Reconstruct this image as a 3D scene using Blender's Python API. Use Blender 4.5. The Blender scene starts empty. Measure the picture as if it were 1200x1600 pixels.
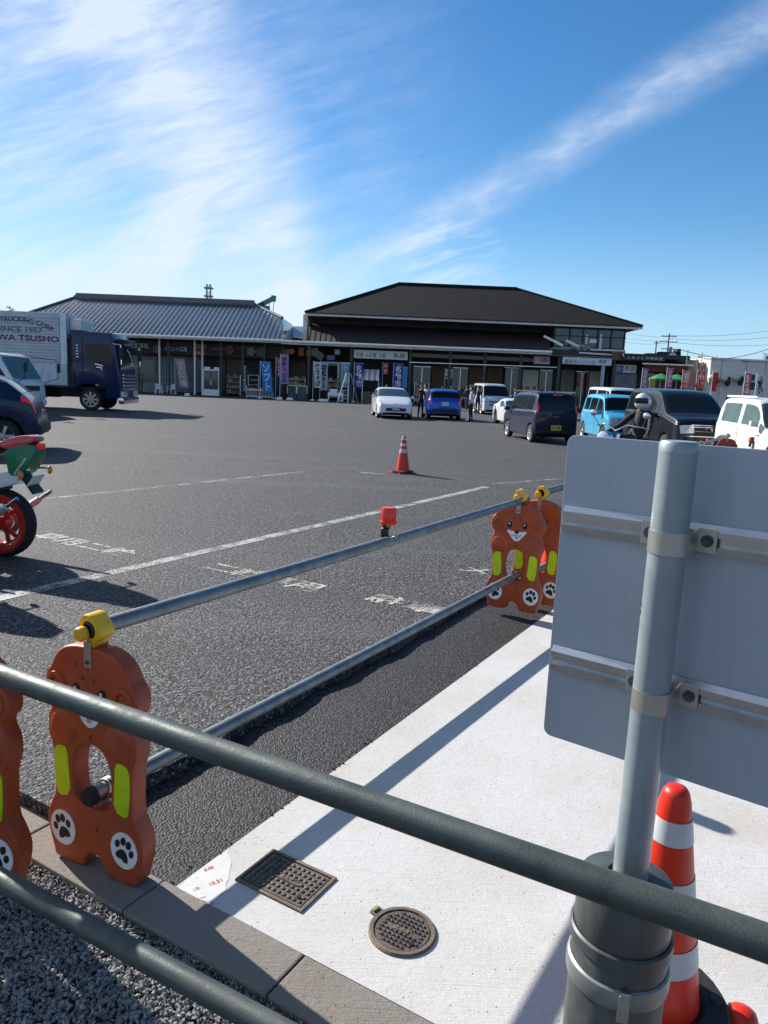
import bpy, bmesh, math, random
from mathutils import Vector, Matrix
random.seed(7)
D = bpy.data
SC = bpy.context.scene
COL = SC.collection
PI = math.pi
R = math.radians

# ------------------------------------------------------------------ camera
FPX, CAMH, PITCH, ROLL = 1155.0, 1.65, R(9.82), 0.042
_f = Vector((0, math.cos(PITCH), -math.sin(PITCH)))
_r0 = Vector((1, 0, 0)); _u0 = _r0.cross(_f)
_r = _r0 * math.cos(ROLL) + _u0 * math.sin(ROLL)
_u = -_r0 * math.sin(ROLL) + _u0 * math.cos(ROLL)
cam = D.cameras.new('camera'); camo = D.objects.new('camera', cam); COL.objects.link(camo)
cam.sensor_fit = 'VERTICAL'; cam.sensor_height = 36; cam.lens = 36 * FPX / 1600
cam.clip_start = 0.05; cam.clip_end = 6000
M = Matrix.Identity(4)
for i in range(3):
    M[i][0] = _r[i]; M[i][1] = _u[i]; M[i][2] = -_f[i]
M[2][3] = CAMH
camo.matrix_world = M
SC.camera = camo
CAMP = Vector((0, 0, CAMH))

def ray(x, y): return _f + _r * ((x - 600) / FPX) - _u * ((y - 800) / FPX)
def G(x, y, z=0.0):                       # point of the level z seen at a photo pixel
    d = ray(x, y); return CAMP + d * ((z - CAMH) / d.z)
def W(x, y, Y):                           # point at distance Y seen at a photo pixel
    d = ray(x, y); return CAMP + d * (Y / d.y)

# ------------------------------------------------------------------ sun, sky, exposure
SV = Vector((1.32, -1.12, -1.0)).normalized()        # direction the light travels
SUN_EL = math.asin(-SV.z); 
sun = D.lights.new('sun', 'SUN'); sun.energy = 5.0; sun.angle = R(0.53); sun.color = (1.0, 0.95, 0.87)
suno = D.objects.new('sun', sun); COL.objects.link(suno)
suno.rotation_euler = SV.to_track_quat('-Z', 'Y').to_euler(); suno.location = (-20, 20, 30)
SC.view_settings.view_transform = 'Standard'; SC.view_settings.look = 'None'
SC.view_settings.exposure = 0.95; SC.view_settings.gamma = 1.0
SC.view_settings.use_curve_mapping = False

world = D.worlds.new('World'); SC.world = world; world.use_nodes = True
WN, WL = world.node_tree.nodes, world.node_tree.links
WN.clear()

class NT:
    """tiny helper to write node graphs"""
    def __init__(s, tree): s.t = tree
    def n(s, typ, **kw):
        nd = s.t.nodes.new(typ)
        for k, v in kw.items():
            if k == 'inp':
                for a, b in v.items():
                    if hasattr(b, 'is_linked'): s.t.links.new(b, nd.inputs[a])
                    else: nd.inputs[a].default_value = b
            else: setattr(nd, k, v)
        return nd
    def math(s, op, a, b=None, c=None, clamp=False):
        nd = s.t.nodes.new('ShaderNodeMath'); nd.operation = op; nd.use_clamp = clamp
        for i, v in enumerate((a, b, c)):
            if v is None: continue
            if hasattr(v, 'is_linked'): s.t.links.new(v, nd.inputs[i])
            else: nd.inputs[i].default_value = v
        return nd.outputs[0]
    def vmath(s, op, a, b=None):
        nd = s.t.nodes.new('ShaderNodeVectorMath'); nd.operation = op
        for i, v in enumerate((a, b)):
            if v is None: continue
            if hasattr(v, 'is_linked'): s.t.links.new(v, nd.inputs[i])
            else: nd.inputs[i].default_value = v
        return nd.outputs['Value'] if op in ('DOT_PRODUCT', 'LENGTH') else nd.outputs[0]
    def ramp(s, fac, stops, interp='LINEAR'):
        nd = s.t.nodes.new('ShaderNodeValToRGB'); nd.color_ramp.interpolation = interp
        el = nd.color_ramp.elements
        while len(el) < len(stops): el.new(0.5)
        for e, (p, c) in zip(el, stops):
            e.position = p
            if not hasattr(c, '__len__'): c = (c, c, c)
            e.color = (c[0], c[1], c[2], 1)
        s.t.links.new(fac, nd.inputs[0]); return nd.outputs[0]
    def smooth(s, v, a, b):
        nd = s.t.nodes.new('ShaderNodeMapRange'); nd.interpolation_type = 'SMOOTHSTEP'
        s.t.links.new(v, nd.inputs[0]); nd.inputs[1].default_value = a; nd.inputs[2].default_value = b
        return nd.outputs[0]
    def mix(s, f, a, b):
        nd = s.t.nodes.new('ShaderNodeMix'); nd.data_type = 'RGBA'
        for i, v in ((0, f), (6, a), (7, b)):
            if hasattr(v, 'is_linked'): s.t.links.new(v, nd.inputs[i])
            elif i == 0: nd.inputs[0].default_value = v
            else: nd.inputs[i].default_value = (*v[:3], 1)
        return nd.outputs[2]
    def noise(s, vec, scale, detail=3, rough=0.55, dist=0.0):
        nd = s.t.nodes.new('ShaderNodeTexNoise'); nd.inputs['Scale'].default_value = scale
        nd.inputs['Detail'].default_value = detail; nd.inputs['Roughness'].default_value = rough
        nd.inputs['Distortion'].default_value = dist
        s.t.links.new(vec, nd.inputs['Vector']); return nd.outputs['Fac']

def build_sky():
    g = NT(world.node_tree)
    sky = g.n('ShaderNodeTexSky', sky_type='NISHITA', sun_disc=False)
    sky.sun_elevation = SUN_EL
    sky.sun_rotation = math.atan2(-SV.x, -SV.y)
    sky.altitude = 400; sky.air_density = 1.0; sky.dust_density = 0.0; sky.ozone_density = 3.0
    d = g.n('ShaderNodeTexCoord').outputs['Generated']
    sep = g.n('ShaderNodeSeparateXYZ', inp={0: d})
    def nrm(x1, y1, x2, y2):
        v = ray(x1, y1).normalized().cross(ray(x2, y2).normalized()).normalized(); return tuple(v)
    def plane(x1, y1, x2, y2): return g.vmath('DOT_PRODUCT', d, nrm(x1, y1, x2, y2))
    def along(x, y): return g.vmath('DOT_PRODUCT', d, tuple(ray(x, y).normalized()))
    # streak space: coordinates along / across the high wind
    t1 = (ray(560, 250).normalized() - ray(60, 420).normalized()).normalized()
    t3 = ray(300, 250).normalized(); t2 = t3.cross(t1).normalized(); t3 = t1.cross(t2)
    def streak(sx, sy, scale, detail, rough=.6, dist=0.):
        c = g.n('ShaderNodeCombineXYZ', inp={0: g.math('MULTIPLY', g.vmath('DOT_PRODUCT', d, tuple(t1)), sx),
                                              1: g.math('MULTIPLY', g.vmath('DOT_PRODUCT', d, tuple(t2)), sy),
                                              2: g.math('MULTIPLY', g.vmath('DOT_PRODUCT', d, tuple(t3)), sx)})
        return g.noise(c.outputs[0], scale, detail, rough, dist)
    warp = g.noise(d, 2.6, 4, .6)
    warp2 = g.noise(d, 9.0, 5, .65)
    wv = g.math('ADD', g.math('MULTIPLY', g.math('SUBTRACT', warp, .5), .22), g.math('MULTIPLY', g.math('SUBTRACT', warp2, .5), .06))
    # wide cirrus sheet that thins towards the right
    az = g.math('ARCTAN2', sep.outputs[0], sep.outputs[1])
    sheet = g.smooth(g.math('ADD', az, g.math('MULTIPLY', wv, 1.6)), 0.16, -0.55)
    wis = streak(1.0, 4.6, 3.8, 10, .62, .45)
    wis = g.smooth(wis, .34, .80)
    fine = g.smooth(streak(1.2, 9.0, 10.0, 8, .62, .3), .35, .75)
    veil = g.smooth(g.noise(d, 3.1, 5, .55), .32, .70)
    c1 = g.math('MULTIPLY', sheet, g.math('ADD', g.math('ADD', g.math('MULTIPLY', wis, .55), g.math('MULTIPLY', fine, .30)), g.math('MULTIPLY', veil, .30)))
    # the bright bent column of cloud
    def band(p, w0, w1, amp):
        q = g.math('ABSOLUTE', g.math('ADD', p, g.math('MULTIPLY', wv, amp)))
        return g.smooth(q, w1, w0)
    up = along(330, 240)
    col = g.math('MAXIMUM', band(plane(170, -60, 345, 250), .0, .135, .55),
                 g.math('MULTIPLY', band(plane(345, 230, 225, 440), .0, .085, .35), g.smooth(sep.outputs[2], .33, .26)))
    col = g.math('MULTIPLY', col, g.smooth(az, -.06, -.14))
    col = g.math('MULTIPLY', col, g.math('ADD', .40, g.math('MULTIPLY', wis, .55)))
    # old spread contrail rising to the right
    pl = plane(470, 470, 1200, 40)
    wid = g.smooth(az, -.15, .5)
    con = g.smooth(g.math('ABSOLUTE', g.math('ADD', pl, g.math('MULTIPLY', wv, .19))), .042, .0)
    con = g.math('MULTIPLY', con, g.math('ADD', .18, g.math('MULTIPLY', g.smooth(streak(1.6, 3.6, 9.0, 9, .62, .25), .36, .74), .34)))
    con = g.math('MULTIPLY', con, g.math('MULTIPLY', g.smooth(az, -.26, -.10), g.smooth(az, 1.2, .30)))
    patch = g.math('MULTIPLY', g.smooth(along(705, 415), .9968, .9997), g.math('MULTIPLY', fine, .55))
    low = g.math('MULTIPLY', g.smooth(sep.outputs[2], .20, .0), g.math('MULTIPLY', g.smooth(az, .35, -.35), .36))
    haze = g.smooth(sep.outputs[2], .22, -.03)
    dens = g.math('ADD', c1, g.math('MULTIPLY', col, .85))
    dens = g.math('ADD', dens, con); dens = g.math('ADD', dens, patch); dens = g.math('ADD', dens, low)
    dens = g.math('MULTIPLY', dens, g.smooth(sep.outputs[2], -.06, .03))
    dens = g.math('MINIMUM', dens, .86)
    hs = g.n('ShaderNodeHueSaturation', inp={'Saturation': 1.26, 'Value': 1.48, 'Color': sky.outputs[0]})
    air = g.mix(g.math('MULTIPLY', haze, .80), hs.outputs[0], (4.3, 7.2, 10.4))
    colr = g.mix(dens, air, (8.6, 9.6, 11.2))
    bg = g.n('ShaderNodeBackground', inp={'Color': colr, 'Strength': 0.050})
    out = g.n('ShaderNodeOutputWorld', inp={0: bg.outputs[0]})
build_sky()

# ------------------------------------------------------------------ materials
MAT = {}
def pbr(name, c, rough=.5, metal=0., c2=None, nscale=6., namt=.25, bump=0., bscale=60., coat=0., spec=.5,
        alpha=1., trans=0., emit=None, dirt=0., ior=1.45, streak=0.):
    if name in MAT: return MAT[name]
    m = D.materials.new(name); m.use_nodes = True; MAT[name] = m
    g = NT(m.node_tree); b = m.node_tree.nodes['Principled BSDF']
    oc = g.n('ShaderNodeTexCoord').outputs['Object']
    c2 = c2 or tuple(x * (1 - namt) for x in c)
    nz = g.noise(oc, nscale, 5, .6)
    colr = g.mix(g.smooth(nz, .35, .68), c, c2)
    if dirt:
        dz = g.smooth(g.noise(oc, nscale * 3.3, 6, .7), .52, .75)
        colr = g.mix(g.math('MULTIPLY', dz, dirt), colr, (.10, .085, .07))
    rough_add = g.math('MULTIPLY', nz, .12)
    if streak:
        # rain streaks, dust and fine scratches
        mp = g.n('ShaderNodeMapping', inp={'Vector': oc, 'Scale': (38., 38., 2.2)})
        s1 = g.smooth(g.noise(mp.outputs[0], 1., 5, .7), .50, .74)
        s2 = g.smooth(g.noise(oc, 5.5, 6, .72), .46, .70)
        mq = g.n('ShaderNodeMapping', inp={'Vector': oc, 'Scale': (9., 9., 260.), 'Rotation': (.25, .4, .3)})
        s3 = g.smooth(g.noise(mq.outputs[0], 1., 3, .6), .66, .70)
        colr = g.mix(g.math('MULTIPLY', s1, streak), colr, (.13, .125, .115))
        colr = g.mix(g.math('MULTIPLY', s2, streak * .8), colr, tuple(min(1, x * .6 + .20) for x in c))
        colr = g.mix(g.math('MULTIPLY', s3, streak * .9), colr, tuple(min(1, x * 1.5 + .05) for x in c))
        rough_add = g.math('ADD', rough_add, g.math('MULTIPLY', s2, .25))
    m.node_tree.links.new(colr, b.inputs['Base Color'])
    rr = g.math('ADD', rough - .06, rough_add, clamp=True)
    m.node_tree.links.new(rr, b.inputs['Roughness'])
    b.inputs['Metallic'].default_value = metal
    b.inputs['Coat Weight'].default_value = coat; b.inputs['Coat Roughness'].default_value = .04
    b.inputs['Specular IOR Level'].default_value = spec; b.inputs['IOR'].default_value = ior
    b.inputs['Alpha'].default_value = alpha; b.inputs['Transmission Weight'].default_value = trans
    if emit: b.inputs['Emission Color'].default_value = (*emit[:3], 1); b.inputs['Emission Strength'].default_value = emit[3]
    if bump:
        bn = g.noise(oc, bscale, 4, .6)
        bp = g.n('ShaderNodeBump', inp={'Height': bn, 'Strength': bump, 'Distance': .01})
        m.node_tree.links.new(bp.outputs[0], b.inputs['Normal'])
    return m

def asphalt(name, dark, mid, light, grain, bump, fresh=0.):
    m = D.materials.new(name); m.use_nodes = True; MAT[name] = m
    g = NT(m.node_tree); L = m.node_tree.links; b = m.node_tree.nodes['Principled BSDF']
    pos = g.n('ShaderNodeNewGeometry').outputs['Position']
    def vor(scale, rnd=1.):
        v = g.n('ShaderNodeTexVoronoi', inp={'Vector': pos, 'Scale': scale, 'Randomness': rnd}); return v
    v1 = vor(grain); v2 = vor(grain * 2.1)
    cell = g.n('ShaderNodeSeparateColor', inp={0: v1.outputs['Color']}).outputs[0]
    c = g.ramp(cell, [(0, tuple(x * .7 for x in dark)), (.35, tuple(x * 1.4 for x in dark)), (.55, mid), (.8, tuple(x * 1.7 for x in mid)), (1, tuple(x * 1.3 for x in light))])
    gap = g.smooth(v1.outputs['Distance'], .38, .62)
    c = g.mix(gap, c, tuple(x * .35 for x in dark))
    big = g.noise(pos, .35, 5, .6); med = g.noise(pos, 3.0, 5, .65)
    c = g.mix(g.math('MULTIPLY', g.smooth(big, .40, .64), .55), c, tuple(x * .62 for x in mid))
    c = g.mix(g.math('MULTIPLY', g.smooth(med, .50, .75), .25), c, tuple(min(1, x * 1.5) for x in mid))
    gr1 = g.noise(pos, 34, 2, .8); gr2 = g.noise(pos, 14, 3, .75)
    c = g.mix(g.math('MULTIPLY', g.smooth(gr1, .50, .64), .75), c, tuple(min(1, x * 2.1) for x in mid))
    c = g.mix(g.math('MULTIPLY', g.smooth(gr1, .49, .36), .80), c, tuple(x * .5 for x in dark))
    c = g.mix(g.math('MULTIPLY', g.smooth(gr2, .55, .72), .30), c, tuple(x * .5 for x in mid))
    if not fresh:
        mp = g.n('ShaderNodeMapping', inp={'Vector': pos, 'Rotation': (0, 0, R(-58)), 'Scale': (.05, .75, 1.)})
        tr = g.noise(mp.outputs[0], 1.3, 6, .65, .4)
        c = g.mix(g.math('MULTIPLY', g.smooth(tr, .52, .68), .45), c, tuple(x * .55 for x in mid))
        c = g.mix(g.math('MULTIPLY', g.smooth(tr, .46, .32), .30), c, tuple(x * 1.55 for x in mid))
        st = g.noise(pos, .9, 6, .7, .6)
        c = g.mix(g.math('MULTIPLY', g.smooth(st, .58, .70), .60), c, (.028, .028, .029))
        cr = g.n('ShaderNodeTexVoronoi', feature='DISTANCE_TO_EDGE', inp={'Scale': .23, 'Vector': g.vmath('ADD', pos, g.n('ShaderNodeTexNoise', inp={'Scale': 1.4, 'Detail': 6, 'Vector': pos}).outputs['Color'])})
        c = g.mix(g.math('MULTIPLY', g.smooth(cr.outputs['Distance'], .005, .0), .5), c, (.02, .02, .02))
    L.new(c, b.inputs['Base Color'])
    b.inputs['Roughness'].default_value = .78 if not fresh else .62
    b.inputs['Specular IOR Level'].default_value = .35
    h = g.math('ADD', g.math('MULTIPLY', v1.outputs['Distance'], -1.), g.math('MULTIPLY', v2.outputs['Distance'], -.4))
    h = g.math('ADD', h, g.math('MULTIPLY', cell, .55))
    bp = g.n('ShaderNodeBump', inp={'Height': h, 'Strength': bump, 'Distance': .007})
    L.new(bp.outputs[0], b.inputs['Normal'])
    return m

def concrete(name, c, speck=1., bump=.25):
    m = D.materials.new(name); m.use_nodes = True; MAT[name] = m
    g = NT(m.node_tree); L = m.node_tree.links; b = m.node_tree.nodes['Principled BSDF']
    pos = g.n('ShaderNodeNewGeometry').outputs['Position']
    a = g.noise(pos, 2.2, 6, .65); f = g.noise(pos, 26, 5, .7); ff = g.noise(pos, 170, 3, .75)
    cc = g.mix(g.smooth(a, .35, .7), c, tuple(x * k for x, k in zip(c, (.90, .88, .84))))
    cc = g.mix(g.math('MULTIPLY', g.smooth(f, .5, .75), .35), cc, tuple(x * .80 for x in c))
    # scattered dark specks and pits
    v = g.n('ShaderNodeTexVoronoi', inp={'Vector': pos, 'Scale': 52.})
    pit = g.math('MULTIPLY', g.smooth(v.outputs['Distance'],   .17, .08), g.smooth(g.n('ShaderNodeSeparateColor', inp={0: v.outputs['Color']})  .outputs[1], .80, .84))
    cc = g.mix(g.math('MULTIPLY', pit, .8), cc, (.05, .045, .04))
    # brush-finish scratches
    mp = g.n('ShaderNodeMapping', inp={'Vector': pos, 'Rotation': (0, 0, R(-31)), 'Scale': (3., 90., 1.)})
    sc = g.noise(mp.outputs[0], 1.5, 5, .75)
    cc = g.mix(g.math('MULTIPLY', g.smooth(sc, .56, .70), .42), cc, tuple(x * .58 for x in c))
    cc = g.mix(g.math('MULTIPLY', g.smooth(ff, .54, .66), .40), cc, tuple(x * .52 for x in c))
    cc = g.mix(g.math('MULTIPLY', g.smooth(ff, .46, .34), .35), cc, tuple(min(1, x * 1.25) for x in c))
    # rust / dirt wash near the front
    dw = g.noise(pos, 1.1, 5, .65, .5)
    cc = g.mix(g.math('MULTIPLY', g.smooth(dw, .50, .68), .42), cc, (c[0] * .82, c[1] * .70, c[2] * .60))
    L.new(cc, b.inputs['Base Color']); b.inputs['Roughness'].default_value = .85; b.inputs['Specular IOR Level'].default_value = .3
    h = g.math('ADD', g.math('ADD', g.math('MULTIPLY', f, .8), g.math('MULTIPLY', ff, .35)), g.math('MULTIPLY', sc, .5))
    h = g.math('SUBTRACT', h, pit)
    bp = g.n('ShaderNodeBump', inp={'Height': h, 'Strength': bump, 'Distance': .006})
    L.new(bp.outputs[0], b.inputs['Normal'])
    return m

def paint_line(name, c, wear):
    """road paint worn off in places: shows the asphalt aggregate through its holes"""
    m = D.materials.new(name); m.use_nodes = True; MAT[name] = m
    g = NT(m.node_tree); L = m.node_tree.links; b = m.node_tree.nodes['Principled BSDF']
    pos = g.n('ShaderNodeNewGeometry').outputs['Position']
    n1 = g.noise(pos, 130, 3, .7); n2 = g.noise(pos, 4.5, 5, .7)
    f = g.math('ADD', g.math('MULTIPLY', n1, .7), g.math('MULTIPLY', n2, .5))
    al = g.smooth(f, wear, wear + .10)
    L.new(g.mix(g.smooth(n2, .4, .7), c, tuple(x * .7 for x in c)), b.inputs['Base Color'])
    L.new(al, b.inputs['Alpha']); b.inputs['Roughness'].default_value = .7
    return m

def carpaint(name, c, metal=.0, rough=.30): return pbr('paint_' + name, c, rough, metal, namt=.06, nscale=2., coat=.7 if sum(c) > .3 else .35, spec=.4 if sum(c) > .3 else .25)

P = {}
def mats():
    P['asph'] = asphalt('old_asphalt', (.016, .017, .018), (.066, .067, .070), (.27, .27, .28), 66, 1.0)
    P['asph_new'] = asphalt('fresh_asphalt', (.008, .008, .009), (.020, .020, .023), (.080, .080, .085), 105, .75, 1.)
    P['conc'] = concrete('white_concrete', (.475, .472, .465), bump=.45)
    P['kerb'] = concrete('kerb_concrete', (.21, .19, .17), bump=1.)
    P['line'] = paint_line('worn_line_paint', (.50, .50, .49), .555)
    P['line2'] = paint_line('faint_line_paint', (.46, .46, .45), .59)
    P['glyph'] = paint_line('worn_letter_paint', (.62, .60, .54), .56)
    P['gravel'] = pbr('gravel_stone', (.27, .265, .25), .85, c2=(.12, .12, .12), nscale=14, bump=.5, bscale=120)
    P['gbase'] = pbr('gravel_bed', (.12, .115, .11), .95, c2=(.06, .06, .06), nscale=60, bump=1., bscale=90)
    P['galv'] = pbr('galvanised_pipe', (.23, .25, .26), .45, .6, c2=(.15, .165, .17), nscale=16, bump=.08, bscale=120, dirt=.25)
    P['galv2'] = pbr('weathered_pipe', (.066, .085, .080), .46, .4, c2=(.045, .056, .052), nscale=22, bump=.12, bscale=200, dirt=.35, streak=.2)
    P['orange'] = pbr('bear_orange_plastic', (.38, .060, .013), .42, c2=(.31, .048, .011), nscale=5, bump=.18, bscale=70, dirt=.22, streak=.14)
    P['orange_in'] = pbr('bear_recess', (.16, .03, .01), .5)
    P['yellow'] = pbr('clip_yellow_plastic', (.85, .48, .02), .35, c2=(.75, .40, .02), dirt=.10)
    P['lime'] = pbr('lime_reflector', (.50, .66, .008), .35, c2=(.43, .57, .008), nscale=20)
    P['white'] = pbr('white_sticker', (.72, .73, .76), .4, namt=.08)
    P['black'] = pbr('black_plastic', (.012, .012, .013), .4)
    P['pink'] = pbr('tongue_pink', (.70, .28, .28), .5)
    P['rubber'] = pbr('black_rubber', (.018, .018, .018), .75, bump=.15)
    P['cone_red'] = pbr('cone_red', (.60, .024, .008), .38, c2=(.52, .02, .007), nscale=5, dirt=.08)
    P['cone_white'] = pbr('cone_reflector', (.46, .48, .50), .35, namt=.1, nscale=30)
    P['board'] = pbr('sign_back_paint', (.34, .385, .45), .36, .3, c2=(.315, .36, .425), nscale=3, coat=.15, dirt=.04, streak=.14)
    P['post'] = pbr('grey_painted_post', (.24, .28, .305), .33, .2, c2=(.21, .25, .275), nscale=6, coat=.25, streak=.25)
    P['alu'] = pbr('brushed_aluminium', (.50, .52, .54), .26, .95, c2=(.42, .44, .46), nscale=24)
    P['zinc'] = pbr('zinc_clamp', (.46, .46, .43), .36, .8, c2=(.40, .40, .37), nscale=12)
    P['bolt'] = pbr('dark_bolt', (.12, .13, .16), .4, .9)
    P['sleeve'] = pbr('dark_grey_sleeve', (.045, .055, .055), .42, c2=(.06, .068, .066), nscale=6, dirt=.12, streak=.25)
    P['strap'] = pbr('grey_strap', (.22, .24, .24), .42, .4)
    P['rust'] = pbr('rusty_iron', (.12, .10, .085), .62, .35, c2=(.07, .062, .055), nscale=30, bump=.3, bscale=180, dirt=.3)
    P['rust2'] = pbr('brown_iron_frame', (.16, .12, .085), .7, .2, c2=(.10, .08, .062), nscale=24, bump=.3, bscale=150)
    P['dark'] = pbr('dark_cavity', (.008, .008, .009), .9)
    P['tape'] = pbr('white_marking_paint', (.52, .52, .515), .7, c2=(.47, .468, .46), nscale=18)
    P['redink'] = pbr('red_ink', (.55, .03, .05), .6)
    P['inkblack'] = pbr('black_ink', (.05, .05, .06), .6)
    P['lamp_red'] = pbr('red_lamp_lens', (.80, .05, .02), .15, trans=.25, c2=(.7, .04, .02))
    P['glass_dark'] = pbr('car_glass', (.007, .010, .011), .06, namt=.1, spec=.3)
    P['glass_blue'] = pbr('window_glass', (.03, .045, .055), .05, namt=.2, spec=.6, coat=.2)
    P['glass_light'] = pbr('tinted_green_glass', (.07, .11, .105), .06, spec=.55)
    P['chrome'] = pbr('chrome', (.75, .76, .78), .12, 1.)
    P['rim'] = pbr('alloy_rim', (.50, .51, .53), .32, .85)
    P['tyre'] = pbr('tyre_rubber', (.016, .016, .017), .8, bump=.2)
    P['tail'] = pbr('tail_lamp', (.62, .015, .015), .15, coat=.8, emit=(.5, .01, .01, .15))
    P['head'] = pbr('head_lamp', (.62, .66, .70), .1, .3, coat=1.)
    P['amber'] = pbr('amber_lens', (.75, .22, .02), .2, coat=.8)
    P['plate'] = pbr('number_plate', (.72, .73, .71), .4)
    P['plate_y'] = pbr('yellow_number_plate', (.62, .52, .06), .4)
    P['plastic'] = pbr('dark_trim', (.022, .023, .025), .6)
    P['steel_dark'] = pbr('dark_frame', (.03, .03, .033), .45, .5)
    P['tile'] = pbr('glazed_tile_shaded', (.05, .058, .075), .30, .1, c2=(.035, .042, .055), nscale=3.5, coat=.6, dirt=.2)  # darker tile copy, the shade between the ribs is put into its colour
    P['roof'] = pbr('black_slate_roof', (.014, .013, .013), .8, c2=(.010, .0095, .0095), nscale=.8, bump=.3, bscale=8, spec=.15)
    P['roof_b'] = pbr('brown_metal_roof', (.050, .038, .035), .65, .1, c2=(.040, .032, .030), nscale=1.2, spec=.25)
    P['fascia'] = pbr('pale_gutter', (.80, .76, .70), .55, c2=(.66, .62, .56), nscale=3, dirt=.2)
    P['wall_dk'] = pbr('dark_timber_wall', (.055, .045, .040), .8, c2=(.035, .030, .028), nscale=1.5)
    P['wall_br'] = pbr('brown_wall', (.16, .10, .065), .8, c2=(.11, .07, .05), nscale=2)
    P['wall_gr'] = pbr('grey_wall', (.26, .26, .25), .8, c2=(.20, .20, .19), nscale=2)
    P['wall_cr'] = pbr('cream_render', (.66, .61, .54), .85, c2=(.60, .55, .48), nscale=1.2, bump=.2)
    P['soffit'] = pbr('soffit_board', (.20, .17, .14), .8)
    P['pillar'] = pbr('dark_steel_pillar', (.07, .08, .085), .55, .3)
    P['shutter'] = pbr('grey_shutter', (.22, .25, .26), .55, .3, nscale=3)
    P['brick'] = pbr('red_brick_cladding', (.26, .085, .055), .8, c2=(.19, .065, .045), nscale=5)
    P['signw'] = pbr('cream_sign_face', (.66, .63, .56), .5, c2=(.60, .57, .50), nscale=2)
    P['signb'] = pbr('pale_sign_face', (.62, .66, .72), .5)
    P['skin'] = pbr('skin', (.45, .28, .20), .55)
    P['hair'] = pbr('black_hair', (.012, .010, .009), .5)
    P['leaf'] = pbr('leaf_green', (.045, .085, .025), .7, c2=(.03, .06, .02), nscale=3)
    P['trunk'] = pbr('bark', (.10, .075, .055), .9)
    P['teal'] = pbr('teal_crane_paint', (.05, .22, .22), .5, coat=.3)
    P['mast'] = pbr('grey_mast', (.30, .31, .33), .5, .5)
    P['wood'] = pbr('grey_wood_pole', (.16, .13, .11), .8)
mats()

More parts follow.
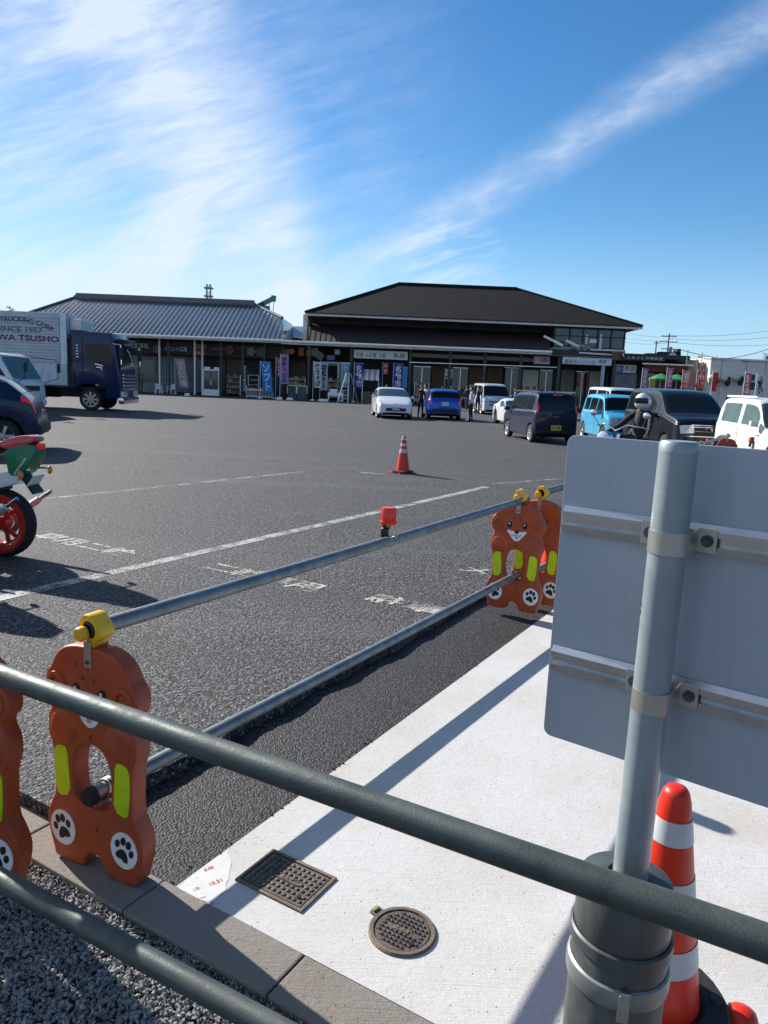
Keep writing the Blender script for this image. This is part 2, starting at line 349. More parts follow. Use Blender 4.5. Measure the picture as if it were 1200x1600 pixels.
# ------------------------------------------------------------------ mesh helpers
class MB:
    def __init__(s): s.v = []; s.f = []; s.m = []
    def add(s, vs, fs, mi=0):
        o = len(s.v); s.v += [Vector(v) for v in vs]; s.f += [tuple(i + o for i in f) for f in fs]; s.m += [mi] * len(fs); return s
    def box(s, x0, x1, y0, y1, z0, z1, mi=0, rot=None, ctr=None):
        vs = [Vector(p) for p in ((x0, y0, z0), (x1, y0, z0), (x1, y1, z0), (x0, y1, z0), (x0, y0, z1), (x1, y0, z1), (x1, y1, z1), (x0, y1, z1))]
        if rot is not None:
            c = Vector(ctr) if ctr else sum(vs, Vector()) / 8
            vs = [c + rot @ (v - c) for v in vs]
        return s.add(vs, [(0, 3, 2, 1), (4, 5, 6, 7), (0, 1, 5, 4), (1, 2, 6, 5), (2, 3, 7, 6), (3, 0, 4, 7)], mi)
    def cbox(s, c, sz, mi=0, rot=None):
        return s.box(c[0] - sz[0] / 2, c[0] + sz[0] / 2, c[1] - sz[1] / 2, c[1] + sz[1] / 2, c[2] - sz[2] / 2, c[2] + sz[2] / 2, mi, rot)
    def frame(s, p, q, up=Vector((0, 0, 1))):
        d = (Vector(q) - Vector(p)).normalized()
        if abs(d.dot(up)) > .99: up = Vector((1, 0, 0))
        x = d.cross(up).normalized(); y = x.cross(d).normalized(); return d, x, y
    def beam(s, p, q, w, h, mi=0, up=Vector((0, 0, 1))):
        p, q = Vector(p), Vector(q); d, x, y = s.frame(p, q, up)
        vs = [b + x * (a * w / 2) + y * (c * h / 2) for b in (p, q) for a, c in ((-1, -1), (1, -1), (1, 1), (-1, 1))]
        return s.add(vs, [(3, 2, 1, 0), (4, 5, 6, 7), (0, 1, 5, 4), (1, 2, 6, 5), (2, 3, 7, 6), (3, 0, 4, 7)], mi)
    def tube(s, pts, r, n=12, mi=0, cap=True):
        pts = [Vector(p) for p in pts]; rs = r if hasattr(r, '__len__') else [r] * len(pts)
        rings = []; xprev = None
        for i, p in enumerate(pts):
            t = (pts[min(i + 1, len(pts) - 1)] - pts[max(i - 1, 0)]).normalized()
            if xprev is None:
                up = Vector((0, 0, 1)) if abs(t.z) < .95 else Vector((0, 1, 0))
                x = t.cross(up).normalized()
            else: x = (xprev - t * xprev.dot(t)).normalized()
            xprev = x; y = t.cross(x)
            rings.append([p + (x * math.cos(2 * PI * k / n) + y * math.sin(2 * PI * k / n)) * rs[i] for k in range(n)])
        vs = [v for rg in rings for v in rg]; fs = []
        for i in range(len(pts) - 1):
            for k in range(n): fs.append((i * n + k, i * n + (k + 1) % n, (i + 1) * n + (k + 1) % n, (i + 1) * n + k))
        if cap: fs.append(tuple(range(n - 1, -1, -1))); fs.append(tuple((len(pts) - 1) * n + k for k in range(n)))
        return s.add(vs, fs, mi)
    def lathe(s, prof, n=24, c=(0, 0, 0), axis='Z', mi=0, a0=0, a1=2 * PI):
        c = Vector(c); full = abs(a1 - a0 - 2 * PI) < 1e-6; m = n if full else n + 1; vs = []
        for r, z in prof:
            for k in range(m):
                a = a0 + (a1 - a0) * k / n; ca, sa = r * math.cos(a), r * math.sin(a)
                vs.append(c + (Vector((ca, sa, z)) if axis == 'Z' else Vector((ca, z, sa)) if axis == 'Y' else Vector((z, ca, sa))))
        fs = []
        for i in range(len(prof) - 1):
            for k in range(n if full else n):
                k2 = (k + 1) % m
                if axis == 'Y': fs.append((i * m + k, (i + 1) * m + k, (i + 1) * m + k2, i * m + k2))
                else: fs.append((i * m + k, i * m + k2, (i + 1) * m + k2, (i + 1) * m + k))
        return s.add(vs, fs, mi)
    def poly(s, pts, mi=0): return s.add(pts, [tuple(range(len(pts)))], mi)
    def disc(s, c, r, axis, n=16, mi=0):
        d = Vector(axis).normalized(); x = d.orthogonal().normalized(); y = d.cross(x); c = Vector(c)
        return s.poly([c + (x * math.cos(2 * PI * k / n) + y * math.sin(2 * PI * k / n)) * r for k in range(n)], mi)
    def sphere(s, c, r, n=12, mi=0, sc=(1, 1, 1)):
        c = Vector(c); vs = []; fs = []; h = n // 2
        for i in range(h + 1):
            t = PI * i / h
            for k in range(n): vs.append(c + Vector((sc[0] * r * math.sin(t) * math.cos(2 * PI * k / n), sc[1] * r * math.sin(t) * math.sin(2 * PI * k / n), sc[2] * r * math.cos(t))))
        for i in range(h):
            for k in range(n): fs.append((i * n + k, (i + 1) * n + k, (i + 1) * n + (k + 1) % n, i * n + (k + 1) % n))
        return s.add(vs, fs, mi)
    def prism(s, pts, y0, y1, mi=0):
        """outline in (x,z) extruded along y; ccw seen from -y"""
        n = len(pts)
        vs = [(x, y0, z) for x, z in pts] + [(x, y1, z) for x, z in pts]
        fs = [tuple(range(n)), tuple(range(2 * n - 1, n - 1, -1))] + [((k + 1) % n, k, n + k, n + (k + 1) % n) for k in range(n)]
        return s.add(vs, fs, mi)
    def xf(s, m):
        s.v = [m @ v for v in s.v]; return s
    def mesh(s, name, mat, smooth=None, bevel=0., merge=False):
        me = D.meshes.new(name); me.from_pydata([tuple(v) for v in s.v], [], s.f)
        for mm in (mat if isinstance(mat, (list, tuple)) else [mat]): me.materials.append(mm)
        me.polygons.foreach_set('material_index', s.m)
        if merge or bevel:
            bm = bmesh.new(); bm.from_mesh(me)
            bmesh.ops.remove_doubles(bm, verts=bm.verts, dist=1e-5)
            bmesh.ops.recalc_face_normals(bm, faces=bm.faces)
            if bevel:
                ed = [e for e in bm.edges if len(e.link_faces) == 2 and e.calc_face_angle(0) > R(35)]
                bmesh.ops.bevel(bm, geom=ed, offset=bevel, segments=2, affect='EDGES', profile=.6)
            bm.to_mesh(me); bm.free()
        me.update()
        if smooth is not None: me.shade_smooth() if smooth >= 180 else me.shade_auto(smooth)
        return me
    def build(s, name, mat, parent=None, off=None, smooth=None, bevel=0., merge=False):
        if off is not None: s.v = [v - Vector(off) for v in s.v]
        return link(name, s.mesh(name, mat, smooth, bevel, merge), parent)

def _shade_auto(me, ang):
    me.polygons.foreach_set('use_smooth', [True] * len(me.polygons))
    bm = bmesh.new(); bm.from_mesh(me)
    for e in bm.edges: e.smooth = len(e.link_faces) == 2 and e.calc_face_angle(0) < R(ang)
    bm.to_mesh(me); bm.free()
def _mesh(s, name, mat, smooth=None, bevel=0., merge=False):
    me = D.meshes.new(name); me.from_pydata([tuple(v) for v in s.v], [], s.f)
    for mm in (mat if isinstance(mat, (list, tuple)) else [mat]): me.materials.append(mm)
    me.polygons.foreach_set('material_index', s.m)
    if merge or bevel or smooth is not None:
        bm = bmesh.new(); bm.from_mesh(me)
        bmesh.ops.remove_doubles(bm, verts=bm.verts, dist=1e-5)
        bmesh.ops.recalc_face_normals(bm, faces=bm.faces)
        if bevel:
            ed = [e for e in bm.edges if len(e.link_faces) == 2 and e.calc_face_angle(0) > R(35)]
            bmesh.ops.bevel(bm, geom=ed, offset=bevel, segments=2, affect='EDGES', profile=.6)
        bm.to_mesh(me); bm.free()
    me.update()
    if smooth is not None: _shade_auto(me, smooth)
    return me
MB.mesh = _mesh

def link(name, me, parent=None):
    o = D.objects.new(name, me); COL.objects.link(o)
    if parent is not None: o.parent = parent
    return o
def tag(o, label=None, cat=None, group=None, kind=None):
    if label: o['label'] = label
    if cat: o['category'] = cat
    if group: o['group'] = group
    if kind: o['kind'] = kind
    return o
def thing(name, label, cat, loc=(0, 0, 0), rz=0., group=None):
    o = D.objects.new(name, None); COL.objects.link(o); o.empty_display_size = .1
    o.location = loc; o.rotation_euler = (0, 0, rz)
    return tag(o, label, cat, group)
def copy_tree(o, parent=None, loc=None, rz=None, label=None, group=None):
    c = o.copy(); COL.objects.link(c)
    if parent is not None: c.parent = parent
    if loc is not None: c.location = loc
    if rz is not None: c.rotation_euler = (0, 0, rz)
    if label: c['label'] = label
    if group: c['group'] = group
    for ch in [x for x in KIDS.get(o.name, [])] or list(o.children): copy_tree(ch, c)
    return c
KIDS = {}

_tc = {}
def text_mb(txt, size, mi=0, squeeze=1., bold=0.):
    """flat lettering in the (x,z) plane facing -y, centred on the origin"""
    cu = D.curves.new('t', 'FONT'); cu.body = txt; cu.size = size; cu.align_x = 'CENTER'; cu.align_y = 'CENTER'
    cu.resolution_u = 2; cu.offset = bold; cu.space_line = 1.0
    ob = D.objects.new('t', cu); COL.objects.link(ob)
    me = D.meshes.new_from_object(ob.evaluated_get(bpy.context.evaluated_depsgraph_get()))
    mb = MB()
    mb.add([(v.co.x * squeeze, 0, v.co.y) for v in me.vertices], [tuple(p.vertices) for p in me.polygons], mi)
    D.objects.remove(ob); D.meshes.remove(me); D.curves.remove(cu)
    return mb

# ------------------------------------------------------------------ ground, lot, concrete, kerb, gravel
STEP = -0.055
OO = G(275, 1385, STEP); OO.z = 0
A_ = G(868, 950, STEP) - G(275, 1385, STEP); A_.z = 0; A_.normalize()
B_ = Vector((A_.y, -A_.x, 0))
def ST(s, t, z=0.): return Vector((OO.x + A_.x * s + B_.x * t, OO.y + A_.y * s + B_.y * t, z))
TW, SFAR, TR = -.56, 4.6, 4.2
def ground():
    mb = MB(); mb.poly([(-2500, -300, -.30), (2500, -300, -.30), (2500, 3000, -.30), (-2500, 3000, -.30)])
    tag(mb.build('ground', P['gbase']), kind='structure')
    # the lot: a slab with a notch for the new work; ragged broken edge on the notch
    rnd = random.Random(3); mb = MB(); edge = []
    n = 110
    for i in range(n + 1):
        s = i / n * SFAR; edge.append((s, TW + rnd.uniform(-.007, .007) + .012 * math.sin(s * 3.1) + .008 * math.sin(s * 11)))
    top = [ST(s, t, rnd.uniform(-.003, .002)) for s, t in edge]; low = [ST(s, t + .004, STEP - .02) for s, t in edge]
    mb.add(top + low, [(i + 1, i, n + 1 + i, n + 2 + i) for i in range(n)])
    back = [ST(s, -3.0) for s, t in edge]
    mb.add(top + back, [(i, i + 1, n + 2 + i, n + 1 + i) for i in range(n)])
    mb.poly([ST(0, -400), ST(0, -3), ST(SFAR, -3), ST(SFAR, -400)])
    mb.poly([ST(SFAR, -400), ST(SFAR, TR), ST(600, TR), ST(600, -400)])
    mb.poly([ST(0, TR), ST(0, 400), ST(600, 400), ST(600, TR)])
    mb.poly([ST(0, -400), ST(0, -400, -.25), ST(0, TW, -.25), ST(0, TW)]); mb.poly([ST(0, TR), ST(0, TR, -.25), ST(0, 400, -.25), ST(0, 400)])
    mb.poly([ST(SFAR, TW), ST(SFAR, TW, -.2), ST(SFAR, TR, -.2), ST(SFAR, TR)])
    tag(mb.build('parking_lot', P['asph']), kind='structure')
    mb = MB(); n = 60; rnd = random.Random(5); eg = [ST(i / n * SFAR, rnd.uniform(-.0015, .0015), STEP - .002) for i in range(n + 1)]
    lf = [ST(i / n * SFAR, TW - .02, STEP - .004 + .004 * math.sin(i)) for i in range(n + 1)]
    mb.add(lf + eg, [(i, n + 1 + i, n + 2 + i, i + 1) for i in range(n)])
    tag(mb.build('fresh_asphalt_strip', P['asph_new']), kind='structure')
    # loose lumps of new asphalt along the pad edge
    mb = MB()
    for i in range(110):
        s = rnd.uniform(0, 1.6) if i < 60 else rnd.uniform(0, 4.2); t = -abs(rnd.gauss(0, .03)) if i % 3 else TW + abs(rnd.gauss(.03, .02))
        r = rnd.uniform(.003, .008); c = ST(s, t, STEP + r * .3)
        vs = [c + Vector((rnd.uniform(-1, 1), rnd.uniform(-1, 1), rnd.uniform(-.6, 1))).normalized() * r for _ in range(6)]
        mb.add(vs, [(0, 1, 2), (0, 2, 3), (0, 3, 4), (0, 4, 1), (5, 2, 1), (5, 3, 2), (5, 4, 3), (5, 1, 4)])
    tag(mb.build('asphalt_crumbs', P['asph_new']), 'loose black asphalt crumbs along the edge of the white concrete', 'crumbs', kind='stuff')
    mb = MB(); mb.add([ST(0, 0, STEP), ST(0, TR, STEP), ST(SFAR, TR, STEP), ST(SFAR, 0, STEP), ST(0, 0, -.25), ST(0, TR, -.25), ST(SFAR, TR, -.25), ST(SFAR, 0, -.25)],
                      [(0, 1, 2, 3), (0, 4, 5, 1), (0, 3, 7, 4)])
    tag(mb.build('concrete_pad', P['conc']), kind='structure')
    # flush kerb of precast slabs
    kb = MB(); kb.add([ST(-.18, -6, -.10), ST(0, -6, -.10), ST(0, 6, -.10), ST(-.18, 6, -.10)], [(0, 1, 2, 3)])
    kb = tag(kb.build('kerb', P['gbase']), kind='structure')
    t = .545 - .6 * 10
    base = None
    for k in range(18):
        t0 = t + .6 * k
        b = MB(); b.box(.003, .597, -.178, -.001, -.20, 0.)
        if base is None:
            base = b.mesh('kerb_slab', P['kerb'], bevel=.006)
        o = link('kerb_slab', base, kb)
        o.matrix_world = Matrix(((B_.x, A_.x, 0, 0), (B_.y, A_.y, 0, 0), (0, 0, 1, 0), (0, 0, 0, 1)))
        p = ST(0, t0, STEP + .003 + random.uniform(-.003, .003)); o.location = p
    # gravel
    mb = MB(); nx, ny = 40, 40; rnd = random.Random(9)
    vs = [ST(-.175 - 3.2 * i / nx, -4 + 8 * j / ny, STEP - .035 + rnd.uniform(-.008, .008)) for i in range(nx + 1) for j in range(ny + 1)]
    mb.add(vs, [(i * (ny + 1) + j, i * (ny + 1) + j + 1, (i + 1) * (ny + 1) + j + 1, (i + 1) * (ny + 1) + j) for i in range(nx) for j in range(ny)])
    tag(mb.build('gravel_bed', P['gbase']), kind='structure')
    mb = MB()
    for i in range(42000):
        s = -.18 - rnd.random() ** 1.15 * 1.05; t = rnd.uniform(-1.25, 1.1)
        r = rnd.uniform(.0045, .0105) * (1.25 if rnd.random() < .15 else 1)
        if s > -.215: r *= .6
        c = ST(s, t, STEP - .026 + rnd.uniform(0, .014)); q = Matrix.Rotation(rnd.uniform(0, 6.28), 3, Vector((rnd.uniform(-1, 1), rnd.uniform(-1, 1), rnd.uniform(-1, 1))))
        sx, sy, sz = r * rnd.uniform(.8, 1.4), r * rnd.uniform(.7, 1.1), r * rnd.uniform(.45, .8)
        vs = [c + q @ Vector(v) for v in ((sx, 0, 0), (-sx, rnd.uniform(-.3, .3) * sy, 0), (0, sy, rnd.uniform(-.3, .3) * sz), (rnd.uniform(-.4, .4) * sx, -sy, 0), (0, 0, sz), (rnd.uniform(-.4, .4) * sx, 0, -sz))]
        mb.add(vs, [(0, 2, 4), (2, 1, 4), (1, 3, 4), (3, 0, 4), (2, 0, 5), (1, 2, 5), (3, 1, 5), (0, 3, 5)], 0 if rnd.random() < .8 else 1)
    tag(mb.build('gravel', [P['gravel'], pbr('pale_gravel', (.33, .32, .30), .85, bump=.4)]), 'grey crushed gravel in front of the flush kerb', 'gravel', kind='stuff')
ground()

def strip(name, p, q, w, mat, z=.004, label=None):
    p, q = Vector(p), Vector(q); d = (q - p).normalized(); n = Vector((-d.y, d.x, 0)) * w / 2
    k = max(2, int((q - p).length / .5)); mb = MB()
    vs = []
    for i in range(k + 1):
        c = p.lerp(q, i / k); vs += [c + n, c - n]
    vs = [Vector((v.x, v.y, z)) for v in vs]
    mb.add(vs, [(2 * i, 2 * i + 1, 2 * i + 3, 2 * i + 2) for i in range(k)])
    return tag(mb.build(name, mat), kind='structure')
def markings():
    strip('parking_line', G(-60, 949), G(760, 761), .13, P['line'])
    strip('parking_line', G(40, 783), G(475, 737), .12, P['line2'])
    strip('parking_line', G(880, 748), G(770, 756), .10, P['line2'])
    strip('parking_line', G(560, 738), G(600, 741), .14, P['line2'])
    for (x, y, tx, sz, sq) in ((128, 851, '専用二輪', .27, 1.25), (408, 902, '二輪専用', .27, 1.15), (632, 945, '駐車', .25, 1.3), (742, 892, 'メ', .25, 1.3)):
        c = G(x, y); mb = text_mb(tx, sz, squeeze=sq, bold=.006)
        ang = math.atan2(B_.y, B_.x)
        mb.xf(Matrix.Translation((c.x, c.y, .004)) @ Matrix.Rotation(ang, 4, 'Z') @ Matrix.Rotation(-PI / 2, 4, 'X'))
        tag(mb.build('painted_lettering', P['glyph']), kind='structure')
markings()

# ------------------------------------------------------------------ bear barricades and pipes
def smooth_closed(pts, it=2):
    for _ in range(it):
        o = []
        for i in range(len(pts)):
            a, b = pts[i], pts[(i + 1) % len(pts)]
            o += [(a[0] * .75 + b[0] * .25, a[1] * .75 + b[1] * .25), (a[0] * .25 + b[0] * .75, a[1] * .25 + b[1] * .75)]
        pts = o
    return pts
BEAR_R = [(.045, .0), (.20, .0), (.205, .035), (.215, .06), (.232, .12), (.232, .17), (.205, .225), (.188, .25), (.186, .32), (.190, .40), (.196, .435),
          (.212, .47), (.212, .535), (.190, .57), (.188, .60), (.214, .62), (.222, .665), (.205, .705), (.185, .72), (.165, .765), (.12, .80), (.05, .815)]
def make_bear():
    root = thing('bear_barricade', 'x', 'barricade')
    T = .036
    half = BEAR_R; out = [(.05, .045), (.03, .062)][::-1]
    right = [(0.0, .068)] + [(.03, .060), (.05, .03), (.052, 0.)] + half[1:]
    pts = right + [(-x, z) for x, z in right[:0:-1]]
    pts = smooth_closed(pts, 2)
    hole = smooth_closed([(0, .235), (.06, .24), (.085, .27), (.092, .34), (.088, .40), (.06, .455), (0, .475), (-.06, .455), (-.088, .40), (-.092, .34), (-.085, .27), (-.06, .24)], 2)
    # fill outline with a hole through bmesh, extrude, round the rim
    bm = bmesh.new()
    def loop(ps):
        vs = [bm.verts.new((x, -T, z)) for x, z in ps]
        return [bm.edges.new((vs[i], vs[(i + 1) % len(vs)])) for i in range(len(vs))]
    es = loop(pts) + loop(hole)
    bmesh.ops.triangle_fill(bm, edges=es, use_beauty=True)
    ex = bmesh.ops.extrude_face_region(bm, geom=list(bm.faces))
    for v in ex['geom']:
        if isinstance(v, bmesh.types.BMVert): v.co.y = T
    bmesh.ops.recalc_face_normals(bm, faces=bm.faces)
    ed = [e for e in bm.edges if len(e.link_faces) == 2 and e.calc_face_angle(0) > R(60)]
    bmesh.ops.bevel(bm, geom=ed, offset=.009, segments=3, affect='EDGES', profile=.55)
    me = D.meshes.new('body'); bm.to_mesh(me); bm.free(); me.materials.append(P['orange']); _shade_auto(me, 40)
    link('body', me, root)
    def ell(cx, cz, rx, rz, n=20, rot=0., sd=-1, off=.0015, mi=0):
        m = MB(); ps = []
        for k in range(n):
            a = 2 * PI * k / n; x, z = rx * math.cos(a), rz * math.sin(a)
            ps.append((cx + x * math.cos(rot) - z * math.sin(rot), cz + x * math.sin(rot) + z * math.cos(rot)))
        return ps
    def plate(ps, y0, y1):                       # thin raised plate on a face
        m = MB(); m.prism(ps, y0, y1); return m
    for sd in (-1, 1):
        F = sd * T
        def pl(name, ps, h, mat, par=root):
            m = plate(ps, F - sd * .001, F + sd * h); return m.build(name, mat, par, merge=True, smooth=35)
        for e in (-1, 1):
            # ear: raised ring
            m = MB(); m.lathe([(.026, -.001), (.026, .006), (.034, .010), (.044, .006), (.046, -.001)], 24, axis='Y')
            m.v = [Vector((v.x + e * .158, F + sd * v.y, v.z + .66)) for v in m.v]
            m.build('ear', P['orange'], root, smooth=50, merge=True)
            # arm bulge
            m = MB(); m.lathe([(0, .009), (.03, .0085), (.056, .005), (.064, -.001)], 24, axis='Y')
            m.v = [Vector((v.x * (1.0 if v.x * e > 0 else 1.15) + e * .138, F + sd * v.y, v.z * 1.05 + .505)) for v in m.v]
            m.build('arm', P['orange'], root, smooth=60, merge=True)
            # reflector, foot pad, paw print
            xs = [(.104, .262), (.170, .245), (.178, .30), (.182, .37), (.180, .425), (.150, .440), (.116, .435), (.112, .36)]
            pl('reflector', smooth_closed([(e * x, z) for x, z in xs], 1), .002, P['lime'])
            pd = pl('foot_pad', ell(e * .150, .128, .062, .066, 26), .003, P['white'])
            pw = MB()
            rot = -.35 * e
            def put(x, z): 
                return (e * .150 + x * math.cos(rot) - z * math.sin(rot), .128 + x * math.sin(rot) + z * math.cos(rot))
            for (x, z, rx, rz) in ((-.034, .010, .011, .015), (-.013, .033, .012, .016), (.013, .033, .012, .016), (.034, .010, .011, .015)):
                cx, cz = put(x, z); pw.add(*[(q.v, q.f) for q in [plate(ell(cx, cz, rx, rz, 12, rot), F, F + sd * .0045)]][0])
            pp = smooth_closed([put(x, z) for x, z in ((0, .008), (.024, -.010), (.032, -.034), (.014, -.040), (0, -.032), (-.014, -.040), (-.032, -.034), (-.024, -.010))], 2)
            q = plate(pp, F, F + sd * .0045); pw.add(q.v, q.f)
            pw.build('paw_print', P['black'], pd, merge=True)
            # eye with glint
            ey = pl('eye', ell(e * .062, .655, .018, .025, 18), .003, P['black'])
            m = plate(ell(e * .062 - .003, .663, .006, .008, 10), F, F + sd * .0045); m.build('glint', P['white'], ey, merge=True)
        mz = [(0, .612), (.03, .606), (.075, .618), (.082, .604), (.05, .575), (.03, .545), (0, .532), (-.03, .545), (-.05, .575), (-.082, .604), (-.075, .618), (-.03, .606)]
        pl('muzzle', smooth_closed(mz, 2), .003, P['white'])
        pl('nose', ell(0, .604, .017, .013, 16), .006, P['black'])
        m = MB(); m.tube([(-.04, F + sd * .003, .585), (-.022, F + sd * .003, .574), (0, F + sd * .003, .580), (.022, F + sd * .003, .574), (.04, F + sd * .003, .585)], .0022, 5); m.build('mouth', P['black'], root)
        pl('tongue', ell(0, .562, .013, .010, 12), .0045, P['pink'])
        for (x, z) in ((-.03, .705), (.025, .70), (.0, .50), (.105, .60), (-.105, .60), (.145, .47), (-.145, .49), (.02, .165), (-.06, .745)):
            q = plate(ell(x, z, .006, .008, 10), F - sd * .001, F + sd * .0012); q.build('moulding_hole', P['orange_in'], root, merge=True)
        m = MB(); m.box(-.017, .017, min(F, F + sd * .004), max(F, F + sd * .004), .745, .835); b = m.build('clip_bracket', P['zinc'], root, bevel=.002)
        m = MB(); m.lathe([(0, .004), (.007, .004), (.008, 0)], 10, axis='Y'); m.v = [Vector((v.x, F + sd * (v.y + .004), v.z + .765)) for v in m.v]; m.build('bolt', P['bolt'], b, smooth=40)
    # yellow pipe clip: open ring with a knob
    cl = MB(); r0, r1 = .0305, .049
    n = 26; a0, a1 = R(-60), R(235); prof = []
    for k in range(n + 1):
        a = a0 + (a1 - a0) * k / n; rr = r1 * (1.0 + .10 * math.cos(3 * a + .6))
        prof.append((math.cos(a), math.sin(a), rr))
    vs = []
    for c, s_, rr in prof: vs += [(r0 * c, -.034, r0 * s_), (rr * c, -.034, rr * s_), (rr * c, .034, rr * s_), (r0 * c, .034, r0 * s_)]
    fs = []
    for i in range(n):
        for k in range(4): fs.append((4 * i + k, 4 * i + (k + 1) % 4, 4 * i + 4 + (k + 1) % 4, 4 * i + 4 + k))
    fs += [(3, 2, 1, 0), (4 * n, 4 * n + 1, 4 * n + 2, 4 * n + 3)]
    cl.add(vs, fs); cl.v = [v + Vector((0, 0, .872)) for v in cl.v]
    c = cl.build('pipe_clip', P['yellow'], root, bevel=.005, smooth=50)
    k = MB(); k.lathe([(0, -.062), (.021, -.062), (.025, -.056), (.025, -.036), (.012, -.030)], 18, axis='Y'); k.v = [v + Vector((-.016, 0, .862)) for v in k.v]; k.build('knob', P['yellow'], c, smooth=40)
    k = MB(); k.box(-.016, .016, -.03, .03, .80, .848); k.build('clip_neck', P['yellow'], c, bevel=.004)
    return root
BEAR0 = make_bear(); BEAR0.scale = (.94, 1, 1)
PZ, PLOW = .815, .235
bearA = Vector((-.935, 2.335, STEP)); bearB = Vector((1.012, 5.44, 0)); bearB2 = Vector((1.215, 5.66, 0)); bearC = G(-41, 1368, STEP)
angA = math.atan2(B_.y, B_.x)
def bear(loc, rz, label):
    global BEAR0
    if BEAR0 is not None: b = BEAR0; BEAR0 = None; b.location = loc; b.rotation_euler = (0, 0, rz); b['label'] = label; bear.src = b
    else: b = copy_tree(bear.src, loc=loc, rz=rz, label=label)
    b['group'] = 'orange bear barricades holding the pipes'
    return b
bear(bearA, angA + .10, 'orange bear barricade on the kerb with front pipe crossing its face')
bear(bearB, angA + .06, 'orange bear barricade at the far end of the pipes beside the dark fresh asphalt')
bear(bearB2, angA - .02, 'orange bear barricade half hidden behind another bear, next to the grey sign')
bear(bearC, angA + .28, 'orange bear barricade cut off at the left edge of the picture')
far1 = bearB2 + A_ * 4.1 + Vector((.05, 0, 0)); far2 = bearB2 + A_ * 8.0; far3 = bearB2 + A_ * 11.7
bear(far1, angA, 'bear barricade in the second row, hidden behind the grey sign, nearer one')
bear(far2, angA, 'bear barricade in the second row, hidden behind the grey sign, middle one')
bear(far3, angA + .1, 'bear barricade at the end of the second row, clip just above the grey sign')

def pipe(p, q, r, mat, label, group='fence pipes', nm='fence_pipe'):
    p, q = Vector(p), Vector(q); o = thing(nm, label, 'pipe', (p + q) / 2, 0, group); c = (p + q) / 2
    k = 24; mb = MB(); d, x, y = mb.frame(p, q)
    pts = [p.lerp(q, i / k) + Vector((0, 0, -.004 * math.sin(PI * i / k))) for i in range(k + 1)]
    mb.tube(pts, r, 20, cap=False)
    mb.build('tube', mat, o, off=c, smooth=60)
    for e, dd in ((p, -d), (q, d)):
        m = MB(); xx = dd.orthogonal().normalized(); yy = dd.cross(xx)
        vs = []; n = 20
        for rr, dz in ((r * 1.01, -.012), (r * 1.03, 0), (r * .8, .004), (r * .78, -.02), (.001, -.02)):
            vs += [e + dd * dz + (xx * math.cos(2 * PI * j / n) + yy * math.sin(2 * PI * j / n)) * rr for j in range(n)]
        m.add(vs, [(i * n + j, i * n + (j + 1) % n, (i + 1) * n + (j + 1) % n, (i + 1) * n + j) for i in range(4) for j in range(n)])
        m.build('end_cap', P['plastic'], o, off=c, smooth=40)
    return o
dAB = (bearB - bearA).to_2d().normalized(); dAB = Vector((dAB.x, dAB.y, 0))
zA, zB = bearA.z + .872, bearB.z + .835
pA, pB = Vector((bearA.x, bearA.y, zA)), Vector((bearB.x, bearB.y, zB))
RP = .0272
pipe(pA - dAB * .03, pB + dAB * .12, RP, P['galv'], 'upper galvanised pipe from the near bear to the far one with a red lamp')
pipe(Vector((bearA.x, bearA.y, bearA.z + .285)) - dAB * .045, Vector((bearB.x, bearB.y, .262)) + dAB * .04, RP, P['galv'], 'lower galvanised pipe of the receding fence beside the fresh asphalt')
# dark plug + wire lashing at the near end of the lower pipe
def lashing(c, d, label):
    o = thing('pipe_lashing', label, 'clamp', c)
    m = MB(); m.lathe([(.0, -.052), (.028, -.052), (.032, -.045), (.033, -.02)], 18, axis='Y')
    q = d.to_track_quat('Y', 'Z').to_matrix().to_4x4(); m.xf(q); m.build('plug', P['rubber'], o, smooth=40)
    for k in range(5):
        m = MB(); pts = []
        for i in range(17):
            a = 2 * PI * i / 16; pts.append(Vector((.034 * math.cos(a), .02 + .012 * k + .01 * math.sin(a + k), .034 * math.sin(a))))
        m.tube(pts, .0035, 6); m.xf(q); m.build('wire', P['zinc'], o, smooth=60)
    m = MB(); m.box(-.014, .014, -.005, .06, -.075, -.028); m.xf(q); m.build('foot', P['zinc'], o, bevel=.003)
    return o
lashing(Vector((bearA.x, bearA.y, bearA.z + .285)) - dAB * .005, dAB, 'wired clamp and black plug on the near end of the lower pipe')
nL, nR = G(0, 1052, .85), G(1200, 1472, .85); dn = (nR - nL).normalized()
pipe(nL - dn * 1.1, nR + dn * .62, .0282, P['galv2'], 'upper weathered front pipe crossing the whole picture in front of the sign base')
mL, mR = G(0, 1364, .25), G(440, 1592, .25); dm = (mR - mL).normalized()
pipe(mL - dm * 1.1, nR.xy.to_3d() + Vector((0, 0, .25)) + dn * .62, .0282, P['galv2'], 'lower weathered front pipe at the bottom left over the gravel')
e1 = nL - dn * 1.05; e1.z = STEP; bear(e1, math.atan2(dn.x, -dn.y) + PI, 'bear barricade off the left side holding the front pipes')
e2 = nR + dn * .58; e2.z = STEP; bear(e2, math.atan2(dn.x, -dn.y) + PI, 'bear barricade off the right side holding the front pipes')
pC = Vector((bearC.x, bearC.y, bearC.z + .872)); pipe(pC, pC + Vector((-.95, -.12, .0)), RP, P['galv'], 'short pipe leaving the picture to the left from the cut off bear')
z2 = .872
def up(p, z): return Vector((p.x, p.y, z))
pipe(up(bearB2, z2) - A_ * .02, up(far1, z2), RP, P['galv'], 'second row pipe emerging behind the grey sign, nearest length')
pipe(up(far1, z2) + A_ * .03, up(far2, z2), RP, P['galv'], 'second row pipe hidden behind the grey sign, middle length')
pipe(up(far2, z2) + A_ * .03, up(far3, z2) + A_ * .06, RP, P['galv'], 'second row pipe hidden behind the grey sign, farthest length')
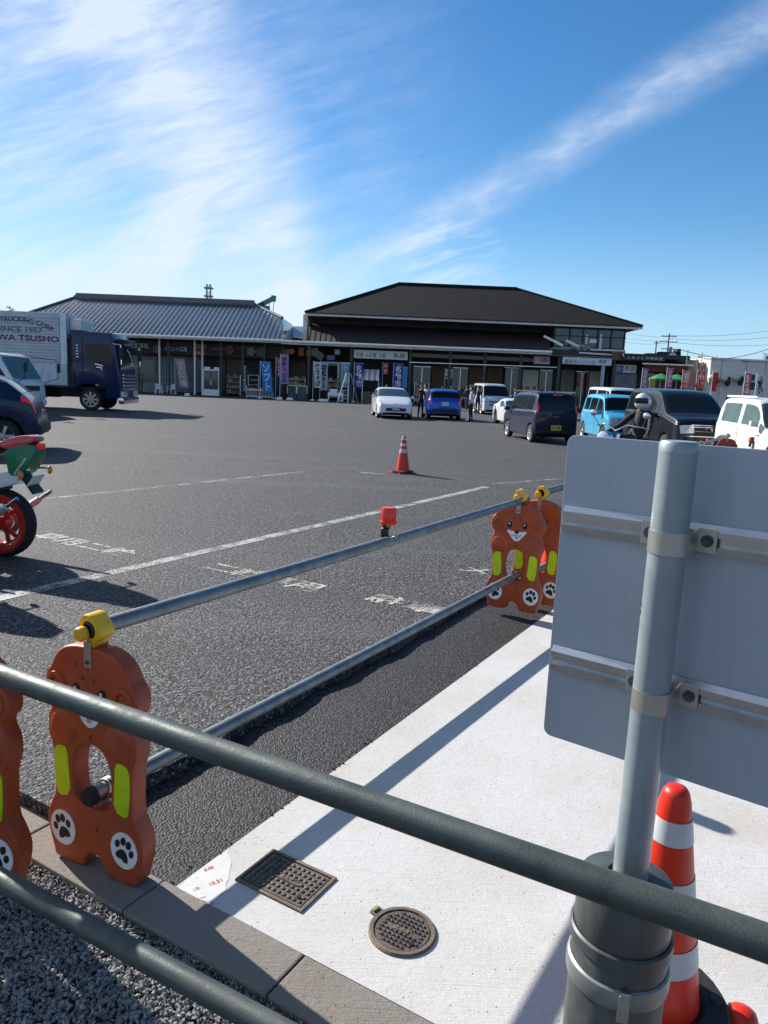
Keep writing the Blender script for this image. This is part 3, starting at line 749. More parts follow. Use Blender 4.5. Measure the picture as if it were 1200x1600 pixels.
pipe(up(bearB2, .25) - A_ * .02, up(far1, .25), RP, P['galv'], 'low second row pipe behind the bear at the grey sign')

def flasher(p, rz, label):
    o = thing('warning_lamp', label, 'lamp', p, rz, 'red warning lamps on the pipes')
    m = MB(); m.box(.012, .026, -.012, .012, -.045, .135); m.build('bracket', P['zinc'], o, bevel=.002)
    m = MB(); m.tube([(.0, -.03, -.032), (-.032, -.03, 0), (0, -.03, .032), (.03, -.03, .02)], .005, 6); m.build('hook', P['zinc'], o, smooth=60)
    m = MB(); m.tube([(.02, 0, -.045), (.02, -.01, -.075), (.05, -.02, -.085), (.09, -.03, -.08)], .003, 6); m.build('tie', P['zinc'], o, smooth=60)
    b = MB(); b.lathe([(0, .085), (.040, .085), (.046, .092), (.046, .102), (.040, .106)], 20, c=(-.022, 0, 0)); bb = b.build('housing', P['lamp_red'], o, smooth=40)
    m = MB(); m.lathe([(.041, .106), (.041, .168), (.036, .176), (0, .178)], 20, c=(-.022, 0, 0)); ln = m.build('lens', P['lamp_red'], o, smooth=40)
    m = MB()
    for k in range(10):
        a = 2 * PI * k / 10; m.box(-.022 + .040 * math.cos(a) - .002, -.022 + .040 * math.cos(a) + .002, .040 * math.sin(a) - .002, .040 * math.sin(a) + .002, .107, .166)
    m.build('lens_rib', P['lamp_red'], ln)
    m = MB(); m.lathe([(0, .012), (.020, .012), (.022, .016), (.022, .060), (.014, .066), (.014, .085)], 16, c=(-.040, 0, 0)); m.build('battery_case', P['black'], o, smooth=40)
    m = MB(); m.lathe([(0, .060), (.018, .060), (.018, .086)], 14, c=(-.004, 0, 0)); m.build('socket', P['zinc'], o, smooth=40)
    return o
tfl = ((G(610, 850, .80) - pA).dot(pB - pA)) / (pB - pA).length_squared
F0 = flasher(pA.lerp(pB, tfl), .15, 'red warning lamp clipped to the middle of the upper pipe')
for (x, y, lb) in ((1108, 690, 'red warning lamp just showing above the grey sign, left of two'), (1176, 688, 'red warning lamp just showing above the grey sign, right of two')):
    c = copy_tree(F0, loc=W(x, y, 12.4 if x > 1150 else 15.4) - Vector((0, 0, .12)), label=lb)
    pst = MB(); b = c.location; pst.tube([(b.x + .02, b.y, 0), (b.x + .02, b.y, b.z + .1)], .02, 10)
    t = thing('lamp_stake', 'thin grey stake carrying a red lamp behind the sign, ' + ('left' if x < 1150 else 'right'), 'stake', (b.x, b.y, 0)); pst.build('pole', P['galv'], t, off=t.location, smooth=60)
    m = MB(); m.lathe([(0, .05), (.12, .05), (.15, .0)], 16); m.build('foot', P['rubber'], t, smooth=40)

# ------------------------------------------------------------------ traffic cones
def cone(loc, h, label, base='square', bands=((.55, .66), (.73, .81), (.90, .955))):
    o = thing('traffic_cone', label, 'cone', loc, random.uniform(0, 1), 'traffic cones')
    k = h / .70
    def rad(z): return (.132 - .097 * min(1, (z / .70))) if z < .68 else .035
    zs = [.02 + i * .66 / 30 for i in range(31)]
    body = MB(); prof = [(rad(.02) + .012, .012), (rad(.02) + .004, .022)] + [(rad(z), z) for z in zs[1:]] + [(.0335, .685), (.026, .696), (.012, .70), (0, .70)]
    body.lathe([(r * k, z * k) for r, z in prof], 28); body.build('body', P['cone_red'], o, smooth=50)
    for a, b in bands:
        m = MB(); m.lathe([((rad(z) + .0018) * k, z * k) for z in (a * .7, (a + b) / 2 * .7, b * .7)], 28); m.build('reflective_band', P['cone_white'], o, smooth=60)
    m = MB()
    if base == 'square':
        m.box(-.19 * k, .19 * k, -.19 * k, .19 * k, 0, .022 * k); m.build('base', P['cone_red'], o, bevel=.012)
        r = MB(); r.lathe([(.13 * k, .022 * k), (.21 * k, .024 * k), (.215 * k, .045 * k), (.15 * k, .06 * k), (.12 * k, .05 * k)], 24); r.build('weight_ring', P['rubber'], o, smooth=40)
    else:
        m.lathe([(0, 0), (.19, 0), (.195, .01), (.19, .022), (.12, .03)], 24); m.build('base', P['cone_red'], o, smooth=40)
    return o
cone(G(629, 739), .70, 'red and white traffic cone standing alone out on the asphalt')
nc = G(1058, 1228, .70 + STEP); nc.z = STEP
CN = cone(nc, .70, 'tall red and white cone close behind the sign post', base='round', bands=((.795, .885), (.545, .655), (.30, .40)))
wr = thing('cone_weight', 'black rubber weight ring with red tabs round the near cone', 'weight', nc)
m = MB(); m.lathe([(.125, .03), (.20, .032), (.205, .06), (.19, .085), (.135, .09), (.122, .08), (.125, .03)], 28); m.build('ring', P['rubber'], wr, smooth=40)
for k in range(2):
    a = k * PI / 2 - .15; m = MB(); m.sphere((.235 * math.cos(a), .235 * math.sin(a), .045), .045, 12, sc=(1, 1, .7)); m.build('tab', P['cone_red'], wr, smooth=80)
    m = MB(); m.lathe([(0, .095), (.016, .095), (.018, .088)], 12, c=(.165 * math.cos(a), .165 * math.sin(a), 0)); m.build('stud', P['plastic'], wr, smooth=40)
cone(bearB + A_ * .85 + B_ * .02, .70, 'red and white cone seen through the far bear barricade')

# ------------------------------------------------------------------ the sign seen from behind
def sign():
    PX, PY = .4725, 1.2
    lf, rt = Vector((.338, 1.39, 0)), Vector((.639, 1.17, 0)); dx = (rt - lf).normalized(); ny = Vector((dx.y, -dx.x, 0))
    if ny.y > 0: ny = -ny                                          # towards the camera
    o = thing('road_sign', 'grey back of a road sign on a round post strapped to a dark sleeve', 'sign', (PX, PY, STEP))
    off = Vector((PX, PY, STEP)); z0, z1, wd = .972, 1.571, .47
    Mx = Matrix(((dx.x, -ny.x, 0, lf.x), (dx.y, -ny.y, 0, lf.y), (0, 0, 1, 0), (0, 0, 0, 1)))   # local x along board, local -y to camera
    def bld(mb, name, mat, par=o, **k):
        mb.xf(Mx); return mb.build(name, mat, par, off=off, **k)
    # board with rounded corners and folded rim
    r = .016; pts = []
    for cx, cz, a0 in ((wd - r, z0 + r, -90), (wd - r, z1 - r, 0), (r, z1 - r, 90), (r, z0 + r, 180)):
        for k in range(7): a = R(a0 + 90 * k / 6); pts.append((cx + r * math.cos(a), cz + r * math.sin(a)))
    m = MB(); m.prism(pts, 0, .004); bd = bld(m, 'board', P['board'], bevel=.001)
    m = MB(); m.prism(pts, .0045, .006); bld(m, 'sign_face', pbr('sign_front', (.55, .57, .6), .4), bd)
    # two aluminium rails, C section
    for i, zc in enumerate((1.413, 1.137)):
        m = MB(); h = .026; dp = .014
        sec = [(-h, 0), (-h + .003, -dp + .002), (-.010, -dp), (-.009, -.003), (.005, -.003), (.006, -dp), (.016, -dp), (h, -.004), (h, 0)]
        n = len(sec); vs = [(.008, y - .0006, zc + z) for z, y in sec] + [(wd - .008, y - .0006, zc + z) for z, y in sec]
        m.add(vs, [tuple(range(n)), tuple(range(2 * n - 1, n - 1, -1))] + [((k + 1) % n, k, n + k, n + (k + 1) % n) for k in range(n)])
        rl = bld(m, 'rail', P['alu'])
    # post
    pr = .0306
    m = MB(); m.tube([(PX - .006, PY, .30), (PX, PY, 1.572)], pr, 32); m.build('post', P['post'], o, off=off, smooth=40)
    m = MB(); m.lathe([(pr + .0004, 1.560), (pr + .0004, 1.574), (pr - .003, 1.579), (.0, 1.580)], 32, c=(PX, PY, 0)); m.build('post_cap', P['post'], o, off=off, smooth=40)
    # clamps
    up_ = Vector((0, 0, 1))
    for zc in (1.413, 1.137):
        m = MB(); n = 20; vs = []; hh = .019; ro = pr + .0022
        for k in range(n + 1):
            a = PI * k / n; d2 = dx * math.cos(a) + ny * math.sin(a)
            c = Vector((PX, PY, zc)); vs += [c + d2 * (pr + .0002) - up_ * hh, c + d2 * ro - up_ * hh, c + d2 * ro + up_ * hh, c + d2 * (pr + .0002) + up_ * hh]
        fs = [(4 * i + k, 4 * i + (k + 1) % 4, 4 * i + 4 + (k + 1) % 4, 4 * i + 4 + k) for i in range(n) for k in range(4)]
        m.add(vs, fs)
        cl = m.build('clamp', P['zinc'], o, off=off, smooth=40, merge=True)
        gap = (Vector((PX, PY, 0)) - lf).dot(ny)
        for e in (-1, 1):
            # leg back to the rail then a flat tab
            base = Vector((PX, PY, zc)) + dx * (e * (pr + .0012)); 
            m = MB(); m.beam(base, base - ny * (gap - .017), .0024, 2 * hh, 0); m.build('clamp_leg', P['zinc'], cl, off=off)
            t0 = Vector((PX, PY, zc)) - ny * (gap - .0175) + dx * (e * (pr - .001)); t1 = t0 + dx * (e * .033)
            m = MB(); m.beam(t0, t1, .0028, 2 * hh + .004, 0); m.build('clamp_tab', P['zinc'], cl, off=off, bevel=.0008)
            bc = t0 + dx * (e * .018) + ny * .0015
            m = MB(); xx, yy = dx, up_
            for rr, h0, h1, nn in ((.0105, 0, .002, 16), (.0075, .002, .008, 6), (.0045, .008, .014, 10)):
                vs = [bc + ny * hz + (xx * math.cos(2 * PI * j / nn) + yy * math.sin(2 * PI * j / nn)) * rr for hz in (h0, h1) for j in range(nn)]
                m.add(vs, [tuple(range(nn, 2 * nn))] + [(j, (j + 1) % nn, nn + (j + 1) % nn, nn + j) for j in range(nn)])
            m.build('bolt', P['bolt'], cl, off=off, merge=True)
    for zc in (1.30, 1.02):                                         # pressed stiffening dimples on the post edge
        m = MB()
        for k in range(2): m.cbox((PX - pr * 1.0, PY + .004, zc - k * .014), (.002, .012, .003), rot=Matrix.Rotation(.5, 3, 'X'))
        m.build('post_slot', P['dark'], o, off=off)
    return o
sign()
def sleeve():
    c = Vector((.463, 1.2, STEP)); o = thing('post_sleeve', 'dark grey plastic sleeve round the foot of the sign post with a strap', 'bollard', c)
    r = .0855
    m = MB(); m.lathe([(r + .003, 0), (r, .62), (r - .001, .735), (r - .003, .742), (r - .003, .752), (r - .001, .757), (r - .002, .835), (r - .006, .848), (r - .012, .852), (.034, .857), (.033, .84)], 48); m.build('tube', P['sleeve'], o, smooth=35)
    m = MB(); m.lathe([(r + .0005, .728), (r + .005, .731), (r + .005, .752), (r + .0005, .755)], 48); m.build('collar', P['sleeve'], o, smooth=30)
    m = MB(); m.lathe([(r + .0005, .652), (r + .0045, .655), (r + .006, .662), (r + .006, .682), (r + .0045, .690), (r + .0005, .693)], 48); s = m.build('strap', P['strap'], o, smooth=30)
    a = R(-100); q = Matrix.Rotation(a, 4, 'Z')
    m = MB(); m.box(r + .004, r + .014, -.009, .009, .640, .700); m.xf(q); m.build('buckle', P['alu'], s, bevel=.003)
    m = MB(); m.box(r + .012, r + .018, -.012, -.006, .645, .695); m.xf(q); m.build('lever', P['alu'], s, bevel=.002)
sleeve()

# ------------------------------------------------------------------ covers and the marked patch
def square_cover():
    c = ST(.236, .285, STEP); ang = math.atan2(B_.y, B_.x); o = thing('square_manhole_cover', 'rusty rectangular access cover with studded tread in the white concrete', 'manhole cover', c, ang)
    w, h = .285, .205
    m = MB()
    for (x0, x1, y0, y1) in ((-w / 2, w / 2, -h / 2, -h / 2 + .012), (-w / 2, w / 2, h / 2 - .012, h / 2), (-w / 2, -w / 2 + .012, -h / 2 + .012, h / 2 - .012), (w / 2 - .012, w / 2, -h / 2 + .012, h / 2 - .012)):
        m.box(x0, x1, y0, y1, -.03, .0065)
    m.build('frame', P['rust2'], o)
    m = MB(); m.poly([(-w / 2 + .010, -h / 2 + .010, .0012), (w / 2 - .010, -h / 2 + .010, .0012), (w / 2 - .010, h / 2 - .010, .0012), (-w / 2 + .010, h / 2 - .010, .0012)]); m.build('seat', P['dark'], o)
    m = MB(); m.box(-w / 2 + .017, w / 2 - .017, -h / 2 + .017, h / 2 - .017, .0014, .005); lid = m.build('lid', P['rust'], o, bevel=.0015)
    m = MB(); nx, ny = 11, 7
    for i in range(nx):
        for j in range(ny):
            if 3 <= i <= 7 and j == 3: continue
            x = -w / 2 + .034 + i * (w - .068) / (nx - 1); y = -h / 2 + .034 + j * (h - .068) / (ny - 1)
            m.lathe([(.0085, .0048), (.0075, .0085), (.0055, .0095), (0, .0096)], 10, c=(x, y, 0))
    m.build('tread_stud', P['rust'], lid, smooth=40)
    m = MB()
    for (x0, x1, y0, y1) in ((-.06, .06, -.012, -.0095), (-.06, .06, .0095, .012), (-.06, -.0575, -.0095, .0095), (.0575, .06, -.0095, .0095)): m.box(x0, x1, y0, y1, .0046, .0085)
    t = text_mb('量水器', .019, bold=.0006); t.xf(Matrix.Translation((0, 0, .0085)) @ Matrix.Rotation(-PI / 2, 4, 'X')); m.add(t.v, t.f)
    m.build('name_plate', P['rust2'], lid)
    m = MB(); m.lathe([(0, .0101), (.0085, .0101), (.0087, .006)], 14, c=(.095, -.05, 0)); m.build('lift_hole', P['dark'], lid)
square_cover()
def round_cover():
    c = ST(.247, .742, STEP); o = thing('round_valve_cover', 'small round brown valve cover with a lug in the white concrete', 'valve cover', c, angA)
    r = .104
    m = MB(); m.lathe([(r + .004, -.02), (r + .004, .004), (r, .009), (r - .012, .009), (r - .013, .001)], 40); m.build('frame', P['rust2'], o, smooth=35)
    m = MB(); m.lathe([(0, .0055), (r - .018, .0055), (r - .016, .002), (r - .013, .001)], 40); lid = m.build('lid', P['rust'], o, smooth=35)
    m = MB(); st = .0165; n = 6
    for i in range(-n, n + 1):
        for j in range(-n, n + 1):
            x, y = i * st, j * st
            if math.hypot(x, y) > r - .028: continue
            if abs(j) == 0 and abs(i) < 4: continue
            s = .0062
            m.add([(x - s, y - s, .0054), (x + s, y - s, .0054), (x + s, y + s, .0054), (x - s, y + s, .0054), (x - s * .6, y - s * .6, .0100), (x + s * .6, y - s * .6, .0100), (x + s * .6, y + s * .6, .0100), (x - s * .6, y + s * .6, .0100)],
                  [(4, 5, 6, 7), (0, 1, 5, 4), (1, 2, 6, 5), (2, 3, 7, 6), (3, 0, 4, 7)])
    m.build('tread_block', P['rust'], lid)
    t = text_mb('止水栓', .022, bold=.0008); t.xf(Matrix.Translation((0, 0, .0095)) @ Matrix.Rotation(-PI / 2, 4, 'X')); t.build('lettering', P['rust2'], lid)
    m = MB(); m.lathe([(0, .0104), (.0075, .0104), (.0077, .006)], 12, c=(.055, -.035, 0)); m.build('lift_hole', P['dark'], lid)
    q = Matrix.Rotation(R(165), 4, 'Z')
    m = MB(); m.box(r - .004, r + .028, -.020, .020, -.01, .008); m.xf(q); m.build('hinge_lug', P['rust2'], o, bevel=.005)
    m = MB(); m.box(r + .010, r + .026, -.012, .016, .008, .016); m.xf(q); m.build('moss', pbr('yellowed_lug', (.32, .28, .14), .8), o, bevel=.004)
round_cover()
def marked_patch():
    m = MB(); pts = [(-.002, .003), (-.004, .06), (-.003, .13), (.02, .165), (.05, .150), (.07, .165), (.10, .13), (.13, .12), (.17, .085), (.20, .07), (.225, .03), (.245, .003)]
    pts = smooth_closed(pts, 1); m.poly([ST(s, t, STEP + .0012) for s, t in pts])
    o = m.build('marked_patch', P['tape']); tag(o, 'white painted corner of the concrete with red handwritten marks', 'marking')
    for (x, y, tx, sz, mat) in ((337, 1378, '10.31', .024, 'redink'), (308, 1388, '(あ.', .019, 'inkblack'), (326, 1357, '8.98', .020, 'redink'), (306, 1371, '--:', .016, 'inkblack'), (313, 1404, 'カ一', .020, 'redink'), (328, 1413, 'スヒ', .019, 'inkblack')):
        q = text_mb(tx, sz, bold=.0004 if mat == 'redink' else -.0001); c = G(x, y, STEP + .0026)
        d = G(x + 10, y - 4, STEP) - G(x, y, STEP)
        q.xf(Matrix.Translation(c) @ Matrix.Rotation(math.atan2(d.y, d.x), 4, 'Z') @ Matrix.Rotation(-PI / 2, 4, 'X'))
        q.build('handwriting', P[mat], o)
marked_patch()

# ------------------------------------------------------------------ buildings across the lot
def RX(x0, y0, x1, y1, Y):
    """world rectangle (X0,X1,Z0,Z1) of a photo rectangle at distance Y"""
    ym, xm = (y0 + y1) / 2, (x0 + x1) / 2
    return W(x0, ym, Y).x, W(x1, ym, Y).x, W(xm, y1, Y).z, W(xm, y0, Y).z
def panel(mb, x0, y0, x1, y1, Y, t=.12, mi=0):
    a, b, c, d = RX(x0, y0, x1, y1, Y); mb.box(a, b, Y, Y + t, c, d, mi); return mb
def flat_text(txt, x0, y0, x1, y1, Y, mat, par, name='lettering', off=None, vertical=False, bold=.0):
    a, b, c, d = RX(x0, y0, x1, y1, Y)
    body = '\n'.join(txt) if vertical else txt
    q = text_mb(body, 1.0, bold=bold)
    if not q.v: return None
    xs = [v.x for v in q.v]; zs = [v.z for v in q.v]
    sx, sz = (b - a) / max(.01, max(xs) - min(xs)), (d - c) / max(.01, max(zs) - min(zs))
    mx, mz = (max(xs) + min(xs)) / 2, (max(zs) + min(zs)) / 2
    q.v = [Vector(((v.x - mx) * sx + (a + b) / 2, Y, (v.z - mz) * sz + (c + d) / 2)) for v in q.v]
    return q.build(name, mat, par, off=off)

YF = 66.0
def tile_hall():
    o = thing('tile_roof_hall', 'long hall with ribbed grey tile roof at the left behind the truck', 'building', (-20, 70, 0)); off = Vector((-20, 70, 0))
    eR, eL = W(444, 531, YF - 1), W(-28, 521, YF - 1)
    eL.z = eR.z - .12
    rL, rR = W(120, 463, 73), W(398, 477, 73); rR.z = rL.z = (rL.z + rR.z) / 2
    kR = W(441, 497, 69.5)
    bk = 12
    m = MB()
    front = [eL, eR, kR, rR, rL]
    m.poly(front); yb = 80
    m.poly([(rL.x, rL.y, rL.z), (rR.x, rR.y, rR.z), (kR.x, yb - 4, kR.z), (eR.x, yb, eR.z), (eL.x, yb, eL.z)])
    m.poly([eL, rL, (eL.x, yb, eL.z)]); m.poly([rR, kR, (kR.x, yb - 4, kR.z)])
    m.poly([kR, eR, (eR.x, yb, eR.z), (kR.x, yb - 4, kR.z)])
    rf = m.build('roof', P['tile'], o, off=off)
    # the cover-tile ribs: stacked half-round tiles, one column after another
    n_ = (eR - eL).cross(rR - eR).normalized()
    if n_.z < 0: n_ = -n_
    rib = MB(); sp = .42; ex = (eR - eL).normalized()
    # in-plane up vector
    upv = n_.cross(ex).normalized()
    if upv.z < 0: upv = -upv
    tot = (eR - eL).length; k = 0
    rl2 = [((p - eL).dot(ex), (p - eL).dot(upv)) for p in front]
    def topat(s):
        best = 0
        for i in range(1, 5):
            (s0, u0), (s1, u1) = rl2[i], rl2[(i + 1) % 5]
            if min(s0, s1) <= s <= max(s0, s1) and abs(s1 - s0) > 1e-6: best = max(best, u0 + (u1 - u0) * (s - s0) / (s1 - s0))
        return best
    s = .2
    while s < tot - .05:
        T = topat(s); seg = .55; u = -.06
        while u < T - .1:
            u1 = min(u + seg, T)
            ring = []
            for uu, rr in ((u, .100), (u1 + .02, .078)):
                for a in range(6):
                    an = PI * a / 5; ring.append(eL + ex * (s + rr * math.cos(an)) + upv * uu + n_ * (rr * math.sin(an) + .0))
            rib.add(ring, [(a, a + 1, 7 + a, 6 + a) for a in range(5)] + [(0, 1, 2, 3, 4, 5)])
            u = u1
        s += sp
    tag(rib.build('roof_tile', pbr('glazed_tile_lit', (.085, .093, .115), .26, .0, c2=(.06, .068, .088), nscale=3.5, coat=1., spec=.8), rf, off=off), kind='stuff')  # lighter tile copy, the sunlit look of the ribs is put into its colour
    rg = MB(); rg.tube([rL - Vector((.2, 0, 0)), rR], .22, 8); rg.tube([rL, eL], .16, 8); rg.tube([rR, kR], .16, 8)
    rg.beam(rL + Vector((0, 0, .12)), rR + Vector((0, 0, .12)), .5, .5)
    rg.build('ridge', P['tile'], rf, off=off, smooth=50)
    m = MB(); m.beam(Vector((eL.x, YF - 1.08, eL.z - .16)), Vector((eR.x, YF - 1.08, eR.z - .16)), .12, .24); m.build('fascia', P['fascia'], o, off=off)
    m = MB(); m.tube([Vector((eL.x, YF - 1.22, eL.z - .10)), Vector((eR.x, YF - 1.22, eR.z - .10))], .11, 10); m.build('gutter', P['fascia'], o, off=off, smooth=60)
    # walls in the shade under the eave
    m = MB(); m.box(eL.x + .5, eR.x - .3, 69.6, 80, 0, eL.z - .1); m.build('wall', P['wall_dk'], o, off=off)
    m = MB(); m.beam(Vector((eL.x, YF + 1.4, eL.z - .12)), Vector((eR.x, YF + 1.4, eR.z - .12)), 4.6, .06); m.build('soffit', P['soffit'], o, off=off)
    # bays of the shop front: shutters, glazing, boards
    for (x0, x1, mt) in ((206, 246, 'wall_gr'), (250, 262, 'shutter'), (264, 302, 'shutter'), (305, 316, 'shutter'), (318, 344, 'wall_dk'), (346, 352, 'wall_br'), (354, 378, 'wall_br'), (380, 412, 'wall_dk'), (414, 440, 'wall_dk')):
        m = MB(); panel(m, x0, 556, x1, 613, 69.3, .2); b = m.build('bay_panel', P[mt], o, off=off)
        if mt == 'shutter':
            a, bb, c, d = RX(x0, 556, x1, 613, 69.3); q = MB(); x = a + .1
            while x < bb - .1: q.box(x, x + .05, 69.24, 69.30, c, d); x += .22
            q.build('shutter_rib', P['shutter'], b, off=off)
        elif mt == 'wall_gr':
            q = MB(); panel(q, x0 + 4, 562, x1 - 4, 596, 69.2, .05); q.build('window_pane', P['glass_light'], b, off=off)
    for x in (216, 249, 263, 304, 316, 345, 379, 413, 441):
        m = MB(); a, b, c, d = RX(x - 1.2, 545, x + 1.2, 615, 66.4); m.box(a, b, 66.4, 66.6, 0, eR.z - .25)
        m.build('pillar', P['fascia'] if x in (249, 304, 316) else P['pillar'], o, off=off)
    # sign band over the bays
    m = MB(); panel(m, 200, 536, 446, 556, 67.2, .1); sb = m.build('sign_band', P['wall_dk'], o, off=off)
    red = pbr('red_sign', (.40, .04, .03), .5); wt = P['white']
    flat_text('イベント広場', 257, 541, 292, 549, 67.1, wt, sb, off=off)
    flat_text('お食事処', 203, 536, 232, 544, 67.1, wt, sb, off=off)
    m = MB(); panel(m, 305, 538, 322, 546, 67.05, .06); m.build('menu_board', pbr('tan_board', (.25, .18, .11), .6), sb, off=off)
    m = MB(); panel(m, 305, 548, 322, 555, 67.05, .06); rb = m.build('red_board', red, sb, off=off); flat_text('Steak', 308, 549, 320, 554, 67.0, wt, rb, off=off)
    pk = pbr('salmon_letters', (.62, .26, .18), .6)
    flat_text('TAKOYAKI', 330, 543, 351, 547, 67.1, pk, sb, off=off); flat_text('たこやき', 333, 548, 349, 551, 67.1, red, sb, off=off)
    flat_text('からあげ', 369, 541, 386, 545, 67.1, pk, sb, off=off)
    for (cx, cy, r, cc) in ((246, 546, 8, (.22, .12, .12)), (359, 547, 8, (.30, .07, .06)), (392, 549, 8, (.28, .25, .21)), (408, 550, 9, (.13, .13, .13)), (448, 550, 6, (.45, .16, .04)), (456, 549, 5, (.45, .25, .06)), (484, 552, 7, (.16, .24, .10)), (492, 550, 8, (.33, .32, .26)), (500, 556, 7, (.22, .26, .18))):
        q = MB(); c = W(cx, cy, 67.02); rr = r / 17.2
        for k in range(5): 
            an = k * 1.256; q.lathe([(0, -.03), (rr * .42, -.02), (rr * .45, .02)], 10, c=c + Vector((rr * .5 * math.cos(an), 0, rr * .5 * math.sin(an))), axis='Y')
        q.lathe([(0, -.05), (rr * .5, -.04), (rr * .55, .02)], 12, c=c, axis='Y')
        q.build('picture_cutout', pbr('cutout_%d' % cx, cc, .6, nscale=12, namt=.6), sb, off=off)
    m = MB(); panel(m, 423 + 1, 544, 474, 548, 67.02, .05); 
    m = MB(); panel(m, 466, 543, 475, 556, 67.0, .05); m.build('red_board', red, sb, off=off)
    return eL, eR
EL, ER = tile_hall()

def main_hall():
    o = thing('restaurant_hall', 'large two storey hall with black hipped roof and glazed upper corner', 'building', (5, 72, 0)); off = Vector((5, 72, 0))
    YE = 65.5
    # upper hipped roof
    a = W(477, 489, YE + 2.5); b = W(1004, 508, YE + 2.5); b.z = a.z = (a.z + b.z) / 2
    r1, r2 = W(622, 443, 76), W(808, 452, 76); r1.z = r2.z = (r1.z + r2.z) / 2
    yb = 90
    c1, c2 = Vector((b.x + 2, yb, a.z)), Vector((a.x - 2, yb, a.z))
    m = MB(); m.poly([a, b, r2, r1]); m.poly([b, c1, r2]); m.poly([c1, c2, r1, r2]); m.poly([c2, a, r1])
    rf = m.build('roof', P['roof'], o, off=off)
    m = MB(); m.tube([r1, r2], .18, 8); m.tube([a, r1], .13, 8); m.tube([b, r2], .13, 8); m.build('ridge_cap', P['roof'], rf, off=off, smooth=50)
    m = MB(); m.beam(a + Vector((0, .02, -.16)), b + Vector((0, .02, -.16)), .10, .26); m.build('fascia', P['fascia'], o, off=off)
    m = MB(); m.beam(a + Vector((0, -.10, -.06)), b + Vector((0, -.10, -.06)), .14, .10); m.build('gutter', P['plastic'], o, off=off)
    m = MB(); m.poly([(a.x + .2, a.y + .1, a.z - .30), (b.x - .2, b.y + .1, a.z - .30), (b.x, yb - 1, a.z - .30), (a.x, yb - 1, a.z - .30)][::-1]); m.build('eave_soffit', P['soffit'], o, off=off)
    # upper wall and the skirt roof
    xl, xr = W(484, 510, 70).x, W(976, 525, 70).x
    zl = W(650, 508, 71).z
    xm = W(862, 525, 69).x
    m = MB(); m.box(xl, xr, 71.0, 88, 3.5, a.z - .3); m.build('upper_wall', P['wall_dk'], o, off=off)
    e0, e1 = W(446, 536, YE - .5), W(858, 549, YE - .5); e0.z = e1.z = 4.93
    t0, t1 = Vector((W(486, 502, 70.9).x, 70.95, 6.95)), Vector((W(862, 512, 70.9).x, 70.95, 6.95))
    e0b = Vector((W(482, 536, YE - .5).x, YE - .5, 4.93))
    m = MB(); m.poly([e0b, e1, t1, t0]); m.poly([e0b, t0, Vector((t0.x - .3, 70.95, 4.8))]); m.poly([e1, Vector((t1.x, 70.95, 4.8)), t1]); sk = m.build('skirt_roof', P['roof_b'], o, off=off)
    m = MB(); w_ = e1.x - e0b.x; n = int(w_ / .45)
    for k in range(n + 1):
        t = k / n; p, q = e0b.lerp(e1, t), t0.lerp(t1, t); m.beam(p + Vector((0, -.02, .02)), q + Vector((0, -.02, .02)), .04, .05)
    m.build('standing_seam', P['roof_b'], sk, off=off)
    m = MB(); m.beam(W(440, 535, YE - .55).xz.to_3d() * 0 + Vector((W(440, 535, YE - .55).x, YE - .55, 4.80)), Vector((e1.x + .2, YE - .55, 4.84)), .14, .26); m.build('skirt_fascia', P['fascia'], o, off=off)
    m = MB(); m.tube([Vector((W(440, 535, YE - .7).x, YE - .72, 4.88)), Vector((e1.x + .2, YE - .72, 4.92))], .11, 10); m.build('skirt_gutter', P['fascia'], o, off=off, smooth=60)
    # end of the skirt: sloping barge boards
    for (x0, y0, x1, y1) in ((850, 525, 880, 540), (885, 532, 905, 542), (852, 540, 864, 549)):
        m = MB(); m.beam(W(x0, y0, 67.5), W(x1, y1, 66.5), .12, .20); m.build('barge_board', P['fascia'], o, off=off)
    # glazed corner of the upper floor
    zt, zb = a.z - .34, W(920, 547, 68.5).z
    x0, x1 = W(866, 528, 68.5).x, W(977, 528, 68.5).x
    m = MB(); m.box(x0, x1, 68.6, 71, zb, zt); gl = m.build('glazed_bay', P['wall_dk'], o, off=off)
    px = [866, 890, 911, 934, 955, 976]
    for i in range(5):
        u0, u1 = W(px[i] + 1.2, 528, 68.5).x, W(px[i + 1] - 1.2, 528, 68.5).x
        m = MB(); m.box(u0, u1, 68.54, 68.58, zb + .25, zt - .12); m.build('window_pane', P['glass_blue'] if i < 4 else P['glass_light'], gl, off=off)
    for x in px:
        u = W(x, 528, 68.5).x; m = MB(); m.box(u - .06, u + .06, 68.45, 68.62, zb, zt); m.build('mullion', P['plastic'], gl, off=off)
    m = MB(); m.box(x0 - .1, x1 + .1, 68.40, 68.62, zb - .02, zb + .14); m.build('sill', P['fascia'], gl, off=off)
    m = MB(); m.box(x0 - .1, x1 + .05, 68.44, 68.6, zb + 1.15, zb + 1.22); m.build('transom', P['plastic'], gl, off=off)
    # pale boards standing in the windows
    for (xx0, yy0, xx1, yy1) in ((915, 523, 918, 538), (921, 530, 932, 536), (937, 522, 940, 545)):
        m = MB(); panel(m, xx0, yy0, xx1, yy1, 68.47, .03); m.build('window_notice', P['white'], gl, off=off)
    # cut stones on the terrace in front of the bay
    rnd = random.Random(2)
    for i, (xx, yy, s) in enumerate(((872, 546, 9), (884, 545, 8), (896, 543, 10), (908, 542, 11), (919, 544, 8), (903, 547, 8))):
        c = W(xx, yy, 67.6); q = MB(); q.sphere(c, s / 36, 8, sc=(1.2, .8, .8)); q.v = [v + Vector((rnd.uniform(-.06, .06), 0, rnd.uniform(-.06, .06))) for v in q.v]
        q.build('terrace_stone', pbr('terrace_stone', (.32, .30, .24), .9, nscale=8), gl, off=off)
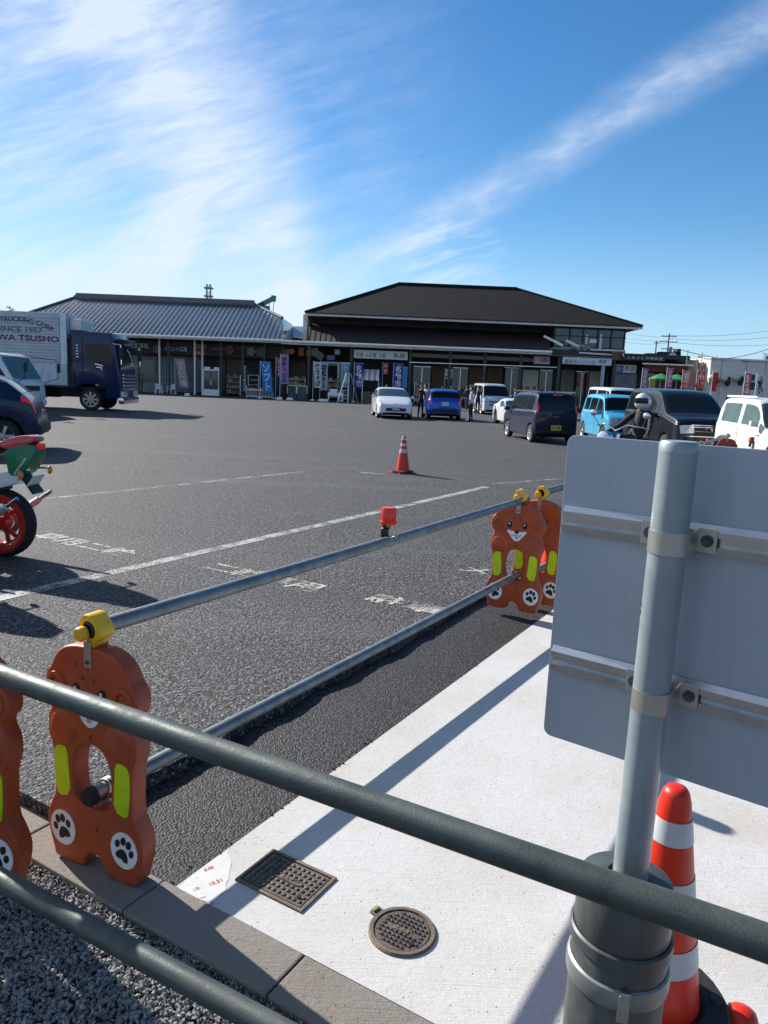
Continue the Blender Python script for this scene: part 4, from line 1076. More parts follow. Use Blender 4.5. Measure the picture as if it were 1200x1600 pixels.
    # lower floor right of the skirt
    m = MB(); a0, b0, c0, d0 = RX(858, 549, 977, 556, 66); m.box(a0, b0, 66, 72, d0 - .55, d0 + .05); m.build('canopy_edge', P['wall_dk'], o, off=off)
    m = MB(); p, q = W(905, 551, 65.9), W(978, 556, 65.9); m.beam(p, q, .1, .12); m.build('canopy_trim', P['fascia'], o, off=off)
    # ground floor: shaded shop front with pillars, beam, doors and shelves
    zc = 4.75
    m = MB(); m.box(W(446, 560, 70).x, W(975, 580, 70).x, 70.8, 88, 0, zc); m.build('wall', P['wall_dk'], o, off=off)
    m = MB(); m.box(W(446, 550, 66).x, W(975, 560, 66).x, 65.6, 70.8, zc - .06, zc - .0); m.build('ceiling', P['soffit'], o, off=off)
    m = MB(); m.box(W(640, 560, 66).x, W(860, 560, 66).x, 66.0, 66.2, W(750, 562, 66).z, W(750, 556, 66).z); m.build('lintel', P['soffit'], o, off=off)
    m = MB(); p, q = W(640, 566, 65.9), W(870, 574, 65.9); m.beam(p, q, .05, .07); m.build('light_strip', P['alu'], o, off=off)
    for x in (482, 548, 640, 702, 756, 812, 872, 958):
        m = MB(); xx = W(x, 590, 66).x; m.box(xx - .12, xx + .12, 65.9, 66.15, 0, zc); m.build('pillar', P['pillar'], o, off=off)
    for (x0, x1, y0, mt) in ((448, 478, 564, 'wall_br'), (510, 546, 566, 'glass_blue'), (575, 600, 572, 'wall_dk'), (645, 672, 572, 'glass_blue'), (674, 700, 572, 'wall_br'), (706, 730, 574, 'glass_blue'), (732, 754, 574, 'wall_br'), (760, 784, 574, 'wall_br'), (786, 810, 574, 'glass_blue'), (816, 840, 578, 'signw'), (842, 862, 578, 'glass_blue'), (876, 896, 578, 'wall_gr'), (898, 918, 580, 'glass_blue'), (920, 936, 580, 'signw'), (940, 956, 580, 'glass_blue')):
        m = MB(); a1, b1, c1_, d1 = RX(x0, y0, x1, 628, 70.6); m.box(a1, b1, 70.6, 70.78, .1, d1); bp = m.build('shop_bay', P[mt], o, off=off)
        if mt.startswith('glass'):
            q = MB(); xm_ = (a1 + b1) / 2; q.box(xm_ - .04, xm_ + .04, 70.52, 70.6, .1, d1); q.box(a1, b1, 70.52, 70.6, d1 - .08, d1); q.build('door_frame', P['alu'], bp, off=off)
    m = MB(); p = W(484, 500, 70.5); m.box(p.x - .5, p.x - .1, 69.5, 70.9, 4.9, 7.6); m.build('downpipe_box', P['fascia'], o, off=off)
    # name boards
    m = MB(); panel(m, 553, 548, 637, 561, 65.6, .12); s1 = m.build('name_board', P['signw'], o, off=off)
    flat_text('和食 ふる里', 556, 551, 588, 558, 65.58, P['black'], s1, off=off)
    flat_text('七福', 592, 552, 602, 559, 65.58, P['black'], s1, off=off); flat_text('魚島', 614, 552, 633, 559.5, 65.58, P['black'], s1, off=off)
    m = MB(); panel(m, 879, 559, 956, 570, 65.5, .12); s2 = m.build('name_board', P['signb'], o, off=off)
    flat_text('珈琲モーニング', 882, 562, 930, 569, 65.48, pbr('blue_letters', (.04, .08, .20), .5), s2, off=off)
    flat_text('喫茶', 936, 562, 948, 568, 65.48, P['black'], s2, off=off)
    m = MB(); panel(m, 834, 557, 859, 569, 65.7, .08); s3 = m.build('poster_board', pbr('pink_board', (.48, .36, .33), .6), o, off=off)
    flat_text('営業中', 845, 558, 858, 566, 65.68, P['black'], s3, off=off)
    m = MB(); panel(m, 957, 549, 976, 563, 65.4, .1); m.build('wood_sign', P['wall_br'], o, off=off)
    m = MB(); panel(m, 939, 568, 944, 612, 65.7, .3); m.build('round_pillar', pbr('pale_pillar', (.45, .52, .60), .5), o, off=off)
    # purple and white small boards left of the first name board
    m = MB(); panel(m, 511, 555, 523, 562, 66.9, .05); m.build('violet_board', pbr('violet_board', (.22, .16, .45), .5), o, off=off)
    m = MB(); panel(m, 523, 546, 531, 554, 66.9, .05); m.build('white_board', pbr('bluewhite_board', (.50, .52, .68), .5), o, off=off)
main_hall()

def link_house():
    # small metal roofed block between the halls
    o = thing('service_block', 'low blue grey metal roofed block between the two halls', 'building', (-7, 74, 0)); off = Vector((-7, 74, 0))
    a, b, c, d = RX(438, 505, 483, 534, 73)
    m = MB(); m.poly([(a, 73, c + .4), (b, 73, c + .4), (b, 77, d), (a, 77, d)]); m.build('roof', pbr('blue_metal_roof', (.20, .26, .32), .35, .4), o, off=off)
    m = MB(); m.box(a, b, 73.3, 78, 0, c + .4); m.build('wall', P['wall_br'], o, off=off)
link_house()

def right_shops():
    o = thing('low_brick_shop', 'low shop with red brick cladding and dark roof right of the hall', 'building', (26, 66, 0)); off = Vector((26, 66, 0))
    a, b, c, d = RX(976, 562, 1086, 615, 66)
    m = MB(); m.box(a, b, 67.5, 76, 0, d); m.build('wall', P['wall_dk'], o, off=off)
    a2, b2, c2, d2 = RX(974, 554, 1078, 568, 64.5)
    m = MB(); m.box(a2, b2, 64.5, 77, d2 - .35, d2); m.build('roof', P['wall_dk'], o, off=off)
    m = MB(); panel(m, 976, 556, 1040, 564, 64.4, .08); bd = m.build('sign_band', P['plastic'], o, off=off)
    flat_text('ふるさと市場食堂', 979, 557, 1036, 562, 64.35, P['signb'], bd, off=off)
    m = MB(); panel(m, 1006, 570, 1082, 582, 66.6, .3); m.build('brick_panel', P['brick'], o, off=off)
    m = MB(); p, q = W(1004, 568, 64.4), W(1084, 571, 64.4); m.beam(p, q, .1, .12); m.build('eave_trim', P['fascia'], o, off=off)
    m = MB(); panel(m, 959, 570, 994, 582, 66.3, .1); s = m.build('name_board', P['white'], o, off=off)
    m = MB(); panel(m, 960, 571, 974, 581, 66.25, .04); m.build('blue_panel', pbr('blue_panel', (.10, .14, .42), .5), s, off=off)
    flat_text('大', 962, 572, 970, 580, 66.2, P['white'], s, off=off); flat_text('売', 976, 572, 983, 580, 66.25, P['inkblack'], s, off=off); flat_text('店', 985, 572, 992, 580, 66.25, P['inkblack'], s, off=off)
    for x0, x1, mt in ((960, 994, 'shutter'), (1008, 1022, 'glass_blue'), (1024, 1050, 'wall_br'), (1052, 1068, 'glass_blue')):
        m = MB(); a1, b1, c1, d1 = RX(x0, 583, x1, 615, 67.2); m.box(a1, b1, 67.2, 67.4, 0, d1); m.build('shop_bay', P[mt], o, off=off)
    # stepped gear on the roof
    for (x0, y0, x1, y1) in ((1012, 552, 1030, 557), (1032, 550, 1064, 556), (1058, 545, 1064, 553)):
        m = MB(); panel(m, x0, y0, x1, y1, 67, 1.0); m.build('roof_unit', P['plastic'], o, off=off)
    m = MB(); m.lathe([(0, 0), (.30, -.05), (.36, -.12)], 14, c=W(1050, 557, 66), axis='Y'); m.build('satellite_dish', P['fascia'], o, off=off, smooth=40)
    # red fruit lettering and green parasols are goods of their own below
    w = thing('cream_wall_building', 'plain cream rendered block with vents at the right edge', 'building', (46, 64, 0)); off = Vector((46, 64, 0))
    a, b, c, d = RX(1108, 563, 1235, 620, 62)
    m = MB(); m.box(a, b + 6, 62, 74, -.1, d); m.build('wall', P['wall_cr'], w, off=off)
    m = MB(); m.box(a - .05, b + 6.05, 61.93, 74.05, d - .02, d + .10); m.build('parapet', P['fascia'], w, off=off)
    for x in (1127, 1166, 1196):
        u = W(x, 580, 61.95).x; m = MB(); m.box(u - .02, u + .02, 61.985, 62.02, 0, d - .05); m.build('render_joint', P['wall_gr'], w, off=off)
    m = MB(); panel(m, 1160, 582, 1181, 610, 61.94, .1); fr = m.build('window', P['white'], w, off=off)
    for (x0, y0, x1, y1) in ((1162, 585, 1170, 595), (1171.5, 585, 1179.5, 595), (1162, 597, 1170, 609), (1171.5, 597, 1179.5, 609)):
        m = MB(); panel(m, x0, y0, x1, y1, 61.90, .05); m.build('pane', P['glass_dark'], fr, off=off)
    for (x, y) in ((1113, 591), (1132, 592), (1152, 591)):
        c = W(x, y, 61.6); m = MB(); m.sphere(c, .38, 12, sc=(1, .8, .7)); m.build('wall_vent', pbr('pale_vent', (.5, .5, .42), .6), w, off=off, smooth=60)
        m = MB(); m.sphere(W(x + 5, y + 4, 61.5), .34, 10, sc=(.7, .8, 1.2)); m.build('exhaust_hood', P['plastic'], w, off=off, smooth=40)
    f = thing('timber_screen', 'weathered vertical board screen between brick shop and cream block', 'fence', (40, 63, 0)); off = Vector((40, 63, 0))
    a, b, c, d = RX(1086, 566, 1108, 615, 63); n = 9
    for k in range(n):
        x = a + (b - a) * k / n; m = MB(); m.box(x, x + (b - a) / n - .03, 63 + .02 * (k % 2), 63.06 + .02 * (k % 2), 0, d + .05 * math.sin(k * 2.1)); m.build('board', pbr('grey_board', (.20, .16, .12), .85), f, off=off)
right_shops()

# ------------------------------------------------------------------ far masts, poles, wires, crane, trees
def lattice_mast(x, ytop, ybot, Y, w, label):
    b, t = W(x, ybot, Y), W(x, ytop, Y); o = thing('lattice_mast', label, 'mast', (b.x, Y, 0)); off = Vector((b.x, Y, 0)); H_ = t.z
    for sx in (-1, 1):
        for sy in (-1, 1):
            m = MB(); m.beam((b.x + sx * w, Y + sy * w, 0), (b.x + sx * w * .6, Y + sy * w * .6, H_), .16, .16); m.build('leg', P['mast'], o, off=off)
    n = 16
    for k in range(n):
        z = H_ * (k + .5) / n; ww = w * (1 - .4 * z / H_); m = MB()
        for i in range(4):
            c = [(-1, -1), (1, -1), (1, 1), (-1, 1)]; p, q = c[i], c[(i + 1) % 4]
            m.beam((b.x + p[0] * ww, Y + p[1] * ww, z - H_ / n * .5), (b.x + q[0] * ww, Y + q[1] * ww, z + H_ / n * .5), .10, .10)
        m.build('brace', P['mast'], o, off=off)
    for k, z in enumerate((.80, .88, .96)):
        m = MB(); m.cbox((b.x, Y, H_ * z), (w * 2.6, w * 2.6, .35)); m.build('platform', P['mast'], o, off=off)
lattice_mast(326, 444, 480, 190, .75, 'thin lattice radio mast behind the tile roof')
def crane():
    p = W(418, 490, 120); o = thing('tower_crane', 'teal crane head poking above the tile roof', 'crane', (p.x, 120, 0)); off = Vector((p.x, 120, 0))
    m = MB(); m.beam((p.x, 120, 0), W(417, 478, 120), .9, .9); m.build('mast', P['teal'], o, off=off)
    m = MB(); m.beam(W(404, 478, 120), W(428, 466, 120), .5, .7); m.beam(W(424, 466, 120), W(431, 467, 120), .6, .9); jb = m.build('jib', P['teal'], o, off=off)
    m = MB(); m.beam(W(404, 480, 120), W(414, 478, 120), .8, 1.0); m.build('counterweight', P['plastic'], o, off=off)
    m = MB(); m.tube([W(428, 467, 120), W(427, 486, 120)], .05, 6); m.tube([W(421, 470, 120), W(421, 486, 120)], .04, 6); m.build('cable', P['plastic'], o, off=off)
crane()
def power_pole(x, ytop, Y, label, arms):
    t = W(x, ytop, Y); o = thing('power_pole', label, 'pole', (t.x, Y, 0)); off = Vector((t.x, Y, 0))
    m = MB(); m.tube([(t.x, Y, 0), (t.x, Y, t.z)], [.17, .10], 10); m.build('pole', P['wood'], o, off=off, smooth=60)
    for z, w in arms:
        m = MB(); m.beam((t.x - w, Y, t.z - z), (t.x + w, Y, t.z - z), .10, .12); a = m.build('crossarm', P['mast'], o, off=off)
        for u in (-.9, -.4, .4, .9):
            q = MB(); q.lathe([(.05, 0), (.07, .1), (.04, .2)], 8, c=(t.x + u * w, Y, t.z - z + .05)); q.build('insulator', P['fascia'], a, off=off)
    m = MB(); m.lathe([(.22, 0), (.24, .1), (.24, .6), (.2, .7), (0, .7)], 12, c=(t.x + .4, Y, t.z - 2.6)); m.build('transformer', P['mast'], o, off=off, smooth=40)
    return t
pp1 = power_pole(1046, 521, 110, 'wooden power pole with crossarms right of the hall, taller one', ((.4, 1.1), (1.2, 1.3), (2.2, 1.0)))
pp2 = power_pole(1026, 533, 130, 'plain power pole right of the hall, shorter and thinner one', ((.3, .5),))
def wire(p, q, sag, label, r=.022):
    pts = [p.lerp(q, i / 20) - Vector((0, 0, sag * 4 * (i / 20) * (1 - i / 20))) for i in range(21)]
    m = MB(); c = (p + q) / 2; m.tube(pts, r, 5); o = m.build('power_line', P['plastic'], off=c); o.location = c
    tag(o, label, 'cable', 'overhead power lines')
for i, (ya, xb, yb, Yb) in enumerate(((524, 1260, 507, 100), (529, 1260, 519, 100), (534, 1260, 533, 100))):
    wire(W(1046, ya, 110), W(xb, yb, Yb), .6, ('highest', 'middle', 'lowest')[i] + ' power line running right from the taller pole')
for i, (yy, yb) in enumerate(((526, 514), (531, 523), (536, 530))):
    wire(W(1046, yy, 110), W(960, yb, 160), .5, ('highest', 'middle', 'lowest')[i] + ' power line running left from the taller pole behind the roof')
wire(W(1062, 546, 66), W(1215, 566, 60), .3, 'thick cable sagging over the cream block from the roof gear', .03)
wire(W(1100, 560, 62), W(1215, 540, 58), .35, 'thin cable rising to the right above the cream block', .025)
for i, x in enumerate((1073, 1096, 1119, 1142)):
    b = W(x, 566, 62.6); t = W(x, 546 + i * 4.5, 62.6); m = MB(); m.tube([(0, 0, -.2), (0, 0, t.z - b.z + .0)], .035, 6); o = m.build('antenna_stub', P['mast']); o.location = b
    tag(o, ('first', 'second', 'third', 'last')[i] + ' short cable stub from the left along the low roofs at right', 'stub', 'cable stubs on the low roofs')

def leafy_tree(x, ytop, ybot, Y, wpx, label, n=900, seed=1, nm='tree'):
    t, b = W(x, ytop, Y), W(x, ybot, Y); o = thing(nm, label, 'tree', (t.x, Y, 0)); rnd = random.Random(seed)
    H_ = t.z; wr_ = wpx / FPX * Y / 2; m = MB(); m.tube([(0, 0, 0), (.1, 0, H_ * .5), (0, .1, H_ * .92)], [.25, .16, .04], 8)
    for k in range(9):
        a = k * 2.4; z = H_ * (.45 + .05 * k); m.tube([(0, 0, z), (math.cos(a) * wr_ * .7, math.sin(a) * wr_ * .7, z + H_ * .1)], [.07, .015], 5)
    m.build('trunk', P['trunk'], o, smooth=60)
    m = MB(); z0 = max(H_ * .25, b.z - 1)
    blobs = [(rnd.uniform(-.7, .7) * wr_, rnd.uniform(-.7, .7) * wr_, z0 + (H_ - z0) * rnd.uniform(.1, .82), rnd.uniform(.25, .5) * wr_) for _ in range(16)]
    for i in range(n):
        bx, by, bz, br = rnd.choice(blobs); d = Vector((rnd.gauss(0, 1), rnd.gauss(0, 1), rnd.gauss(0, 1))).normalized() * br * rnd.uniform(.5, 1.1)
        c = Vector((bx, by, min(bz + d.z, H_))) + Vector((d.x, d.y, 0)); s = rnd.uniform(.10, .24) * max(.6, wr_ / 2); q = Matrix.Rotation(rnd.uniform(0, 6), 3, Vector((rnd.uniform(-1, 1), rnd.uniform(-1, 1), rnd.uniform(-1, 1))))
        m.poly([c + q @ Vector(v) for v in ((-s, 0, 0), (0, -s * .5, .1 * s), (s, 0, 0), (0, s * .5, .1 * s))])
    m.build('crown', P['leaf'], o)
leafy_tree(1097, 554, 575, 85, 22, 'small dark tree top between the brick shop and cream block', 700, 3)
leafy_tree(1208, 548, 570, 75, 30, 'dark green tree top at the right edge above the cream block', 900, 4)
leafy_tree(15, 474, 500, 120, 11, 'tiny pointed tree top above the lorry box at the left edge', 420, 5, 'conifer')
leafy_tree(21, 478, 500, 118, 8, 'second tiny tree top just right of the pointed one above the lorry box', 300, 6, 'conifer')

# ------------------------------------------------------------------ banners and goods before the shops
def banner(x, ytop, ybot, wpx, Y, col, txt, tcol, label, lean=0., poleh=None, seed=0):
    top, bot = W(x, ytop, Y), W(x, ybot, Y); w = wpx / FPX * Y; o = thing('banner', label, 'banner', (top.x, Y, 0), 0, 'upright banner flags before the shops')
    h = top.z - bot.z; zt = top.z; px = -w / 2 - .03
    m = MB(); m.tube([(px, 0, 0), (px, 0, zt + .12)], .022, 8); m.tube([(px, 0, zt + .02), (px + w + .05, 0, zt + .02)], .014, 6); m.build('pole', P['white'], o, smooth=60)
    m = MB(); m.lathe([(0, .09), (.16, .09), (.2, .03), (.2, 0)], 14, c=(px, 0, 0)); m.build('base', P['white'], o, smooth=40)
    n = 12; vs = []; rnd = random.Random(seed + int(x))
    ph = rnd.uniform(0, 6)
    def bend(u, v): return lean * v * h * .45 + (.03 * math.sin(v * 7 + ph)) * v, .05 * math.sin(v * 9 + u * 3 + ph) * (.3 + v)
    m = MB()
    for k in range(n + 1):
        v = k / n
        for j in range(5):
            u = j / 4; dx_, dy_ = bend(u, v); vs.append((px + .03 + u * w + dx_, dy_, zt - v * h))
    m.add(vs, [(k * 5 + j, (k + 1) * 5 + j, (k + 1) * 5 + j + 1, k * 5 + j + 1) for k in range(n) for j in range(4)])
    cl = m.build('cloth', col, o, smooth=80)
    if txt:
        q = text_mb('\n'.join(txt), 1.0, bold=.03); xs = [v.x for v in q.v]; zs = [v.z for v in q.v]
        ax, bx, az, bz = min(xs), max(xs), min(zs), max(zs)
        nv = []
        for v in q.v:
            u = .14 + .72 * (v.x - ax) / (bx - ax); vv = .06 + .88 * (bz - v.z) / (bz - az); dx_, dy_ = bend(u, vv)
            nv.append(Vector((px + .03 + u * w + dx_, dy_ - .02, zt - vv * h)))
        q.v = nv; q.build('lettering', tcol, cl)
    return o
Bc = lambda n, c: pbr('cloth_' + n, c, .8, namt=.15, nscale=3)
WT, BK = Bc('white', (.62, .60, .60)), Bc('black', (.02, .02, .02))
BLU, LBL, RED, PUR, PNK, SKY = Bc('blue', (.015, .03, .30)), Bc('lightblue', (.10, .34, .55)), Bc('red', (.50, .03, .035)), Bc('purple', (.36, .22, .46)), Bc('pink', (.48, .30, .30)), Bc('azure', (.02, .20, .55))
banner(281, 561, 605, 14, 66.8, PNK, '冷たい飲物', WT, 'faded pink leaning banner in front of the shutter', .35)
banner(415, 566, 613, 15, 63.5, SKY, 'ソフト', WT, 'azure blue banner with white lettering bulging beside the produce stand', .22)
banner(436, 560, 590, 8, 64.5, RED, 'うどん', WT, 'narrow red banner just left of the purple one', .05)
banner(445, 555, 600, 12, 63.9, PUR, '手打うどん', BK, 'mauve banner with dark lettering beside the glass cases', 0)
banner(496, 566, 606, 11, 64.2, WT, '焼きそば', BK, 'white banner with bold black lettering, left of the grey pair', .12)
banner(507, 566, 610, 11, 64.6, Bc('greyw', (.42, .40, .44)), '定食', BK, 'grey white banner with black lettering, right of the pair', 0)
banner(541, 569, 602, 11, 65.3, LBL, 'かき氷', WT, 'light blue banner behind the step ladder', 0)
banner(561, 568, 607, 13, 64.6, BLU, '名物市', WT, 'deep blue banner with white lettering left of the striped awning', .05)
banner(623, 569, 607, 14, 64.2, BLU, '名物市', WT, 'deep blue banner with white lettering under the cream name board, right one', 0)
banner(634, 574, 606, 6, 64.8, LBL, '', None, 'plain light blue strip banner right of the deep blue one', 0)
banner(603, 568, 585, 8, 66.3, RED, '祭', WT, 'small red banner hanging over the shop door', 0)
banner(702, 577, 592, 11, 66.5, WT, '大', BK, 'small white banner with a dark character over the crowd', -.1)
banner(1009, 577, 606, 8, 60, Bc('mauve', (.34, .14, .26)), '大売出し', WT, 'dark pink banner at the left of the brick shop', 0)
banner(1048, 576, 606, 9, 60, Bc('mag', (.48, .09, .22)), '大売出し', WT, 'magenta banner in front of the green parasols', 0)
banner(1074, 580, 606, 12, 56, Bc('orangered', (.62, .16, .11)), '営業', WT, 'orange red banner beside the brick shop doorway', -.15)
banner(1097, 580, 606, 13, 55, Bc('vermil', (.62, .09, .05)), '巾', WT, 'bright vermilion banner in front of the timber screen', -.18)
banner(1119, 582, 612, 8, 54, RED, '', None, 'plain red banner against the cream wall', -.1)
banner(1170, 583, 617, 9, 52, Bc('rosered', (.42, .09, .11)), '新鮮野菜', WT, 'rose red banner in front of the white window', 0)
banner(1190, 586, 618, 12, 51, WT, '水', BK, 'white banner with a black character at the right edge', 0)

def shop_goods():
    # freezer cabinet
    a, b, c, d = RX(317, 577, 342, 616, 66.2); o = thing('drinks_cabinet', 'white upright chiller cabinet with two glass doors under the tile roof', 'cabinet', ((a + b) / 2, 66.6, 0)); w = (b - a) / 2
    m = MB(); m.box(-w, w, -.35, .35, 0, .55); m.box(-w, w, -.35, .35, d - .12, d); m.box(-w, -w + .08, -.35, .35, .55, d - .12); m.box(w - .08, w, -.35, .35, .55, d - .12); m.box(-w + .08, w - .08, .30, .35, .55, d - .12); m.build('case', P['white'], o)
    for s in (-1, 1):
        m = MB(); m.box(min(s * .03, s * (w - .08)), max(s * .03, s * (w - .08)), -.37, -.345, .58, d - .15); g_ = m.build('door', P['glass_blue'], o); q = MB(); q.box(s * .04 - .015, s * .04 + .015, -.41, -.375, .9, 1.4); q.build('handle', P['alu'], g_)
    for k, (x, s) in enumerate(((-.4, .5), (.45, .45))):
        q = MB(); q.cbox((x, 0, d + .10), (s, .4, .2)); t = tag(q.build('carton', P['white'], bevel=.01), ('left', 'right')[k] + ' pale carton on top of the drinks cabinet', 'box'); t.location = o.location
    # white plastic chair
    p = W(248, 613, 65.8); o = thing('garden_chair', 'white plastic armchair beside the shutters under the tile roof', 'chair', (p.x, 65.8, 0), .5)
    m = MB(); m.box(-.26, .26, -.26, .24, .40, .44); m.build('seat', P['white'], o, bevel=.01)
    for i in range(5):
        m = MB(); m.box(-.24 + i * .10, -.16 + i * .10, .20, .23, .44, .86); m.build('back_slat', P['white'], o)
    for sx in (-1, 1):
        for sy in (-1, 1): m = MB(); m.beam((sx * .23, sy * .22, .40), (sx * .29, sy * .27, 0), .05, .05); m.build('leg', P['white'], o)
        m = MB(); m.beam((sx * .27, -.25, .64), (sx * .27, .24, .66), .05, .03); m.beam((sx * .27, -.24, .42), (sx * .27, -.24, .64), .04, .04); m.build('armrest', P['white'], o)
    copy_tree(o, loc=(p.x + 1.0, 66.2, 0), rz=-.6, label='second white plastic armchair half behind the shutter post')
    # produce stand
    a, b, c, d = RX(385, 600, 426, 620, 64.2); o = thing('produce_stand', 'low stand with colourful produce front beside the azure banner', 'stand', ((a + b) / 2, 64.2, 0)); w = (b - a) / 2
    m = MB(); m.box(-w, w, 0, .7, .1, .75); m.build('counter', P['white'], o)
    for sx in (-1, 1): m = MB(); m.box(sx * w - .04, sx * w + .04, .0, .7, 0, 1.0); m.build('leg', P['alu'], o)
    rnd = random.Random(8)
    for k in range(26):
        q = MB(); cc = rnd.choice([(.45, .08, .05), (.12, .28, .06), (.5, .35, .06), (.5, .18, .05), (.4, .4, .35)]); x = -w + .1 + (2 * w - .2) * k / 25
        q.sphere((x, .15 + rnd.uniform(-.05, .3), .80), rnd.uniform(.07, .12), 8); q.build('produce', pbr('produce_%d%d' % (int(cc[0] * 100), int(cc[1] * 100)), cc, .5), o, smooth=80)
    for k in range(8):
        q = MB(); cc = rnd.choice([(.35, .08, .05), (.10, .22, .08), (.5, .45, .35), (.1, .15, .3)]); x0 = -w + .05 + k * (2 * w - .1) / 8
        q.box(x0, x0 + (2 * w - .1) / 8 - .03, -.02, 0, .18, .66); q.build('price_card', pbr('card_%d%d' % (int(cc[0] * 100), int(cc[1] * 100)), cc, .5), o)
    # shelf rack behind it
    a, b, c, d = RX(388, 586, 404, 603, 66.5); o = thing('wire_rack', 'pale wire rack behind the produce stand', 'rack', ((a + b) / 2, 66.5, 0)); w = (b - a) / 2
    for sx in (-1, 1): m = MB(); m.box(sx * w - .02, sx * w + .02, -.02, .02, 0, d); m.build('upright', P['alu'], o)
    for k in range(5): m = MB(); m.box(-w, w, -.02, .4, d - .02 - k * .42, d - k * .42); m.build('shelf', P['alu'], o)
    # white totem of lettering
    m = MB(); panel(m, 379, 570, 385, 612, 66.4, .05); o = m.build('totem_sign', P['plastic']); tag(o, 'tall narrow black sign with white vertical lettering by the produce stand', 'sign'); flat_text('本日の特売品', 380, 571, 384.5, 611, 66.35, P['white'], o, vertical=True)
    # glass cases
    for k, (x0, x1) in enumerate(((449, 463), (464, 480))):
        a, b, c, d = RX(x0, 598, x1, 612, 65); o = thing('glass_case', ('left', 'right')[k] + ' glass display case beside the mauve banner', 'display case', ((a + b) / 2, 65, 0), 0, 'display cases'); w = (b - a) / 2
        m = MB(); m.box(-w, w, 0, .6, .0, .5); m.build('plinth', P['pillar'], o)
        m = MB(); m.box(-w + .03, w - .03, .03, .57, .5, 1.15); m.build('glass', P['glass_light'], o)
        for sx in (-1, 1): m = MB(); m.box(sx * w - .025, sx * w + .025, -.01, .03, .5, 1.2); m.build('post', P['alu'], o)
        m = MB(); m.box(-w, w, -.01, .6, 1.15, 1.2); m.build('top', P['alu'], o)
    # step ladder
    p = W(543, 627, 60); o = thing('step_ladder', 'tall silver step ladder standing open before the deep blue banner', 'ladder', (p.x, 60, 0), .15); hh = W(543, 583, 60).z
    for sx in (-1, 1):
        m = MB(); m.beam((sx * .12 - .05, -.02, hh), (sx * .42 - .45, -.55, 0), .05, .03); m.build('front_rail', P['alu'], o)
        m = MB(); m.beam((sx * .12 + .05, .02, hh), (sx * .25 + .65, .5, 0), .05, .03); m.build('rear_rail', P['alu'], o)
    for k in range(6):
        t = (k + 1) / 7; m = MB(); m.beam((-.05 - .4 * t - (.12 + .3 * t), -.02 - .53 * t, hh * (1 - t)), (-.05 - .4 * t + (.12 + .3 * t), -.02 - .53 * t, hh * (1 - t)), .08, .03); m.build('tread', P['alu'], o)
    # small white table
    p = W(525, 612, 64); o = thing('white_table', 'small white cloth table left of the step ladder', 'table', (p.x, 64, 0))
    m = MB(); m.box(-.65, .65, -.35, .35, .70, .75); m.box(-.66, .66, -.36, -.345, .45, .74); m.build('top', P['white'], o, bevel=.01)
    for sx in (-1, 1):
        for sy in (-1, 1): m = MB(); m.box(sx * .6 - .025, sx * .6 + .025, sy * .3 - .025, sy * .3 + .025, 0, .7); m.build('leg', P['alu'], o)
    q = MB(); q.cbox((p.x - .2, 64, .9), (.6, .4, .3)); tag(q.build('carton', P['white'], bevel=.01), 'pale carton on the small white table', 'box')
    # striped awning stall
    a, b, c, d = RX(567, 577, 592, 610, 65.2); o = thing('awning_stall', 'small stall with a pink striped awning behind the white hatchback', 'stall', ((a + b) / 2, 65.2, 0)); w = (b - a) / 2
    for k in range(6):
        x0 = -w + k * 2 * w / 6; m = MB(); m.poly([(x0, -.9, d - .75), (x0 + 2 * w / 6, -.9, d - .75), (x0 + 2 * w / 6, .6, d), (x0, .6, d)]); m.poly([(x0, -.9, d - .75), (x0, -.9, d - .95), (x0 + 2 * w / 6, -.9, d - .95), (x0 + 2 * w / 6, -.9, d - .75)]); m.build('awning_strip', P['white'] if k % 2 else PNK, o)
    for sx in (-1, 1): m = MB(); m.box(sx * w - .03, sx * w + .03, -.85, -.79, 0, d - .75); m.build('post', P['alu'], o)
    m = MB(); m.box(-w, w, -.5, .4, 0, .95); m.build('counter', P['wall_br'], o)
    # green parasols
    for k, (x, y) in enumerate(((1033, 585), (1058, 586))):
        t = W(x, y, 62); o = thing('green_parasol', ('left', 'right')[k] + ' green parasol before the brick shop', 'parasol', (t.x, 62, 0), 0, 'green parasols')
        m = MB(); m.tube([(0, 0, 0), (0, 0, t.z)], .03, 8); m.build('pole', P['white'], o)
        m = MB(); m.lathe([(0, t.z + .08), (.5, t.z - .1), (1.0, t.z - .35), (1.0, t.z - .5)], 8); m.build('canopy', pbr('parasol_green', (.03, .22, .07), .7), o)
    # yellow standing figure board
    m = MB(); panel(m, 1015, 592, 1024, 606, 61, .05); o = m.build('yellow_board', pbr('yellow_board', (.40, .32, .05), .6, nscale=14, namt=.6)); tag(o, 'small yellow standing board by the parasols', 'board')
    m = MB(); panel(m, 1048 - 22, 573, 1070, 579, 66.5, .04); 
    # white crates on the ground before the shops
    for k, (x, y, w) in enumerate(((293, 616, 8), (437, 620, 9), (453, 621, 10), (506, 623, 14), (640, 560, 0))):
        if not w: continue
        p = W(x, y, 62.5); s = w / 18; q = MB(); q.add([(-s / 2, -.2, 0), (s / 2, -.2, 0), (s / 2, .2, 0), (-s / 2, .2, 0), (-s * .4, -.15, .2), (s * .4, -.15, .2), (s * .4, .15, .2), (-s * .4, .15, .2)], [(0, 1, 5, 4), (1, 2, 6, 5), (2, 3, 7, 6), (3, 0, 4, 7), (4, 5, 6, 7)])
        o = q.build('banner_weight', P['white'], bevel=.02); o.location = (p.x, 62.5, 0); tag(o, 'white water weight on the ground, ' + ('by the pink banner', 'under the mauve banner', 'below the display cases', 'under the grey white banners')[k], 'weight', 'white weights before the shops')
    rnd = random.Random(21)
